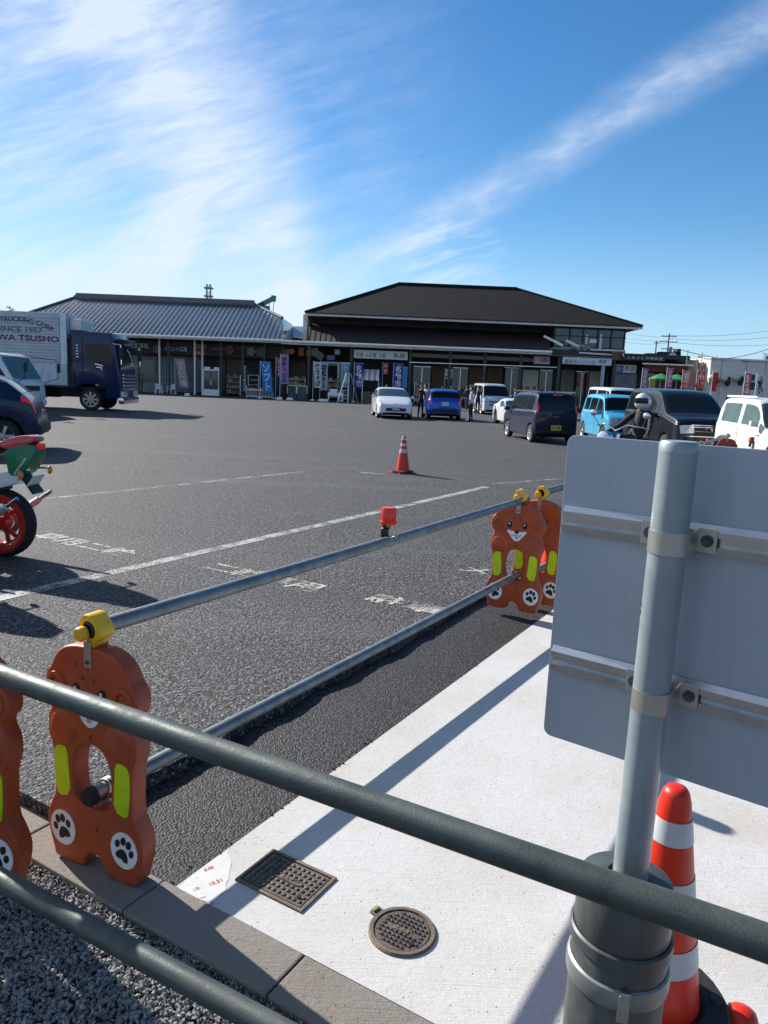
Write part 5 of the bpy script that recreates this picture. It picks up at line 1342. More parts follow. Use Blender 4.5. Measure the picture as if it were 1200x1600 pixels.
    for k, (x0, x1, yb) in enumerate(((355, 377, 600), (452, 478, 590), (514, 544, 606), (648, 670, 606), (734, 752, 606), (762, 782, 606), (818, 838, 608))):
        a, b, c, d = RX(x0, yb - 22, x1, yb, 69.6); o = thing('goods_shelf', 'shaded shelf of packed goods inside the shop front, ' + ('beside the brown bay', 'behind the glass cases', 'behind the grey white banners', 'left of the blue hatchback roof', 'left of the white van', 'behind the white van', 'above the navy kei car')[k], 'shelf', ((a + b) / 2, 69.4, 0), 0, 'goods shelves in the shop front'); w = (b - a) / 2
        for sx in (-1, 1): m = MB(); m.box(sx * w - .03, sx * w + .03, -.25, .25, 0, 1.9); m.build('upright', P['alu'], o)
        for r_ in range(4):
            z = .25 + r_ * .48; m = MB(); m.box(-w, w, -.25, .25, z - .03, z); m.build('shelf_board', P['fascia'], o); x = -w + .06
            while x < w - .2:
                ww = rnd.uniform(.12, .30); hh = rnd.uniform(.15, .36); cc = rnd.choice([(.50, .12, .08), (.55, .45, .15), (.18, .32, .14), (.55, .53, .50), (.15, .22, .42), (.50, .30, .12)])
                m = MB(); m.box(x, min(x + ww, w - .04), -.22, .15, z, z + hh); m.build('packet', pbr('packet_%d%d' % (int(cc[0] * 100), int(cc[1] * 100)), cc, .5), o); x += ww + .03
shop_goods()

# ------------------------------------------------------------------ vehicles
def chaikin(pts, it):
    for _ in range(it):
        o = [pts[0]]
        for a, b in zip(pts, pts[1:]): o += [tuple(a[i] * .8 + b[i] * .2 for i in range(2)), tuple(a[i] * .2 + b[i] * .8 for i in range(2))]
        o.append(pts[-1]); pts = o
    return pts
def interp(tab, x):
    if x <= tab[0][0]: return tab[0][1]
    for (a, b), (c, d) in zip(tab, tab[1:]):
        if x <= c: return b + (d - b) * (x - a) / max(1e-9, c - a)
    return tab[-1][1]
WHEELS = {}
def wheel_meshes(r, w, spokes, rimmat):
    key = (r, w, spokes, rimmat)
    if key in WHEELS: return WHEELS[key]
    t = MB(); h = w / 2
    t.lathe([(r * .66, -h), (r * .93, -h), (r * .985, -h * .8), (r, -h * .4), (r, h * .4), (r * .985, h * .8), (r * .93, h), (r * .66, h)], 28, axis='Y')
    t.lathe([(r * .66, -h), (r * .66, h)], 28, axis='Y')
    rm = MB(); rm.lathe([(r * .68, -h - .004), (r * .62, -h + .01), (r * .60, -h + .05)], 28, axis='Y'); rm.lathe([(r * .10, -h - .004), (r * .14, -h + .005), (r * .15, -h + .03)], 14, axis='Y'); rm.disc((0, -h - .004, 0), r * .10, (0, -1, 0), 12)
    for k in range(spokes):
        a = 2 * PI * k / spokes; ca, sa = math.cos(a), math.sin(a)
        rm.beam((ca * r * .10, -h + .012, sa * r * .10), (ca * r * .64, -h + .012, sa * r * .64), r * .17, .022, up=Vector((0, 1, 0)))
    bk = MB(); bk.disc((0, -h + .055, 0), r * .64, (0, -1, 0), 24)  # dark disc standing for the brake and the shade behind the spokes
    WHEELS[key] = (t.mesh('tyre', P['tyre'], smooth=40), rm.mesh('rim', rimmat, smooth=40), bk.mesh('brake_shadow', P['steel_dark']))
    return WHEELS[key]
def add_wheel(root, x, y, r, w, spokes, rimmat):
    e = D.objects.new('wheel', None); COL.objects.link(e); e.parent = root; e.location = (x, y, r); e.empty_display_size = .1
    if y > 0: e.rotation_euler = (0, 0, PI)
    for nm, me in zip(('tyre', 'rim', 'brake_disc'), wheel_meshes(r, w, spokes, rimmat)): link(nm, me, e)  # brake_disc here is the dark disc that paints shade behind the spokes

def car(name, label, loc, heading, L, Wd, prof, belt, ax, wr=.30, tw=.19, paint=None, tumble=.30, windows=(), screen=None, rearw=None, head=None, tail=None, grille=None,
        plate_front=None, plate_rear=None, sill=.20, spokes=6, rim=None, bumper=None, taper=None, doors=(), mirrors=None, glass='glass_dark', group='parked cars', pillar=True, extra=None, cat='car', handle=True, boxy=False):
    """forward = +X of the car; profile given as (distance from the nose, height)"""
    root = thing(name, label, cat, loc, heading, group)
    w0 = Wd / 2; pr = chaikin(prof, 2)
    # stations: profile points, refined
    stn = []
    for (a, za), (b, zb) in zip(pr, pr[1:]):
        n = max(1, int(math.hypot(b - a, zb - za) / .07))
        for k in range(n): t = k / n; stn.append((a + (b - a) * t, za + (zb - za) * t))
    stn.append(pr[-1])
    taper = taper or [(0, .78), (.12, .90), (.45, .985), (.9, 1.), (L - .8, 1.), (L - .3, .975), (L - .06, .92), (L, .86)]
    if boxy: taper = [(0, .87), (.06, .93), (.20, .985), (.5, 1.), (L - .35, 1.), (L - .10, .975), (L, .92)]
    AR = wr + .055
    def zbot(x):
        z = sill + (.06 if x < .25 or x > L - .25 else 0)
        for xa in ax:
            d = abs(x - xa)
            if d < AR: z = max(z, wr * .95 + math.sqrt(AR * AR - d * d))
        return z
    NV = 15
    def sec(i):
        x, zt = stn[i]; w = w0 * interp(taper, x); zb = min(zbot(x), zt - .08); zbe = min(interp(belt, x), zt - .05); zbe = max(zbe, zb + .02)
        gh = zt - zbe; r = min(.10, gh * .6); wt = max(.2, w * .965 - tumble * max(0, gh - .06))
        p = [(w * .94, zb), (w * .985, zb + .03), (w, zb + .35 * (zbe - zb)), (w * 1.0, zb + .7 * (zbe - zb)), (w * .99, zbe - .02 * min(1, (zbe - zb) * 10)), (w * .965, zbe)]
        T = (wt, zt - r)
        l = lambda a, b, t: (a[0] + (b[0] - a[0]) * t, a[1] + (b[1] - a[1]) * t)
        p += [l(p[5], T, .10), l(p[5], T, .93), T, (wt - .025, zt - r * .38), (wt - .09, zt - r * .06)]
        c = max(.01, wt - .09); crown = .018
        p += [(c * .75, zt + crown * .45), (c * .5, zt + crown * .75), (c * .25, zt + crown * .95), (0, zt + crown)]
        return [Vector((L / 2 - x, -y, z)) for y, z in p]
    S = [sec(i) for i in range(len(stn))]
    n = len(S)
    mb = MB(); full = [s + [Vector((v.x, -v.y, v.z)) for v in s[-2::-1]] for s in S]; m_ = len(full[0])
    mb.add([v for s in full for v in s], [(i * m_ + k, (i + 1) * m_ + k, (i + 1) * m_ + k + 1, i * m_ + k + 1) for i in range(n - 1) for k in range(m_ - 1)])
    body = mb.build('body', paint, root, smooth=38)
    def near(x=None, z=None, lo=0, hi=None):
        hi = hi or n; return min(range(lo, hi), key=lambda i: (0 if x is None else abs(stn[i][0] - x)) + (0 if z is None else abs(stn[i][1] - z)))
    def ev(u, v):
        i = min(int(u), n - 2); j = min(int(v), NV - 2); fu, fv = u - i, v - j
        a = S[i][j].lerp(S[i][j + 1], fv); b = S[i + 1][j].lerp(S[i + 1][j + 1], fv); return a.lerp(b, fu)
    def patch(nm, u0, u1, v0, v1, mat, off=.006, sides=(-1, 1), par=root, merge=False):
        nu = max(2, int(abs(u1 - u0)) + 1); nv = max(2, int((v1 - v0) * 1.5) + 2); obs = []
        grid = []
        for a in range(nu + 1):
            for b in range(nv + 1):
                u, v = u0 + (u1 - u0) * a / nu, v0 + (v1 - v0) * b / nv; p = ev(u, v)
                du = ev(min(u + .3, n - 1.001), v) - ev(max(u - .3, 0), v); dv = ev(u, min(v + .3, NV - 1.001)) - ev(u, max(v - .3, 0))
                nn = du.cross(dv)
                nn = nn.normalized() if nn.length > 1e-9 else Vector((0, 0, 1))
                if nn.y > 0 and abs(p.y) > .3 and abs(nn.y) > .2: nn = -nn
                elif nn.dot(p - Vector((0, 0, .6))) < 0: nn = -nn
                grid.append(p + nn * off)
        fs = [(a * (nv + 1) + b, (a + 1) * (nv + 1) + b, (a + 1) * (nv + 1) + b + 1, a * (nv + 1) + b + 1) for a in range(nu) for b in range(nv)]
        if merge:
            q = MB(); q.add(grid, fs); q.add([Vector((v.x, -v.y, v.z)) for v in grid], fs); return q.build(nm, mat, par, smooth=60)
        for sd in sides:
            q = MB(); q.add([Vector((v.x, v.y * -sd, v.z)) for v in grid], fs); obs.append(q.build(nm, mat, par, smooth=60))
        return obs
    GL = P[glass]
    top = max(z for x, z in stn); itop = [i for i in range(n) if stn[i][1] > top - .06]
    for (xa, xb) in windows: patch('side_window', near(x=xa), near(x=xb), 6.0, 7.0, GL)
    if screen: patch('windscreen', near(*screen[0]), near(*screen[1]), 8.9, NV - 1.0, GL, merge=True)
    if rearw: patch('rear_window', near(*rearw[0]), near(*rearw[1]), 8.9, NV - 1.0, GL, merge=True)
    if head: patch('headlight', near(*head[0]), near(*head[1]), head[2], head[3], P['head'], .008)
    if tail: patch('tail_light', near(*tail[0]), near(*tail[1]), tail[2], tail[3], P['tail'], .010)
    if grille: patch('grille', near(*grille[0]), near(*grille[1]), grille[2], NV - 1.0, P['plastic'], .006, merge=True)
    if bumper: patch('bumper_trim', near(*bumper[0]), near(*bumper[1]), 9.5, NV - 1.0, P['plastic'], .006, merge=True)
    for xd in doors:
        i = near(x=xd); 
        q = patch('door_seam', i - .10, i + .10, 1.2, 5.6, P['dark'], .002)
    if handle:
        for xd in doors[:-1] if len(doors) > 1 else ():
            for sd in (-1, 1):
                q = MB(); q.cbox((L / 2 - xd - .12 + .0, sd * w0 * 1.0, interp(belt, xd) - .12), (.16, .03, .03)); q.build('door_handle', paint, root, bevel=.006)
    if mirrors:
        for sd in (-1, 1):
            q = MB(); x, z = mirrors; q.cbox((L / 2 - x, sd * (w0 + .09), z), (.10, .18, .13)); q.build('mirror', paint, root, bevel=.025, smooth=50)
    for pl, xx, dr in ((plate_front, L / 2 + .012, 1), (plate_rear, -L / 2 - .012, -1)):
        if pl:
            z, mt = pl[:2]; q = MB(); q.cbox((xx + (pl[2] if len(pl) > 2 else 0) * -dr, 0, z), (.02, .33, .165)); po = q.build('number_plate', P[mt], root)
            t = text_mb('51-86', .12, bold=.003); t.xf(Matrix.Translation((xx + dr * .012 + (pl[2] if len(pl) > 2 else 0) * -dr, 0, z)) @ Matrix.Rotation(PI / 2 * dr, 4, 'Z')); t.build('lettering', P['inkblack'], po)
    ub = MB(); ub.box(-L / 2 + .25, L / 2 - .25, -w0 * .80, w0 * .80, sill - .02, sill + .12)
    ub.box(-L / 2 + .12, L / 2 - .12, -w0 * .60, w0 * .60, sill + .12, sill + .35); ub.build('underbody', P['dark'], root)
    for xa in ax:
        for sd in (-1, 1): add_wheel(root, L / 2 - xa, sd * (w0 - tw / 2 - .015), wr, tw, spokes, rim or P['rim'])
    root['_n'] = 1; del root['_n']
    if extra: extra(root, L, w0)
    return root
HD = lambda dx, dy: math.atan2(dy, dx)
def badge(root, L, w0, z, txt=None, front=True, r=.055):
    m = MB(); r = r * .8; m.lathe([(r * .7, -.004), (r, .004), (r * 1.1, -.004)], 18, axis='X'); m.v = [Vector((v.x + (L / 2 + .015) * (1 if front else -1), v.y * 1.4, v.z + z)) for v in m.v]; m.build('badge', P['chrome'], root, smooth=50)

# white hatchback facing us
def prius_x(root, L, w0): badge(root, L, w0, .70)
f = G(618, 655); h = HD(.10, -1)
def place(front, heading, L):      # centre of a car from the middle of its nose on the ground
    return Vector((front.x, front.y, 0)) - Vector((math.cos(heading), math.sin(heading), 0)) * (L / 2)
car('white_hatchback', 'white hatchback facing us in front of the cream name board', place(f, h, 4.45), h, 4.45, 1.76,
    [(0, .30), (0.0, .50), (.06, .66), (.30, .78), (1.0, .98), (1.25, 1.05), (2.2, 1.44), (2.7, 1.49), (3.3, 1.44), (4.15, 1.12), (4.35, 1.05), (4.43, .70), (4.45, .35)],
    [(0, .60), (1.2, .92), (4.0, 1.05), (4.4, .98)], (.90, 3.60), .31, .19, carpaint('pearl_white', (.60, .61, .63)), .34,
    ((1.55, 2.25), (2.32, 3.1), (3.16, 3.55)), ((1.28, 1.06), (2.12, 1.42)), ((3.35, 1.42), (4.0, 1.18)), ((.10, .66), (.62, .86), 8.6, 10.4), ((4.30, 1.0), (4.42, .75), 8, 10.5), ((.0, .36), (.02, .50), 10.6),
    (.52, 'plate'), (.8, 'plate'), doors=(1.35, 2.3, 3.2), mirrors=(1.6, 1.02), glass='glass_blue', extra=prius_x)
# blue hatchback from the rear
rr = W(695, 650, 37.0); h = HD(-.05, 1)
c = Vector((rr.x, 37.0, 0)) + Vector((math.cos(h), math.sin(h), 0)) * 2.0
car('blue_hatchback', 'bright blue hatchback seen from behind beside the white one', c, h, 3.95, 1.72,
    [(0, .30), (.02, .55), (.15, .74), (.85, .95), (1.05, 1.0), (1.75, 1.45), (2.2, 1.53), (3.2, 1.50), (3.6, 1.42), (3.86, 1.02), (3.92, .92), (3.95, .55), (3.93, .30)],
    [(0, .62), (1.0, .92), (3.7, 1.02), (3.95, .95)], (.78, 3.3), .30, .18, carpaint('blue', (.012, .06, .36), .3), .30,
    ((1.35, 2.05), (2.12, 2.95), (3.0, 3.45)), ((1.1, 1.02), (1.7, 1.42)), ((3.62, 1.40), (3.84, 1.06)), ((.12, .66), (.4, .8), 8.6, 10.4), ((3.82, 1.10), (3.93, .80), 7.0, 9.8), None,
    None, (.80, 'plate'), bumper=((3.95, .50), (3.93, .34)), doors=(1.1, 2.08, 3.0), mirrors=(1.4, 1.0))
# white van from behind, beyond
VANP = [(0, .32), (.02, .70), (.10, .95), (.35, 1.10), (.45, 1.15), (1.05, 1.85), (1.3, 1.95), (4.4, 1.98), (4.62, 1.93), (4.69, 1.2), (4.70, .50), (4.68, .30)]
h = HD(.06, -1); f = W(777, 625, 47.0); f = Vector((f.x, 47.0, 0))
def van_x(root, L, w0):
    m = MB(); m.box(L / 2 + .005, L / 2 + .02, -.5, .5, .80, .86); m.build('bonnet_line', P['plastic'], root); badge(root, L, w0, .98)
car('white_van', 'white high roof van facing us before the shop pillars', place(f, h, 4.7), h, 4.7, 1.72, VANP, [(0, .95), (.4, 1.10), (4.7, 1.12)], (.85, 3.4), .32, .19, carpaint('van_white', (.50, .55, .60)), .12,
    ((.75, 1.45), (1.55, 2.9), (3.0, 4.4)), ((.46, 1.20), (1.02, 1.80)), ((4.62, 1.86), (4.69, 1.3)), ((.02, .72), (.10, .92), 8.6, 10.4), ((4.69, 1.2), (4.70, .8), 8, 9.8), ((.02, .55), (.02, .68), 11), (.45, 'plate'), (.7, 'plate'), doors=(.6, 1.5, 2.95), mirrors=(.55, 1.25), extra=van_x, cat='van', boxy=True)
# white roadster
h = HD(.10, -1)
c = place(Vector((6.35, 33.2, 0)), h, 3.95)
car('white_roadster', 'low white sports car with dark roof half behind the navy kei van', c, h, 3.95, 1.72,
    [(0, .28), (.02, .48), (.10, .60), (.5, .72), (1.25, .83), (1.35, .86), (1.95, 1.16), (2.3, 1.235), (2.75, 1.18), (3.2, .98), (3.7, .92), (3.9, .82), (3.95, .45)],
    [(0, .55), (1.2, .80), (2.6, .86), (3.9, .84)], (.78, 3.08), .31, .20, carpaint('pearl_white', (.60, .61, .63)), .42, ((1.65, 2.55),), ((1.38, .88), (1.92, 1.14)), ((2.75, 1.17), (3.15, 1.0)), ((.10, .56), (.4, .70), 8.6, 10.2), ((3.88, .82), (3.94, .6), 8, 10), ((.0, .32), (.02, .46), 10.6), (.4, 'plate'), (.6, 'plate'),
    doors=(1.5, 2.65), mirrors=(1.55, .90), sill=.16, group='parked cars', glass='glass_blue')
# navy kei van from behind
h = HD(-.15, .99); rr = G(868, 696); rr = Vector((W(867, 690, 23.6).x, 23.6, 0)); c = rr + Vector((math.cos(h), math.sin(h), 0)) * 1.7
KEIP = [(0, .30), (.02, .62), (.10, .84), (.35, .96), (.62, 1.02), (1.05, 1.50), (1.35, 1.60), (2.8, 1.62), (3.18, 1.58), (3.30, 1.48), (3.38, 1.05), (3.40, .60), (3.38, .30)]
def kei_x(root, L, w0):
    m = MB(); m.box(-L / 2 - .0, -L / 2 + .06, -.14, .14, 1.515, 1.545); m.build('stop_lamp', P['tail'], root)
    m = MB(); m.box(-L / 2 - .014, -L / 2 - .002, -.11, .11, .83, .86); m.build('tailgate_handle', P['chrome'], root)
    m = MB(); m.tube([(-L / 2 + .4, 0, 1.62), (-L / 2 + .25, 0, 1.80)], .008, 5); m.build('aerial', P['plastic'], root)
    m = MB(); m.beam((-L / 2 - .012, -.05, 1.12), (-L / 2 + .03, .22, 1.16), .02, .02); m.build('wiper', P['plastic'], root)
    for sd in (-1, 1): m = MB(); m.box(-L / 2 + .05, L / 2 - 1.0, sd * (w0 * .80) - .02, sd * (w0 * .80) + .02, 1.60, 1.64); m.build('roof_rail', P['plastic'], root)
car('navy_kei_van', 'dark navy boxy kei car seen from behind with yellow number plate', c, h, 3.40, 1.475, KEIP, [(0, .80), (.6, .96), (3.3, 1.0), (3.4, .98)], (.62, 3.0), .285, .16, carpaint('navy', (.010, .016, .042), .1), .16,
    ((.95, 1.62), (1.68, 2.45), (2.52, 3.0)), ((.66, 1.06), (1.02, 1.46)), ((3.24, 1.50), (3.375, 1.04)), ((.06, .72), (.25, .90), 8.6, 10.4), ((3.345, 1.26), (3.385, .98), 5.5, 9.4), None, None, (.50, 'plate_y'), bumper=((3.40, .42), (3.39, .34)), doors=(.80, 1.65, 2.5), mirrors=(.85, 1.0), spokes=8, extra=kei_x, boxy=True)
# light blue kei car facing us
h = HD(.02, -1); f = Vector((7.92, 24.3, 0)); c = place(f, h, 3.4)
car('sky_blue_kei_car', 'sky blue tall kei car facing us behind the black motorcycle', c, h, 3.40, 1.475, KEIP, [(0, .78), (.6, .96), (3.3, 1.02), (3.4, .98)], (.62, 3.0), .285, .16, carpaint('sky_blue', (.06, .36, .58), .1), .20,
    ((.78, 1.55), (1.62, 2.45), (2.52, 3.0)), ((.64, 1.06), (1.02, 1.48)), ((3.24, 1.50), (3.375, 1.04)), ((.03, .66), (.12, .86), 8.4, 11.2), ((3.345, 1.3), (3.385, .9), 6.5, 9.0), ((.02, .40), (.03, .58), 11), (.40, 'plate_y'), None, doors=(.72, 1.58, 2.5), mirrors=(.80, 1.0), glass='glass_dark', boxy=True)
# black people carrier facing us
MVP = [(0, .30), (.01, .60), (.07, .98), (.26, 1.10), (.82, 1.18), (.98, 1.21), (1.72, 1.72), (2.05, 1.82), (3.9, 1.86), (4.42, 1.82), (4.55, 1.66), (4.60, 1.1), (4.60, .5), (4.58, .30)]
h = HD(-.01, -1); f = Vector((8.22, 19.0, 0)); c = place(f, h, 4.6)
def mvp_x(root, L, w0):
    badge(root, L - .10, w0, .83, r=.075)
    for z in (.72, .77, .885, .935):
        m = MB(); m.box(L / 2 - .06, L / 2 - .03, -.46, .46, z, z + .014); m.build('grille_bar', P['chrome'], root)
    m = MB(); m.beam((L / 2 - .02, -.62, .655), (L / 2 - .02, .62, .655), .03, .02); m.build('bumper_trim', P['chrome'], root)
    for sd in (-1, 1): m = MB(); m.lathe([(0, .01), (.055, .01), (.065, 0)], 14, axis='X'); m.v = [Vector((v.x + L / 2 - .03, v.y + sd * .66, v.z + .40)) for v in m.v]; m.build('fog_lamp', P['head'], root)
car('black_people_carrier', 'glossy black people carrier facing us with large chrome headlamps', c, h, 4.6, 1.72, MVP, [(0, .92), (1.1, 1.12), (4.5, 1.16)], (.88, 3.72), .32, .20, carpaint('black', (.008, .010, .016), .05), .20,
    ((1.55, 2.25), (2.32, 3.3), (3.38, 4.25)), ((1.02, 1.25), (1.70, 1.69)), ((4.42, 1.76), (4.58, 1.2)), ((.035, .76), (.075, .96), 8.6, 11.7), ((4.55, 1.5), (4.6, 1.0), 8, 9.6), ((.03, .68), (.065, .92), 11.8), (.45, 'plate'), None, doors=(1.25, 2.28, 3.35), mirrors=(1.45, 1.12), extra=mvp_x, boxy=True)
# black estate behind, blue car roofs beyond
h = HD(.04, -1); f = Vector((W(1135, 660, 22.5).x, 22.5, 0))
EST = [(0, .30), (.02, .52), (.10, .70), (.9, .90), (1.2, .95), (2.0, 1.42), (2.4, 1.50), (3.9, 1.48), (4.3, 1.38), (4.5, .98), (4.55, .5), (4.53, .3)]
def std(name, label, f, h, paint, L=4.55, prof=EST, W_=1.74, **k):
    car(name, label, place(f, h, L), h, L, W_, prof, [(0, .66), (1.2, .93), (4.4, 1.0)], (.88, 3.6), .31, .19, paint, .30, ((1.5, 2.25), (2.32, 3.1), (3.18, 3.9)), ((1.25, .98), (1.95, 1.40)), ((4.1, 1.42), (4.45, 1.05)), ((.08, .62), (.42, .80), 8.4, 10.4), ((4.42, 1.05), (4.53, .7), 8, 10), ((.02, .40), (.05, .55), 10.8), (.45, 'plate'), (.7, 'plate'), doors=(1.3, 2.3, 3.15), mirrors=(1.5, .98), **k)
std('black_estate', 'black estate car mostly hidden between the people carrier and the white off-roader', f, h, carpaint('black', (.008, .010, .016), .05))
std('dark_blue_estate', 'dark blue car roof showing behind the black people carrier', Vector((W(1075, 650, 28).x, 28, 0)), h, carpaint('midnight', (.012, .025, .07), .3))
std('blue_estate', 'blue car whose roof shows behind the navy kei car', Vector((W(850, 640, 43).x, 43, 0)), HD(-.1, -1), carpaint('royal', (.015, .05, .24), .3))
h = HD(.05, -1); f = Vector((W(985, 640, 37).x, 37, 0))
car('pale_blue_van', 'pale van whose roof and windows show behind the sky blue kei car', place(f, h, 4.7), h, 4.7, 1.72, VANP, [(0, .95), (.4, 1.10), (4.7, 1.12)], (.85, 3.4), .32, .19, carpaint('pale_van', (.55, .62, .66)), .12,
    ((.75, 1.45), (1.55, 2.9), (3.0, 4.4)), ((.46, 1.20), (1.02, 1.80)), ((4.62, 1.86), (4.69, 1.3)), ((.02, .72), (.10, .92), 8.6, 10.4), None, ((.02, .55), (.02, .68), 11), (.45, 'plate'), None, doors=(.6, 1.5, 2.95), mirrors=(.55, 1.25), cat='van')
# white off-roader
JP = [(0, .42), (.02, .60), (.08, .82), (.25, .95), (1.15, 1.02), (1.25, 1.05), (1.62, 1.58), (1.85, 1.68), (2.95, 1.69), (3.2, 1.66), (3.34, 1.45), (3.38, 1.0), (3.40, .5), (3.38, .40)]
h = HD(.06, -1); c = Vector((W(1115, 640, 18.4).x + .86, 16.7, 0))
def jeep_x(root, L, w0):
    for sd in (-1, 1):
        for xa in (.62, 2.87):
            m = MB(); pts = [Vector((L / 2 - xa + .42 * math.cos(a), sd * (w0 + .0), .33 + .42 * math.sin(a))) for a in [R(8 + 164 * k / 12) for k in range(13)]]
            m.tube(pts, .045, 8); m.build('arch_flare', P['plastic'], root, smooth=60)
        m = MB(); m.box(-L / 2 + .2, L / 2 - 1.9, sd * w0 * .76 - .015, sd * w0 * .76 + .015, 1.69, 1.73); m.build('roof_rail', P['white'], root)
    m = MB(); m.lathe([(0, -.10), (.30, -.10), (.33, -.06), (.33, .06), (.30, .09), (0, .09)], 24, axis='X'); m.v = [v + Vector((-L / 2 - .11, .1, .95)) for v in m.v]; m.build('spare_wheel', P['tyre'], root, smooth=40)
car('white_off_roader', 'small white three door off-roader at the right edge', c, h, 3.40, 1.48, JP, [(0, .86), (1.2, 1.0), (3.4, 1.08)], (.62, 2.87), .335, .18, carpaint('solid_white', (.60, .60, .59)), .16,
    ((1.50, 2.22), (2.36, 3.08)), ((1.28, 1.08), (1.60, 1.55)), ((3.22, 1.62), (3.36, 1.15)), ((.03, .66), (.09, .84), 8.6, 10.4), ((3.38, .8), (3.39, .62), 7.5, 9.6), ((.02, .62), (.06, .80), 10.8), None, None, sill=.36, spokes=5, doors=(1.35, 2.3), mirrors=(1.45, 1.12), extra=jeep_x, glass='glass_light', boxy=True)
# dark blue hatch at the left, facing left
h = HD(-.93, -.30); rear = Vector((W(66, 690, 15.6).x, 15.6, 0)); L_ = 4.2; c = rear + Vector((math.cos(h), math.sin(h), 0)) * (L_ / 2 - .05)
def lh_x(root, L, w0):
    m = MB()
    m.box(-L / 2 - .05, -L / 2 + .30, -w0 * .86, w0 * .86, .34, .56); m.build('rear_bumper', P['plastic'], root, bevel=.06, smooth=40)
car('dark_blue_hatchback', 'dark blue hatchback at the left edge, only its rear half in view', c, h, L_, 1.78,
    [(0, .30), (.02, .52), (.12, .74), (.95, .98), (1.15, 1.03), (1.85, 1.45), (2.3, 1.56), (3.1, 1.54), (3.55, 1.44), (3.95, 1.12), (4.08, 1.0), (4.16, .80), (4.20, .50), (4.18, .34)],
    [(0, .66), (1.1, .95), (3.6, 1.06), (4.0, 1.0), (4.2, .9)], (.84, 3.55), .325, .20, carpaint('deep_blue', (.010, .020, .055), .25), .32, ((1.45, 2.2), (2.28, 3.0)), ((1.2, 1.06), (1.8, 1.42)), ((3.58, 1.42), (3.92, 1.15)), ((.12, .66), (.4, .8), 8.6, 10.4), ((3.92, 1.14), (4.165, .80), 4.4, 8.8), None, None, (.75, 'plate', .03), doors=(1.15, 2.25, 3.12), mirrors=(1.5, 1.05), spokes=5, sill=.24, extra=lh_x)

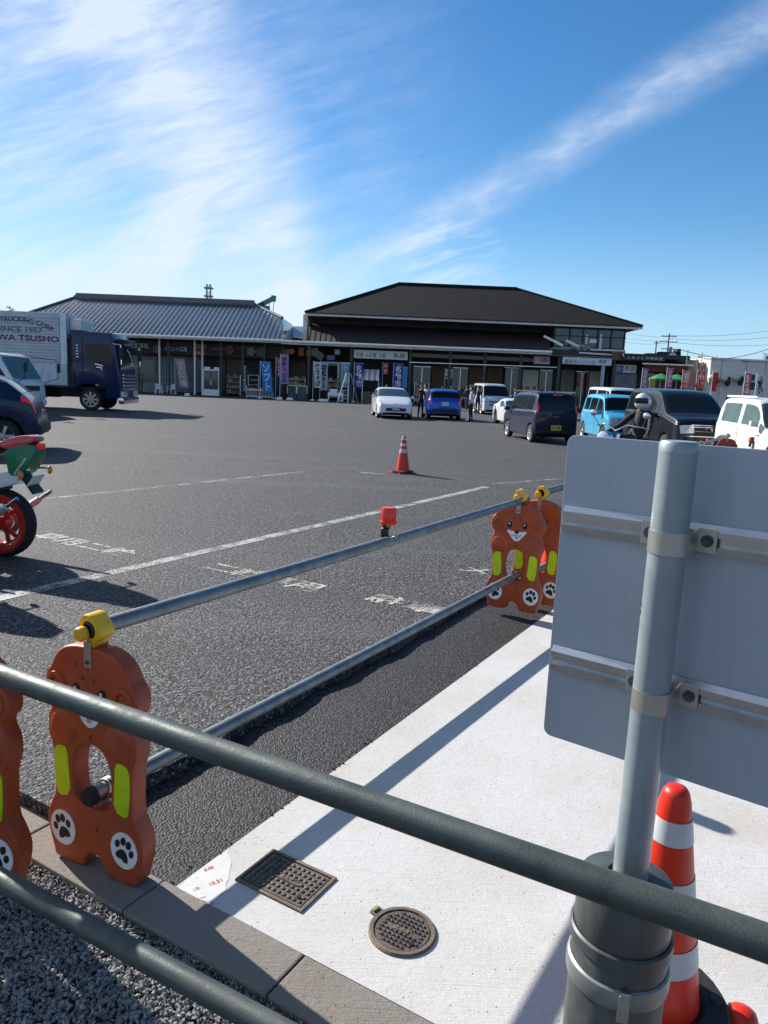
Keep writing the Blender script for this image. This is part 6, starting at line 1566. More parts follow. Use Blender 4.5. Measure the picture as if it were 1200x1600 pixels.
# ------------------------------------------------------------------ lorry and small truck
def lorry():
    Y0 = 33.3; fr = W(189, 632, Y0 - 1.0); h = R(3.5)
    o = thing('blue_lorry', 'dark blue lorry with a ribbed white box body, standing side on at the left', 'lorry', (fr.x, Y0, 0), h)
    # local: +x forward, origin at the front bumper on the centre line
    blue, wt = carpaint('lorry_blue', (.010, .022, .075), .2), pbr('lorry_box_white', (.42, .46, .51), .45, c2=(.37, .41, .46), nscale=2)
    hw = 1.22
    # cab: side outline extruded
    out = [(-2.0, .95), (-2.0, 3.22), (-1.95, 3.28), (-.85, 3.32), (-.36, 3.30), (-.24, 2.95), (-.06, 1.85), (0.0, 1.30), (-.02, .75), (-.05, .55), (-.62, .55), (-.62, .95), (-.70, 1.04), (-.92, 1.12), (-1.25, 1.14), (-1.60, 1.10), (-1.80, 1.0), (-1.86, .92)]
    m = MB(); m.prism(out, -hw, hw); cab = m.build('cab', blue, o, bevel=.035, smooth=40)
    for sd in (-1, 1):
        y0, y1 = (sd * hw - .012, sd * hw + .012)
        m = MB(); m.prism([(-1.45, 2.02), (-1.45, 2.78), (-.48, 2.84), (-.33, 2.40), (-.28, 2.02)], y0, y1); m.build('side_window', P['glass_dark'], cab)
        m = MB(); m.beam((-1.55, sd * hw, 1.3), (-1.55, sd * hw, 3.0), .02, .02); m.beam((-.24, sd * hw, 1.2), (-.24, sd * hw, 2.3), .02, .02); m.build('door_seam', P['dark'], cab)
        m = MB(); m.cbox((-1.40, sd * (hw + .015), 1.72), (.22, .03, .05)); m.build('door_handle', P['chrome'], cab)
        m = MB()
        for k in range(5): m.cbox((-1.78, sd * (hw + .004), 2.25 + k * .12), (.10, .015, .035))
        m.build('vent_slot', P['alu'], cab)
        em = MB(); em.beam((-1.05, sd * (hw + .012), 1.98), (-.70, sd * (hw + .012), 1.92), .05, .03); em.beam((-.80, sd * (hw + .012), 1.95), (-.76, sd * (hw + .012), 1.74), .04, .03); em.beam((-1.0, sd * (hw + .012), 1.86), (-.78, sd * (hw + .012), 1.82), .04, .03); em.build('emblem', P['chrome'], cab)
        # mirrors
        m = MB(); m.tube([(-.28, sd * hw, 2.85), (.10, sd * (hw + .22), 2.80), (.12, sd * (hw + .24), 2.0), (-.1, sd * hw, 1.9)], .02, 6); m.build('mirror_arm', P['chrome'], o)
        m = MB(); m.cbox((.12, sd * (hw + .24), 2.45), (.12, .22, .50)); m.build('mirror', P['plastic'], o, bevel=.03)
        m = MB(); m.box(-.02, .10, min(sd * .55, sd * 1.18), max(sd * .55, sd * 1.18), .62, .86); m.build('headlight', P['head'], o, bevel=.03)
    m = MB(); m.add([(-.205, -1.10, 2.86), (-.205, 1.10, 2.86), (-.028, 1.14, 1.78), (-.028, -1.14, 1.78)], [(0, 1, 2, 3)]); m.v = [v + Vector((.02, 0, .0)) for v in m.v]; m.build('windscreen', P['glass_blue'], cab)
    # chrome front
    for k in range(5): m = MB(); m.box(.0, .06, -.95, .95, .92 + k * .15, 1.00 + k * .15); m.build('grille_bar', P['chrome'], o, bevel=.015)
    m = MB(); m.box(-.10, .12, -1.22, 1.22, .32, .60); m.build('bumper', P['chrome'], o, bevel=.05, smooth=40)
    m = MB(); m.box(-.30, .02, -1.20, 1.20, 3.0, 3.08); m.build('sun_visor', blue, o, bevel=.02)
    # chassis
    m = MB(); m.box(-9.6, -.3, -.45, .45, .55, .90); m.box(-2.6, -.4, -1.0, 1.0, .55, .9); m.build('chassis', P['dark'], o)
    m = MB(); m.box(-4.6, -3.3, -1.15, -.6, .45, .92); m.box(-4.6, -3.3, .6, 1.15, .45, .92); m.build('fuel_tank', P['plastic'], o, bevel=.06)
    m = MB(); m.box(-8.3, -4.7, -1.19, -1.13, .45, .95); m.box(-8.3, -4.7, 1.13, 1.19, .45, .95); m.build('side_guard', P['plastic'], o)
    m = MB(); m.box(-2.21, -2.01, -1.1, 1.1, .95, 3.0); m.build('cab_rear_gear', P['plastic'], o)
    # ribbed box
    zb, zt = 1.02, 4.02; x0, x1 = -9.7, -2.22; hb = 1.25
    bx = MB(); bx.box(x0, x1, -hb, hb, zb, zt); box = bx.build('cargo_box', wt, o, bevel=.02)
    for sd in (-1, 1):
        m = MB(); n = 15
        for k in range(n):
            z = 1.98 + k * (zt - 2.08) / n; m.box(x0 + .1, x1 - .25, min(sd * hb, sd * (hb + .045)), max(sd * hb, sd * (hb + .045)), z, z + .085)
        m.build('rib', wt, box)
        m = MB(); m.box(x1 - .22, x1 + .03, min(sd * hb, sd * (hb + .03)), max(sd * hb, sd * (hb + .03)), 1.9, zt - .03); m.build('corner_post', pbr('box_post', (.62, .66, .70), .4), box)
        m = MB(); m.box(x0 + .1, x1 - .45, min(sd * hb, sd * (hb + .02)), max(sd * hb, sd * (hb + .02)), 1.08, 1.88); m.build('lower_flap', pbr('lorry_flap', (.46, .54, .64), .4), box)
    m = MB(); m.box(x1 + .005, x1 + .5, -.8, .8, 3.36, 3.85); m.build('cooling_unit', P['fascia'], box, bevel=.04)
    # writing on the near side, along the length
    mag = pbr('maroon_letters', (.11, .015, .07), .5); gr = pbr('grey_letters', (.09, .11, .14), .5)
    def side_text(tx, xa, xb, z0, z1, mat, arc=0.):
        q = text_mb(tx, 1., bold=.02); xs = [v.x for v in q.v]; zs = [v.z for v in q.v]
        ax_, bx_, az_, bz_ = min(xs), max(xs), min(zs), max(zs)
        q.v = [Vector((xa + (xb - xa) * (v.x - ax_) / (bx_ - ax_), -hb - .050, z0 + (z1 - z0) * (v.z - az_) / (bz_ - az_) + arc * (1 - ((v.x - ax_) / (bx_ - ax_) * 2 - 1) ** 2))) for v in q.v]
        q.build('lettering', mat, box)
    side_text('DAIWA TSUSHO', -5.75, -2.50, 2.80, 3.06, mag)
    side_text('SINCE 1957', -5.05, -3.15, 3.16, 3.38, gr)
    side_text('SAFETY TRUCKING CORP', -5.85, -2.70, 3.20, 3.42, mag, .38)
    for x in (-1.30, -7.0, -8.25):
        for sd in (-1, 1): add_wheel(o, x, sd * 1.02, .48, .27, 8, P['rim'])
    m = MB(); m.box(-1.95, -.65, -1.15, 1.15, .9, 1.0); m.build('mudguard', P['dark'], o)
    return o
lorry()
def small_truck():
    Y0 = 27.0; fr = W(50, 620, Y0); h = R(-4)
    o = thing('white_small_truck', 'small white cab-over truck between the lorry and the dark blue hatchback', 'truck', (fr.x, Y0, 0), h)
    wt = carpaint('truck_white', (.62, .68, .68)); hw = .95
    out = [(-1.75, .55), (-1.75, 2.08), (-1.65, 2.16), (-.85, 2.18), (-.62, 2.08), (-.12, 1.25), (-.02, 1.10), (0, .75), (-.02, .45), (-.35, .42), (-.42, .60), (-.62, .78), (-.95, .80), (-1.2, .65), (-1.25, .45)]
    m = MB(); m.prism(out, -hw, hw); cab = m.build('cab', wt, o, bevel=.05, smooth=40)
    for sd in (-1, 1):
        m = MB(); m.prism([(-1.45, 1.32), (-1.45, 1.98), (-.80, 2.0), (-.36, 1.32)], sd * hw - .012, sd * hw + .012); m.build('side_window', P['glass_dark'], cab)
        m = MB(); m.beam((-1.52, sd * hw, .6), (-1.52, sd * hw, 2.05), .02, .02); m.beam((-.18, sd * hw, .85), (-.18, sd * hw, 1.28), .02, .02); m.build('door_seam', P['dark'], cab)
        m = MB(); m.tube([(-.55, sd * hw, 2.1), (.30, sd * (hw + .15), 2.02), (.42, sd * (hw + .18), 1.95), (.42, sd * (hw + .18), 1.35), (-.05, sd * hw, 1.15)], .015, 6); ma = m.build('mirror_arm', P['plastic'], o)
        m = MB(); m.cbox((.44, sd * (hw + .18), 1.72), (.07, .16, .34)); m.build('mirror', P['plastic'], o, bevel=.02)
        m = MB(); m.box(-.01, .03, min(sd * .58, sd * .9), max(sd * .58, sd * .9), .62, .80); m.build('headlight', P['head'], o, bevel=.015)
        m = MB(); m.box(-.14, .0, min(sd * .86, sd * .965), max(sd * .86, sd * .965), .84, .92); m.build('indicator', P['amber'], o, bevel=.01)
    m = MB(); m.add([(-.60, -.84, 2.04), (-.60, .84, 2.04), (-.14, .88, 1.30), (-.14, -.88, 1.30)], [(0, 1, 2, 3)]); m.v = [v + Vector((.035, 0, .012)) for v in m.v]; m.build('windscreen', P['glass_light'], cab)
    for sy in (-.35, .25): m = MB(); m.beam((-.13, sy, 1.30), (-.40, sy + .45, 1.66), .015, .015); m.build('wiper', P['plastic'], cab)
    m = MB(); m.box(-.02, .02, -.52, .52, .88, 1.06); m.build('front_panel', P['plastic'], o)
    m = MB(); m.box(-.06, .06, -.92, .92, .36, .56); m.build('bumper', wt, o, bevel=.03)
    m = MB(); m.cbox((.065, 0, .46), (.01, .33, .165)); m.build('number_plate', P['plate'], o)
    m = MB(); m.box(-4.7, -1.9, -.95, .95, .82, .92); m.build('bed', P['alu'], o)
    for y in (-.95, .90): m = MB(); m.box(-4.7, -1.9, y, y + .05, .92, 1.32); m.build('drop_side', wt, o)
    m = MB(); m.box(-1.9, -1.82, -.9, .9, .92, 2.1); m.build('guard_frame', wt, o)
    m = MB(); m.box(-4.6, -.3, -.35, .35, .42, .82); m.build('chassis', P['dark'], o)
    for x in (-.80, -3.7):
        for sd in (-1, 1): add_wheel(o, x, sd * .78, .33, .19, 6, P['rim'])
small_truck()

# ------------------------------------------------------------------ motorcycles
def lathe_wheel(root, c, r, rim_mat, w=.075, tyre_w=.16, spokes=6):
    e = D.objects.new('wheel', None); COL.objects.link(e); e.parent = root; e.location = c; e.empty_display_size = .1
    t = MB(); prof = []
    for k in range(15):
        a = PI * k / 14; prof.append((r - .042 + .042 * math.sin(a), -tyre_w / 2 * math.cos(a)))
    t.lathe(prof + [(r - .055, tyre_w * .44), (r - .055, -tyre_w * .44), prof[0]], 44, axis='Y'); t.build('tyre', P['tyre'], e, smooth=50)
    m = MB(); m.lathe([(r - .040, -tyre_w * .47), (r - .048, -tyre_w * .50), (r - .12, -tyre_w * .34), (r - .14, 0), (r - .12, tyre_w * .34), (r - .048, tyre_w * .50), (r - .040, tyre_w * .47)], 44, axis='Y'); rim = m.build('rim', rim_mat, e, smooth=50)
    for k in range(spokes // 2):
        a = 2 * PI * k / (spokes // 2)
        for da in (-.28, .28):
            m = MB(); m.beam((.05 * math.cos(a), 0, .05 * math.sin(a)), ((r - .14) * math.cos(a + da), 0, (r - .14) * math.sin(a + da)), .032, .03, up=Vector((0, 1, 0))); m.build('spoke', rim_mat, e, bevel=.006)
    m = MB(); m.lathe([(0, -.06), (.055, -.06), (.06, -.05), (.06, .05), (.055, .06), (0, .06)], 18, axis='Y'); m.build('hub', rim_mat, e, smooth=40)
    m = MB(); m.lathe([(.06, -.070), (.115, -.070), (.115, -.064), (.06, -.064), (.06, -.070)], 28, axis='Y'); m.build('brake_disc', P['rim'], e, smooth=40)
    return e
def sport_bike():
    # local +x = forward; origin under the rear axle
    axle = G(8, 869); axle.z = 0; h = R(180 - 9)
    o = thing('sport_motorcycle', 'sport motorcycle with red and green tail and red wheels at the left edge', 'motorcycle', (axle.x, axle.y, 0), h)
    red, grn, wht = carpaint('bike_red', (.50, .03, .05)), carpaint('bike_green', (.012, .16, .07)), carpaint('bike_white', (.66, .67, .72))
    rr = .305
    redrim = carpaint('rim_red', (.50, .02, .012))
    lathe_wheel(o, (0, 0, rr), rr, redrim, tyre_w=.135); lathe_wheel(o, (1.38, 0, .295), .295, redrim, tyre_w=.12)
    def loft(name, secs, mat, par=o):
        """secs: list of (x, halfwidth, z0, z1) -> rounded box loft"""
        m = MB(); n = 12; vs = []
        for x, w, z0, z1 in secs:
            cz, hz = (z0 + z1) / 2, (z1 - z0) / 2
            for k in range(n):
                a = 2 * PI * k / n; ca, sa = math.cos(a), math.sin(a); e = .55
                vs.append((x, w * (abs(ca) ** e) * (1 if ca > 0 else -1), cz + hz * (abs(sa) ** e) * (1 if sa > 0 else -1)))
        fs = [(i * n + k, (i + 1) * n + k, (i + 1) * n + (k + 1) % n, i * n + (k + 1) % n) for i in range(len(secs) - 1) for k in range(n)]
        fs += [tuple(range(n)), tuple(range((len(secs) - 1) * n, len(secs) * n))[::-1]]
        m.add(vs, fs); return m.build(name, mat, par, smooth=50)
    # tail cowl: three stacked colours
    def shell(name, pts, w0_, w1_, mat, zm):
        """side outline (x,z) with the half width growing from w0_ (rear) to w1_ (front) and pinching towards the top"""
        ps = smooth_closed(pts, 1); m = MB(); n = len(ps); xs = [p[0] for p in ps]; a, b = min(xs), max(xs)
        def hwid(x, z): return (w0_ + (w1_ - w0_) * ((x - a) / (b - a)) ** .6) * (1 - .35 * max(0, (z - zm) / .25))
        vs = [(x, -hwid(x, z), z) for x, z in ps] + [(x, hwid(x, z), z) for x, z in ps]
        m.add(vs, [tuple(range(n)), tuple(range(2 * n - 1, n - 1, -1))] + [((k + 1) % n, k, n + k, n + (k + 1) % n) for k in range(n)])
        return m.build(name, mat, o, bevel=.012, smooth=40)
    shell('tail_top', [(-.06, 1.00), (-.12, 1.055), (-.30, 1.10), (-.385, 1.075), (-.375, 1.035), (-.14, .965)], .075, .12, red, 1.0)
    shell('tail_side', [(-.115, .970), (-.375, 1.036), (-.395, .945), (-.26, .752), (-.17, .745), (-.155, .85)], .085, .145, grn, .9)
    shell('tail_lower', [(-.165, .790), (-.25, .750), (-.21, .675), (.04, .60), (.45, .58), (.45, .72), (.10, .72)], .10, .15, wht, .9)
    q = text_mb('SPORT RACING', .026, bold=.001); q.xf(Matrix.Translation((-.29, .150, .835)) @ Matrix.Rotation(PI, 4, 'Z') @ Matrix.Rotation(-R(52), 4, 'Y')); q.build('lettering', wht, o)
    m = MB(); m.box(-.402, -.375, -.05, .05, .975, 1.025); m.build('tail_light', P['tail'], o, bevel=.008)
    loft('seat', [(-.06, .10, .93, 1.03), (.05, .12, .88, 1.02), (.18, .13, .84, .98), (.30, .145, .80, .92), (.55, .15, .78, .88), (.78, .12, .78, .88)], P['rubber'])
    loft('fuel_tank', [(.72, .12, .78, .92), (.85, .18, .78, 1.02), (1.05, .19, .80, 1.05), (1.22, .13, .84, 1.0)], wht)
    loft('side_fairing', [(.55, .16, .30, .62), (.85, .23, .24, .80), (1.15, .25, .26, .92), (1.40, .20, .55, 1.02), (1.52, .10, .75, .98)], red)
    loft('front_cowl', [(1.25, .22, .82, 1.02), (1.45, .21, .80, 1.06), (1.62, .13, .82, 1.0), (1.70, .05, .86, .95)], grn)
    loft('screen', [(1.30, .15, 1.02, 1.20), (1.45, .15, 1.02, 1.14), (1.58, .08, 1.0, 1.05)], P['glass_dark'])
    loft('front_mudguard', [(1.18, .07, .52, .60), (1.38, .08, .57, .62), (1.60, .07, .44, .55)], wht)
    for sd in (-1, 1):
        m = MB(); m.tube([(1.38, sd * .09, .295), (1.20, sd * .09, .92)], .026, 10); m.build('fork', P['alu'], o, smooth=60)
        m = MB(); m.beam((0, sd * .115, rr), (.52, sd * .12, .40), .04, .075); m.build('swingarm', P['alu'], o, bevel=.01)
        m = MB(); m.tube([(1.18, sd * .08, 1.0), (1.10, sd * .30, .96)], .016, 8); m.build('handlebar', P['black'], o, smooth=60)
        # exhaust can rising to the rear
        m = MB(); m.tube([(.62, sd * .10, .24), (.40, sd * .16, .15), (.20, sd * .19, .20)], [.022, .026, .03], 12); m.build('exhaust_pipe', P['steel_dark'], o, smooth=60)
        m = MB(); m.tube([(.24, sd * .185, .17), (.20, sd * .19, .20), (-.18, sd * .225, .48), (-.20, sd * .227, .495), (-.205, sd * .227, .50)], [.024, .031, .031, .028, .018], 16); ex = m.build('exhaust', pbr('silver_exhaust', (.55, .56, .60), .35, .5), o, smooth=40)
        m = MB(); m.tube([(-.20, sd * .227, .495), (-.315, sd * .236, .575)], .018, 12); m.build('tip', P['alu'], ex, smooth=40)
        q = text_mb('WHARC', .055, bold=.002); q.xf(Matrix.Translation((-.02, sd * .245, .37)) @ Matrix.Rotation(PI if sd > 0 else 0, 4, 'Z') @ Matrix.Rotation(R(37) * (-1 if sd > 0 else 1), 4, 'Y')); q.build('lettering', P['white'], ex)
        m = MB(); m.tube([(-.26, sd * .08, .80), (-.32, sd * .18, .79)], .008, 6); st = m.build('indicator_stem', P['black'], o)
        m = MB(); m.sphere((-.33, sd * .205, .77), .026, 10, sc=(.8, 1.1, 1.5)); m.build('indicator', P['amber'], o, smooth=80)
        m = MB(); m.beam((.45, sd * .14, .45), (.30, sd * .16, .36), .02, .05); m.beam((.30, sd * .16, .37), (.27, sd * .26, .37), .025, .025); m.build('footpeg', P['alu'], o)
    # plate carrier and mudguard
    m = MB(); m.add([(-.20, -.06, .80), (-.20, .06, .80), (-.36, .07, .60), (-.36, -.07, .60), (-.18, -.06, .79), (-.18, .06, .79), (-.34, .07, .585), (-.34, -.07, .585)], [(0, 1, 2, 3), (7, 6, 5, 4), (0, 3, 7, 4), (1, 5, 6, 2), (3, 2, 6, 7)]); m.build('rear_mudguard', P['black'], o)
    m = MB(); m.cbox((-.33, 0, .70), (.008, .16, .11), rot=Matrix.Rotation(R(-35), 3, 'Y')); m.build('number_plate', P['plate'], o)
    loft('engine', [(.50, .16, .26, .56), (.80, .19, .24, .62), (1.05, .16, .28, .60)], P['steel_dark'])
    m = MB(); m.beam((.50, .13, .36), (.42, .18, .02), .02, .02); m.build('side_stand', P['alu'], o)
    m = MB(); m.tube([(0, .07, rr), (.08, .08, .30), (.52, .08, .33)], .012, 6); m.build('chain', P['steel_dark'], o)
    loft('hugger', [(-.05, .08, .60, .63), (.10, .085, .61, .65), (.30, .08, .52, .58)], P['black'])
    return o
SB = sport_bike()
copy_tree(SB, loc=SB.location + Vector((-.46, -.66, 0)), rz=R(180 - 9), label='second sport motorcycle standing just outside the picture at the left')
def cruiser():
    c = Vector((W(985, 700, 12.6).x, 12.6, 0)); h = HD(-.75, -.66)
    o = thing('black_motorcycle', 'black motorcycle with chrome headlamp behind the top of the grey sign', 'motorcycle', (c.x, c.y, 0), h)
    blk = carpaint('bike_black', (.012, .012, .014))
    lathe_wheel(o, (-.72, 0, .31), .31, P['chrome']); lathe_wheel(o, (.75, 0, .32), .32, P['chrome'], tyre_w=.11)
    def blob(name, c, s, mat, n=16): m = MB(); m.sphere(c, 1, n, sc=s); return m.build(name, mat, o, smooth=80)
    blob('fuel_tank', (.20, 0, .86), (.32, .16, .15), blk); blob('seat', (-.28, 0, .78), (.36, .15, .07), P['rubber'])
    blob('engine', (.05, 0, .45), (.26, .20, .20), P['steel_dark'])
    m = MB()
    for k in range(6): m.cbox((.10, 0, .48 + k * .035), (.22, .36, .012))
    m.build('cooling_fin', P['chrome'], o)
    hl = blob('headlight', (.78, 0, .93), (.10, .12, .12), P['chrome']); m = MB(); m.lathe([(0, .03), (.09, .015), (.115, 0)], 18, axis='X'); m.v = [v + Vector((.86, 0, .93)) for v in m.v]; m.build('lens', P['head'], hl, smooth=60)
    for sd in (-1, 1):
        m = MB(); m.tube([(.75, sd * .09, .32), (.55, sd * .09, 1.0)], .025, 10); m.build('fork', P['chrome'], o, smooth=60)
        m = MB(); m.tube([(.50, 0, 1.05), (.50, sd * .2, 1.15), (.38, sd * .42, 1.12), (.28, sd * .46, 1.10)], .014, 8); m.build('handlebar', P['chrome'], o, smooth=60)
        m = MB(); m.tube([(.38, sd * .40, 1.12), (.44, sd * .48, 1.27)], .007, 6); ms = m.build('mirror_stem', P['chrome'], o); 
        m = MB(); m.sphere((.44, sd * .49, 1.32), .07, 12, sc=(.4, 1, .8)); m.build('mirror', P['chrome'], o, smooth=80)
        m = MB(); m.sphere((.62, sd * .22, .90), .045, 10); m.build('indicator', P['amber'], o, smooth=80)
        m = MB(); m.tube([(.1, sd * .20, .35), (-.3, sd * .22, .30), (-.95, sd * .24, .33)], [.03, .04, .045], 12); m.build('exhaust', P['chrome'], o, smooth=60)
        m = MB(); m.tube([(-.72, sd * .16, .33), (-.55, sd * .17, .72)], .03, 10); m.build('shock_absorber', P['chrome'], o, smooth=60)
    m = MB(); pts = [Vector((-.72 + .37 * math.cos(a), 0, .31 + .37 * math.sin(a))) for a in [R(20 + 150 * k / 10) for k in range(11)]]
    for k in range(10): m.beam(pts[k], pts[k + 1], .02, .02)
    m.v = [Vector((v.x, v.y * 7, v.z)) for v in m.v]; m.build('rear_mudguard', blk, o)
    m = MB(); m.beam((.35, 0, .75), (-.45, 0, .66), .08, .08); m.beam((.45, 0, .95), (.2, 0, .35), .05, .05); m.build('frame', P['steel_dark'], o)
    return o, c, h
CR = cruiser()

# ------------------------------------------------------------------ people
def person(name, label, loc, rz, height=1.68, top=(.03, .03, .035), legs=(.02, .02, .025), pose='stand', hair=(.012, .010, .009), skinhood=None, helmet=None, group=None, seatz=None, sleeves=True, lean=0.):
    o = thing('person', label, 'person', loc, rz, group); k = height / 1.70
    V, E, RD = [], [], []
    def add(p, r, par=None):
        V.append(Vector(p) * k); RD.append(r * k); i = len(V) - 1
        if par is not None: E.append((par, i))
        return i
    pelv = add((0, 0, .92), .115)
    w1 = add((.0, 0, 1.08), .115, pelv); ch = add((.02, 0, 1.26), .13, w1); nb = add((.01, 0, 1.40), .085, ch); nk = add((.015, 0, 1.47), .05, nb)
    hd0 = add((.03, 0, 1.54), .075, nk); hd1 = add((.035, 0, 1.62), .085, hd0); hd2 = add((.03, 0, 1.675), .055, hd1)
    for s in (-1, 1):
        step = .10 * s if pose == 'walk' else .03 * s
        if pose == 'ride':
            hp = add((.06, s * .10, .90), .09, pelv); kn = add((.44, s * .22, .80), .065, hp); an = add((.28, s * .24, .42), .045, kn); ft = add((.34, s * .24, .36), .045, an); to = add((.46, s * .25, .36), .035, ft)
        else:
            hp = add((0, s * .09, .86), .088, pelv); kn = add((step * .7 + .02, s * .10, .48), .06, hp); an = add((step * 1.2 - .02, s * .10, .09), .042, kn); ft = add((step * 1.2 + .02, s * .10, .045), .042, an); to = add((step * 1.2 + .15, s * .12, .035), .034, ft)
        sh = add((.0, s * .17, 1.385), .058, nb)
        if pose == 'ride': el = add((.22, s * .28, 1.18), .045, sh); wr_ = add((.42, s * .36, 1.08), .034, el)
        elif pose == 'bag' and s < 0: el = add((.02, s * .25, 1.12), .044, sh); wr_ = add((.16, s * .22, .98), .032, el)
        else: el = add((-.02 - step * .5, s * .24, 1.13), .044, sh); wr_ = add((.05 - step, s * .26, .89), .032, el)
        d = (V[wr_] - V[el]).normalized(); pm = add(tuple((V[wr_] + d * .06 * k) / k), .036, wr_)
        side = Vector((d.y, -d.x, 0)); side = side.normalized() if side.length > .05 else Vector((1, 0, 0))
        for j, ln in enumerate((.055, .065, .06, .045)):
            b = V[pm] / k + side * (.022 * (j - 1.5)) + d * .03; i1 = add(tuple(b), .011, pm); i2 = add(tuple(b + d * ln * .55), .0095, i1); add(tuple(b + d * ln + Vector((.008, 0, 0))), .008, i2)
        tb = V[wr_] / k + d * .03 + side * .04; i1 = add(tuple(tb), .012, pm); add(tuple(tb + d * .04 + side * .01), .009, i1)
    me = D.meshes.new('body'); me.from_pydata([tuple(v) for v in V], E, []); ob = D.objects.new('body', me); COL.objects.link(ob)
    sk = ob.modifiers.new('s', 'SKIN'); sk.use_smooth_shade = True
    for i, r in enumerate(RD): me.skin_vertices[0].data[i].radius = (r, r)
    me.skin_vertices[0].data[0].use_root = True
    ob.modifiers.new('b', 'SUBSURF').levels = 1
    dg = bpy.context.evaluated_depsgraph_get(); nm = D.meshes.new_from_object(ob.evaluated_get(dg)); D.objects.remove(ob); D.meshes.remove(me)
    cl = lambda n, c: pbr('wear_%s_%d_%d_%d' % (n, c[0] * 999, c[1] * 999, c[2] * 999), c, .8, namt=.15)
    nm.materials.clear()
    for m in (P['skin'], cl('top', top), cl('leg', legs), cl('shoe', (.03, .03, .03))): nm.materials.append(m)
    for p in nm.polygons:
        c = p.center / k; mi = 1
        if pose == 'ride':
            mi = 2 if c.z < .98 and not (c.z > .9 and abs(c.y) > .3) else 1
            if c.z < .45: mi = 3
        else:
            if c.z < .92 and abs(c.y) < .21: mi = 2
            if c.z < .10: mi = 3
            if abs(c.y) > .2 and c.z < .93: mi = 0
        if c.z > 1.455: mi = 0
        p.material_index = mi; p.use_smooth = True
    nm.name = 'body'; b = link('body', nm, o)
    if pose == 'ride' and seatz is not None: b.location.z = seatz
    dz = b.location.z
    if helmet:
        m = MB(); m.sphere((.035 * k, 0, 1.60 * k + dz), .145, 18, sc=(1.08, .92, 1.0)); he = m.build('helmet', pbr('silver_helmet', (.66, .66, .68), .25, .0, coat=.8), o, smooth=80)
        m = MB(); n = 10; vs = []
        for i in range(n + 1):
            a = R(-70 + 140 * i / n)
            for zz in (-.04, .0, .05): r = math.sqrt(max(0, 1 - (zz / .15) ** 2)) * .152; vs.append((.035 * k + r * 1.08 * math.cos(a), r * .95 * math.sin(a), 1.61 * k + dz + zz))
        m.add(vs, [(i * 3 + j, i * 3 + 3 + j, i * 3 + 4 + j, i * 3 + 1 + j) for i in range(n) for j in range(2)]); m.build('visor', P['glass_dark'], he, smooth=80)
    else:
        m = MB(); m.sphere((.015 * k, 0, 1.635 * k), .105 * k, 14, sc=(1.0, .92, .95)); m.v = [v for v in m.v]; hm = m.build('hair', pbr('hair_%d' % int(hair[0] * 1000), hair, .55), o, smooth=80)
        # pull the hair back off the face
        for v in hm.data.vertices:
            if v.co.x > .06 * k and v.co.z < 1.66 * k: v.co.x = .045 * k
        f_ = .112 * k
        for s in (-1, 1):
            m = MB(); m.sphere((f_, s * .032 * k, 1.60 * k), .010 * k, 8); m.build('eye', P['black'], o, smooth=80)
            m = MB(); m.sphere((.03 * k, s * .092 * k, 1.595 * k), .022 * k, 8, sc=(.7, .4, 1)); m.build('ear', P['skin'], o, smooth=80)
        m = MB(); m.sphere((.122 * k, 0, 1.575 * k), .013 * k, 8, sc=(1, .7, 1.3)); m.build('nose', P['skin'], o, smooth=80)
        m = MB(); m.sphere((.112 * k, 0, 1.545 * k), .018 * k, 8, sc=(.4, 1, .3)); m.build('mouth', P['pink'], o, smooth=80)
    return o
def at(x, Y): p = W(x, 640, Y); return (p.x, Y, 0)
GP = 'people before the shops'
person('p', 'person in dark clothes between the white and the blue hatchback, nearer of two', at(657, 38.5), R(-60), 1.66, (.02, .02, .025), (.02, .02, .022), 'stand', group=GP)
person('p', 'person in white top and dark jacket by the blue hatchback door, farther of two', at(664, 40.5), R(200), 1.72, (.40, .42, .46), (.018, .018, .02), 'bag', group=GP)
PW = person('p', 'person in a pale lilac shirt and black trousers right of the blue hatchback', at(736, 37.2), R(160), 1.66, (.46, .44, .54), (.012, .012, .014), 'bag', group=GP)
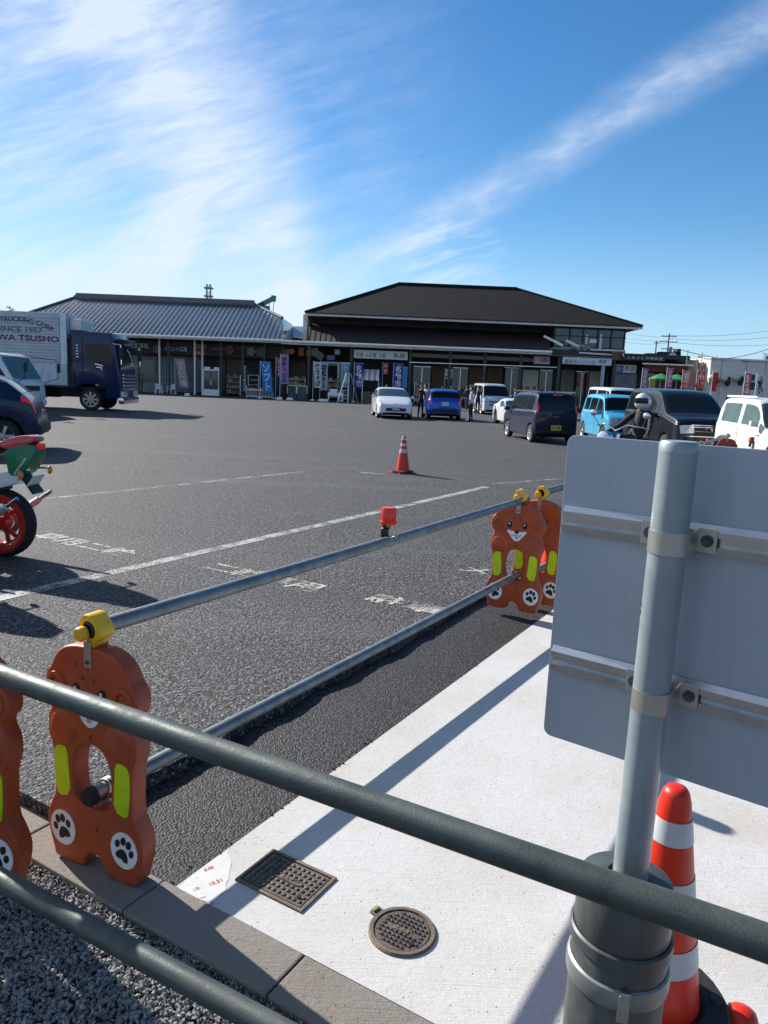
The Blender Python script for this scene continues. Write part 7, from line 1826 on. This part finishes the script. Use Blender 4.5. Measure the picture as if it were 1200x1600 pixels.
m = MB(); m.box(-.10, .06, -.16, .16, .0, .34); bg = m.build('shopping_bag', P['white'], bevel=.03); bg.location = Vector(at(731, 37.1)) + Vector((0, 0, .02)); tag(bg, 'white shopping bag by the legs of the person in the lilac shirt', 'bag')
m = MB(); m.box(-.08, .08, -.14, .14, .0, .30); bg = m.build('shoulder_bag', pbr('check_bag', (.10, .13, .20), .8, nscale=30, namt=.8), bevel=.03); bg.location = Vector(at(727, 37.15)) + Vector((0, 0, .86)); tag(bg, 'dark checked shoulder bag held by the person in the lilac shirt', 'bag')
for i, (x, Y, t, l, hgt, ps, lb) in enumerate((
    (746, 46, (.02, .02, .02), (.02, .02, .025), 1.70, 'stand', 'person in black before the white van, left of it'),
    (716, 52, (.03, .03, .04), (.02, .02, .02), 1.72, 'walk', 'dark clothed person behind the blue hatchback, centre of the crowd'),
    (704, 54, (.04, .035, .03), (.02, .02, .02), 1.68, 'stand', 'person in dark brown behind the blue hatchback, left of the crowd'),
    (728, 56, (.02, .02, .03), (.03, .03, .03), 1.74, 'walk', 'tall dark clothed person at the back of the crowd by the shop'),
    (690, 55, (.30, .28, .27), (.02, .02, .02), 1.60, 'stand', 'person in a grey top behind the blue hatchback roof'),
    (804, 50, (.02, .22, .50), (.02, .02, .03), 1.70, 'stand', 'person in a bright azure jacket right of the white van'),
    (603, 58, (.16, .22, .38), (.03, .03, .03), 1.60, 'stand', 'person in a blue work coat at the stall behind the white hatchback'),
    (617, 59, (.45, .40, .38), (.03, .03, .03), 1.55, 'stand', 'small person in a pale top behind the white hatchback'),
    (1133, 44, (.012, .012, .014), (.02, .02, .02), 1.72, 'stand', 'person in black before the cream wall at the right'),
    (222, 66.3, (.04, .09, .05), (.03, .03, .03), 1.62, 'stand', 'person in dark green in the shade beside the lorry front'))):
    person('p', lb, at(x, Y), R(-120 + 57 * i), hgt, t, l, ps, group=GP)
rc = CR[1] + Vector((math.cos(CR[2]), math.sin(CR[2]), 0)) * -.28
person('p', 'rider in black with a silver helmet sitting on the black motorcycle', (rc.x, rc.y, 0), CR[2], 1.74, (.012, .012, .013), (.012, .012, .014), 'ride', helmet=True, seatz=-.10)
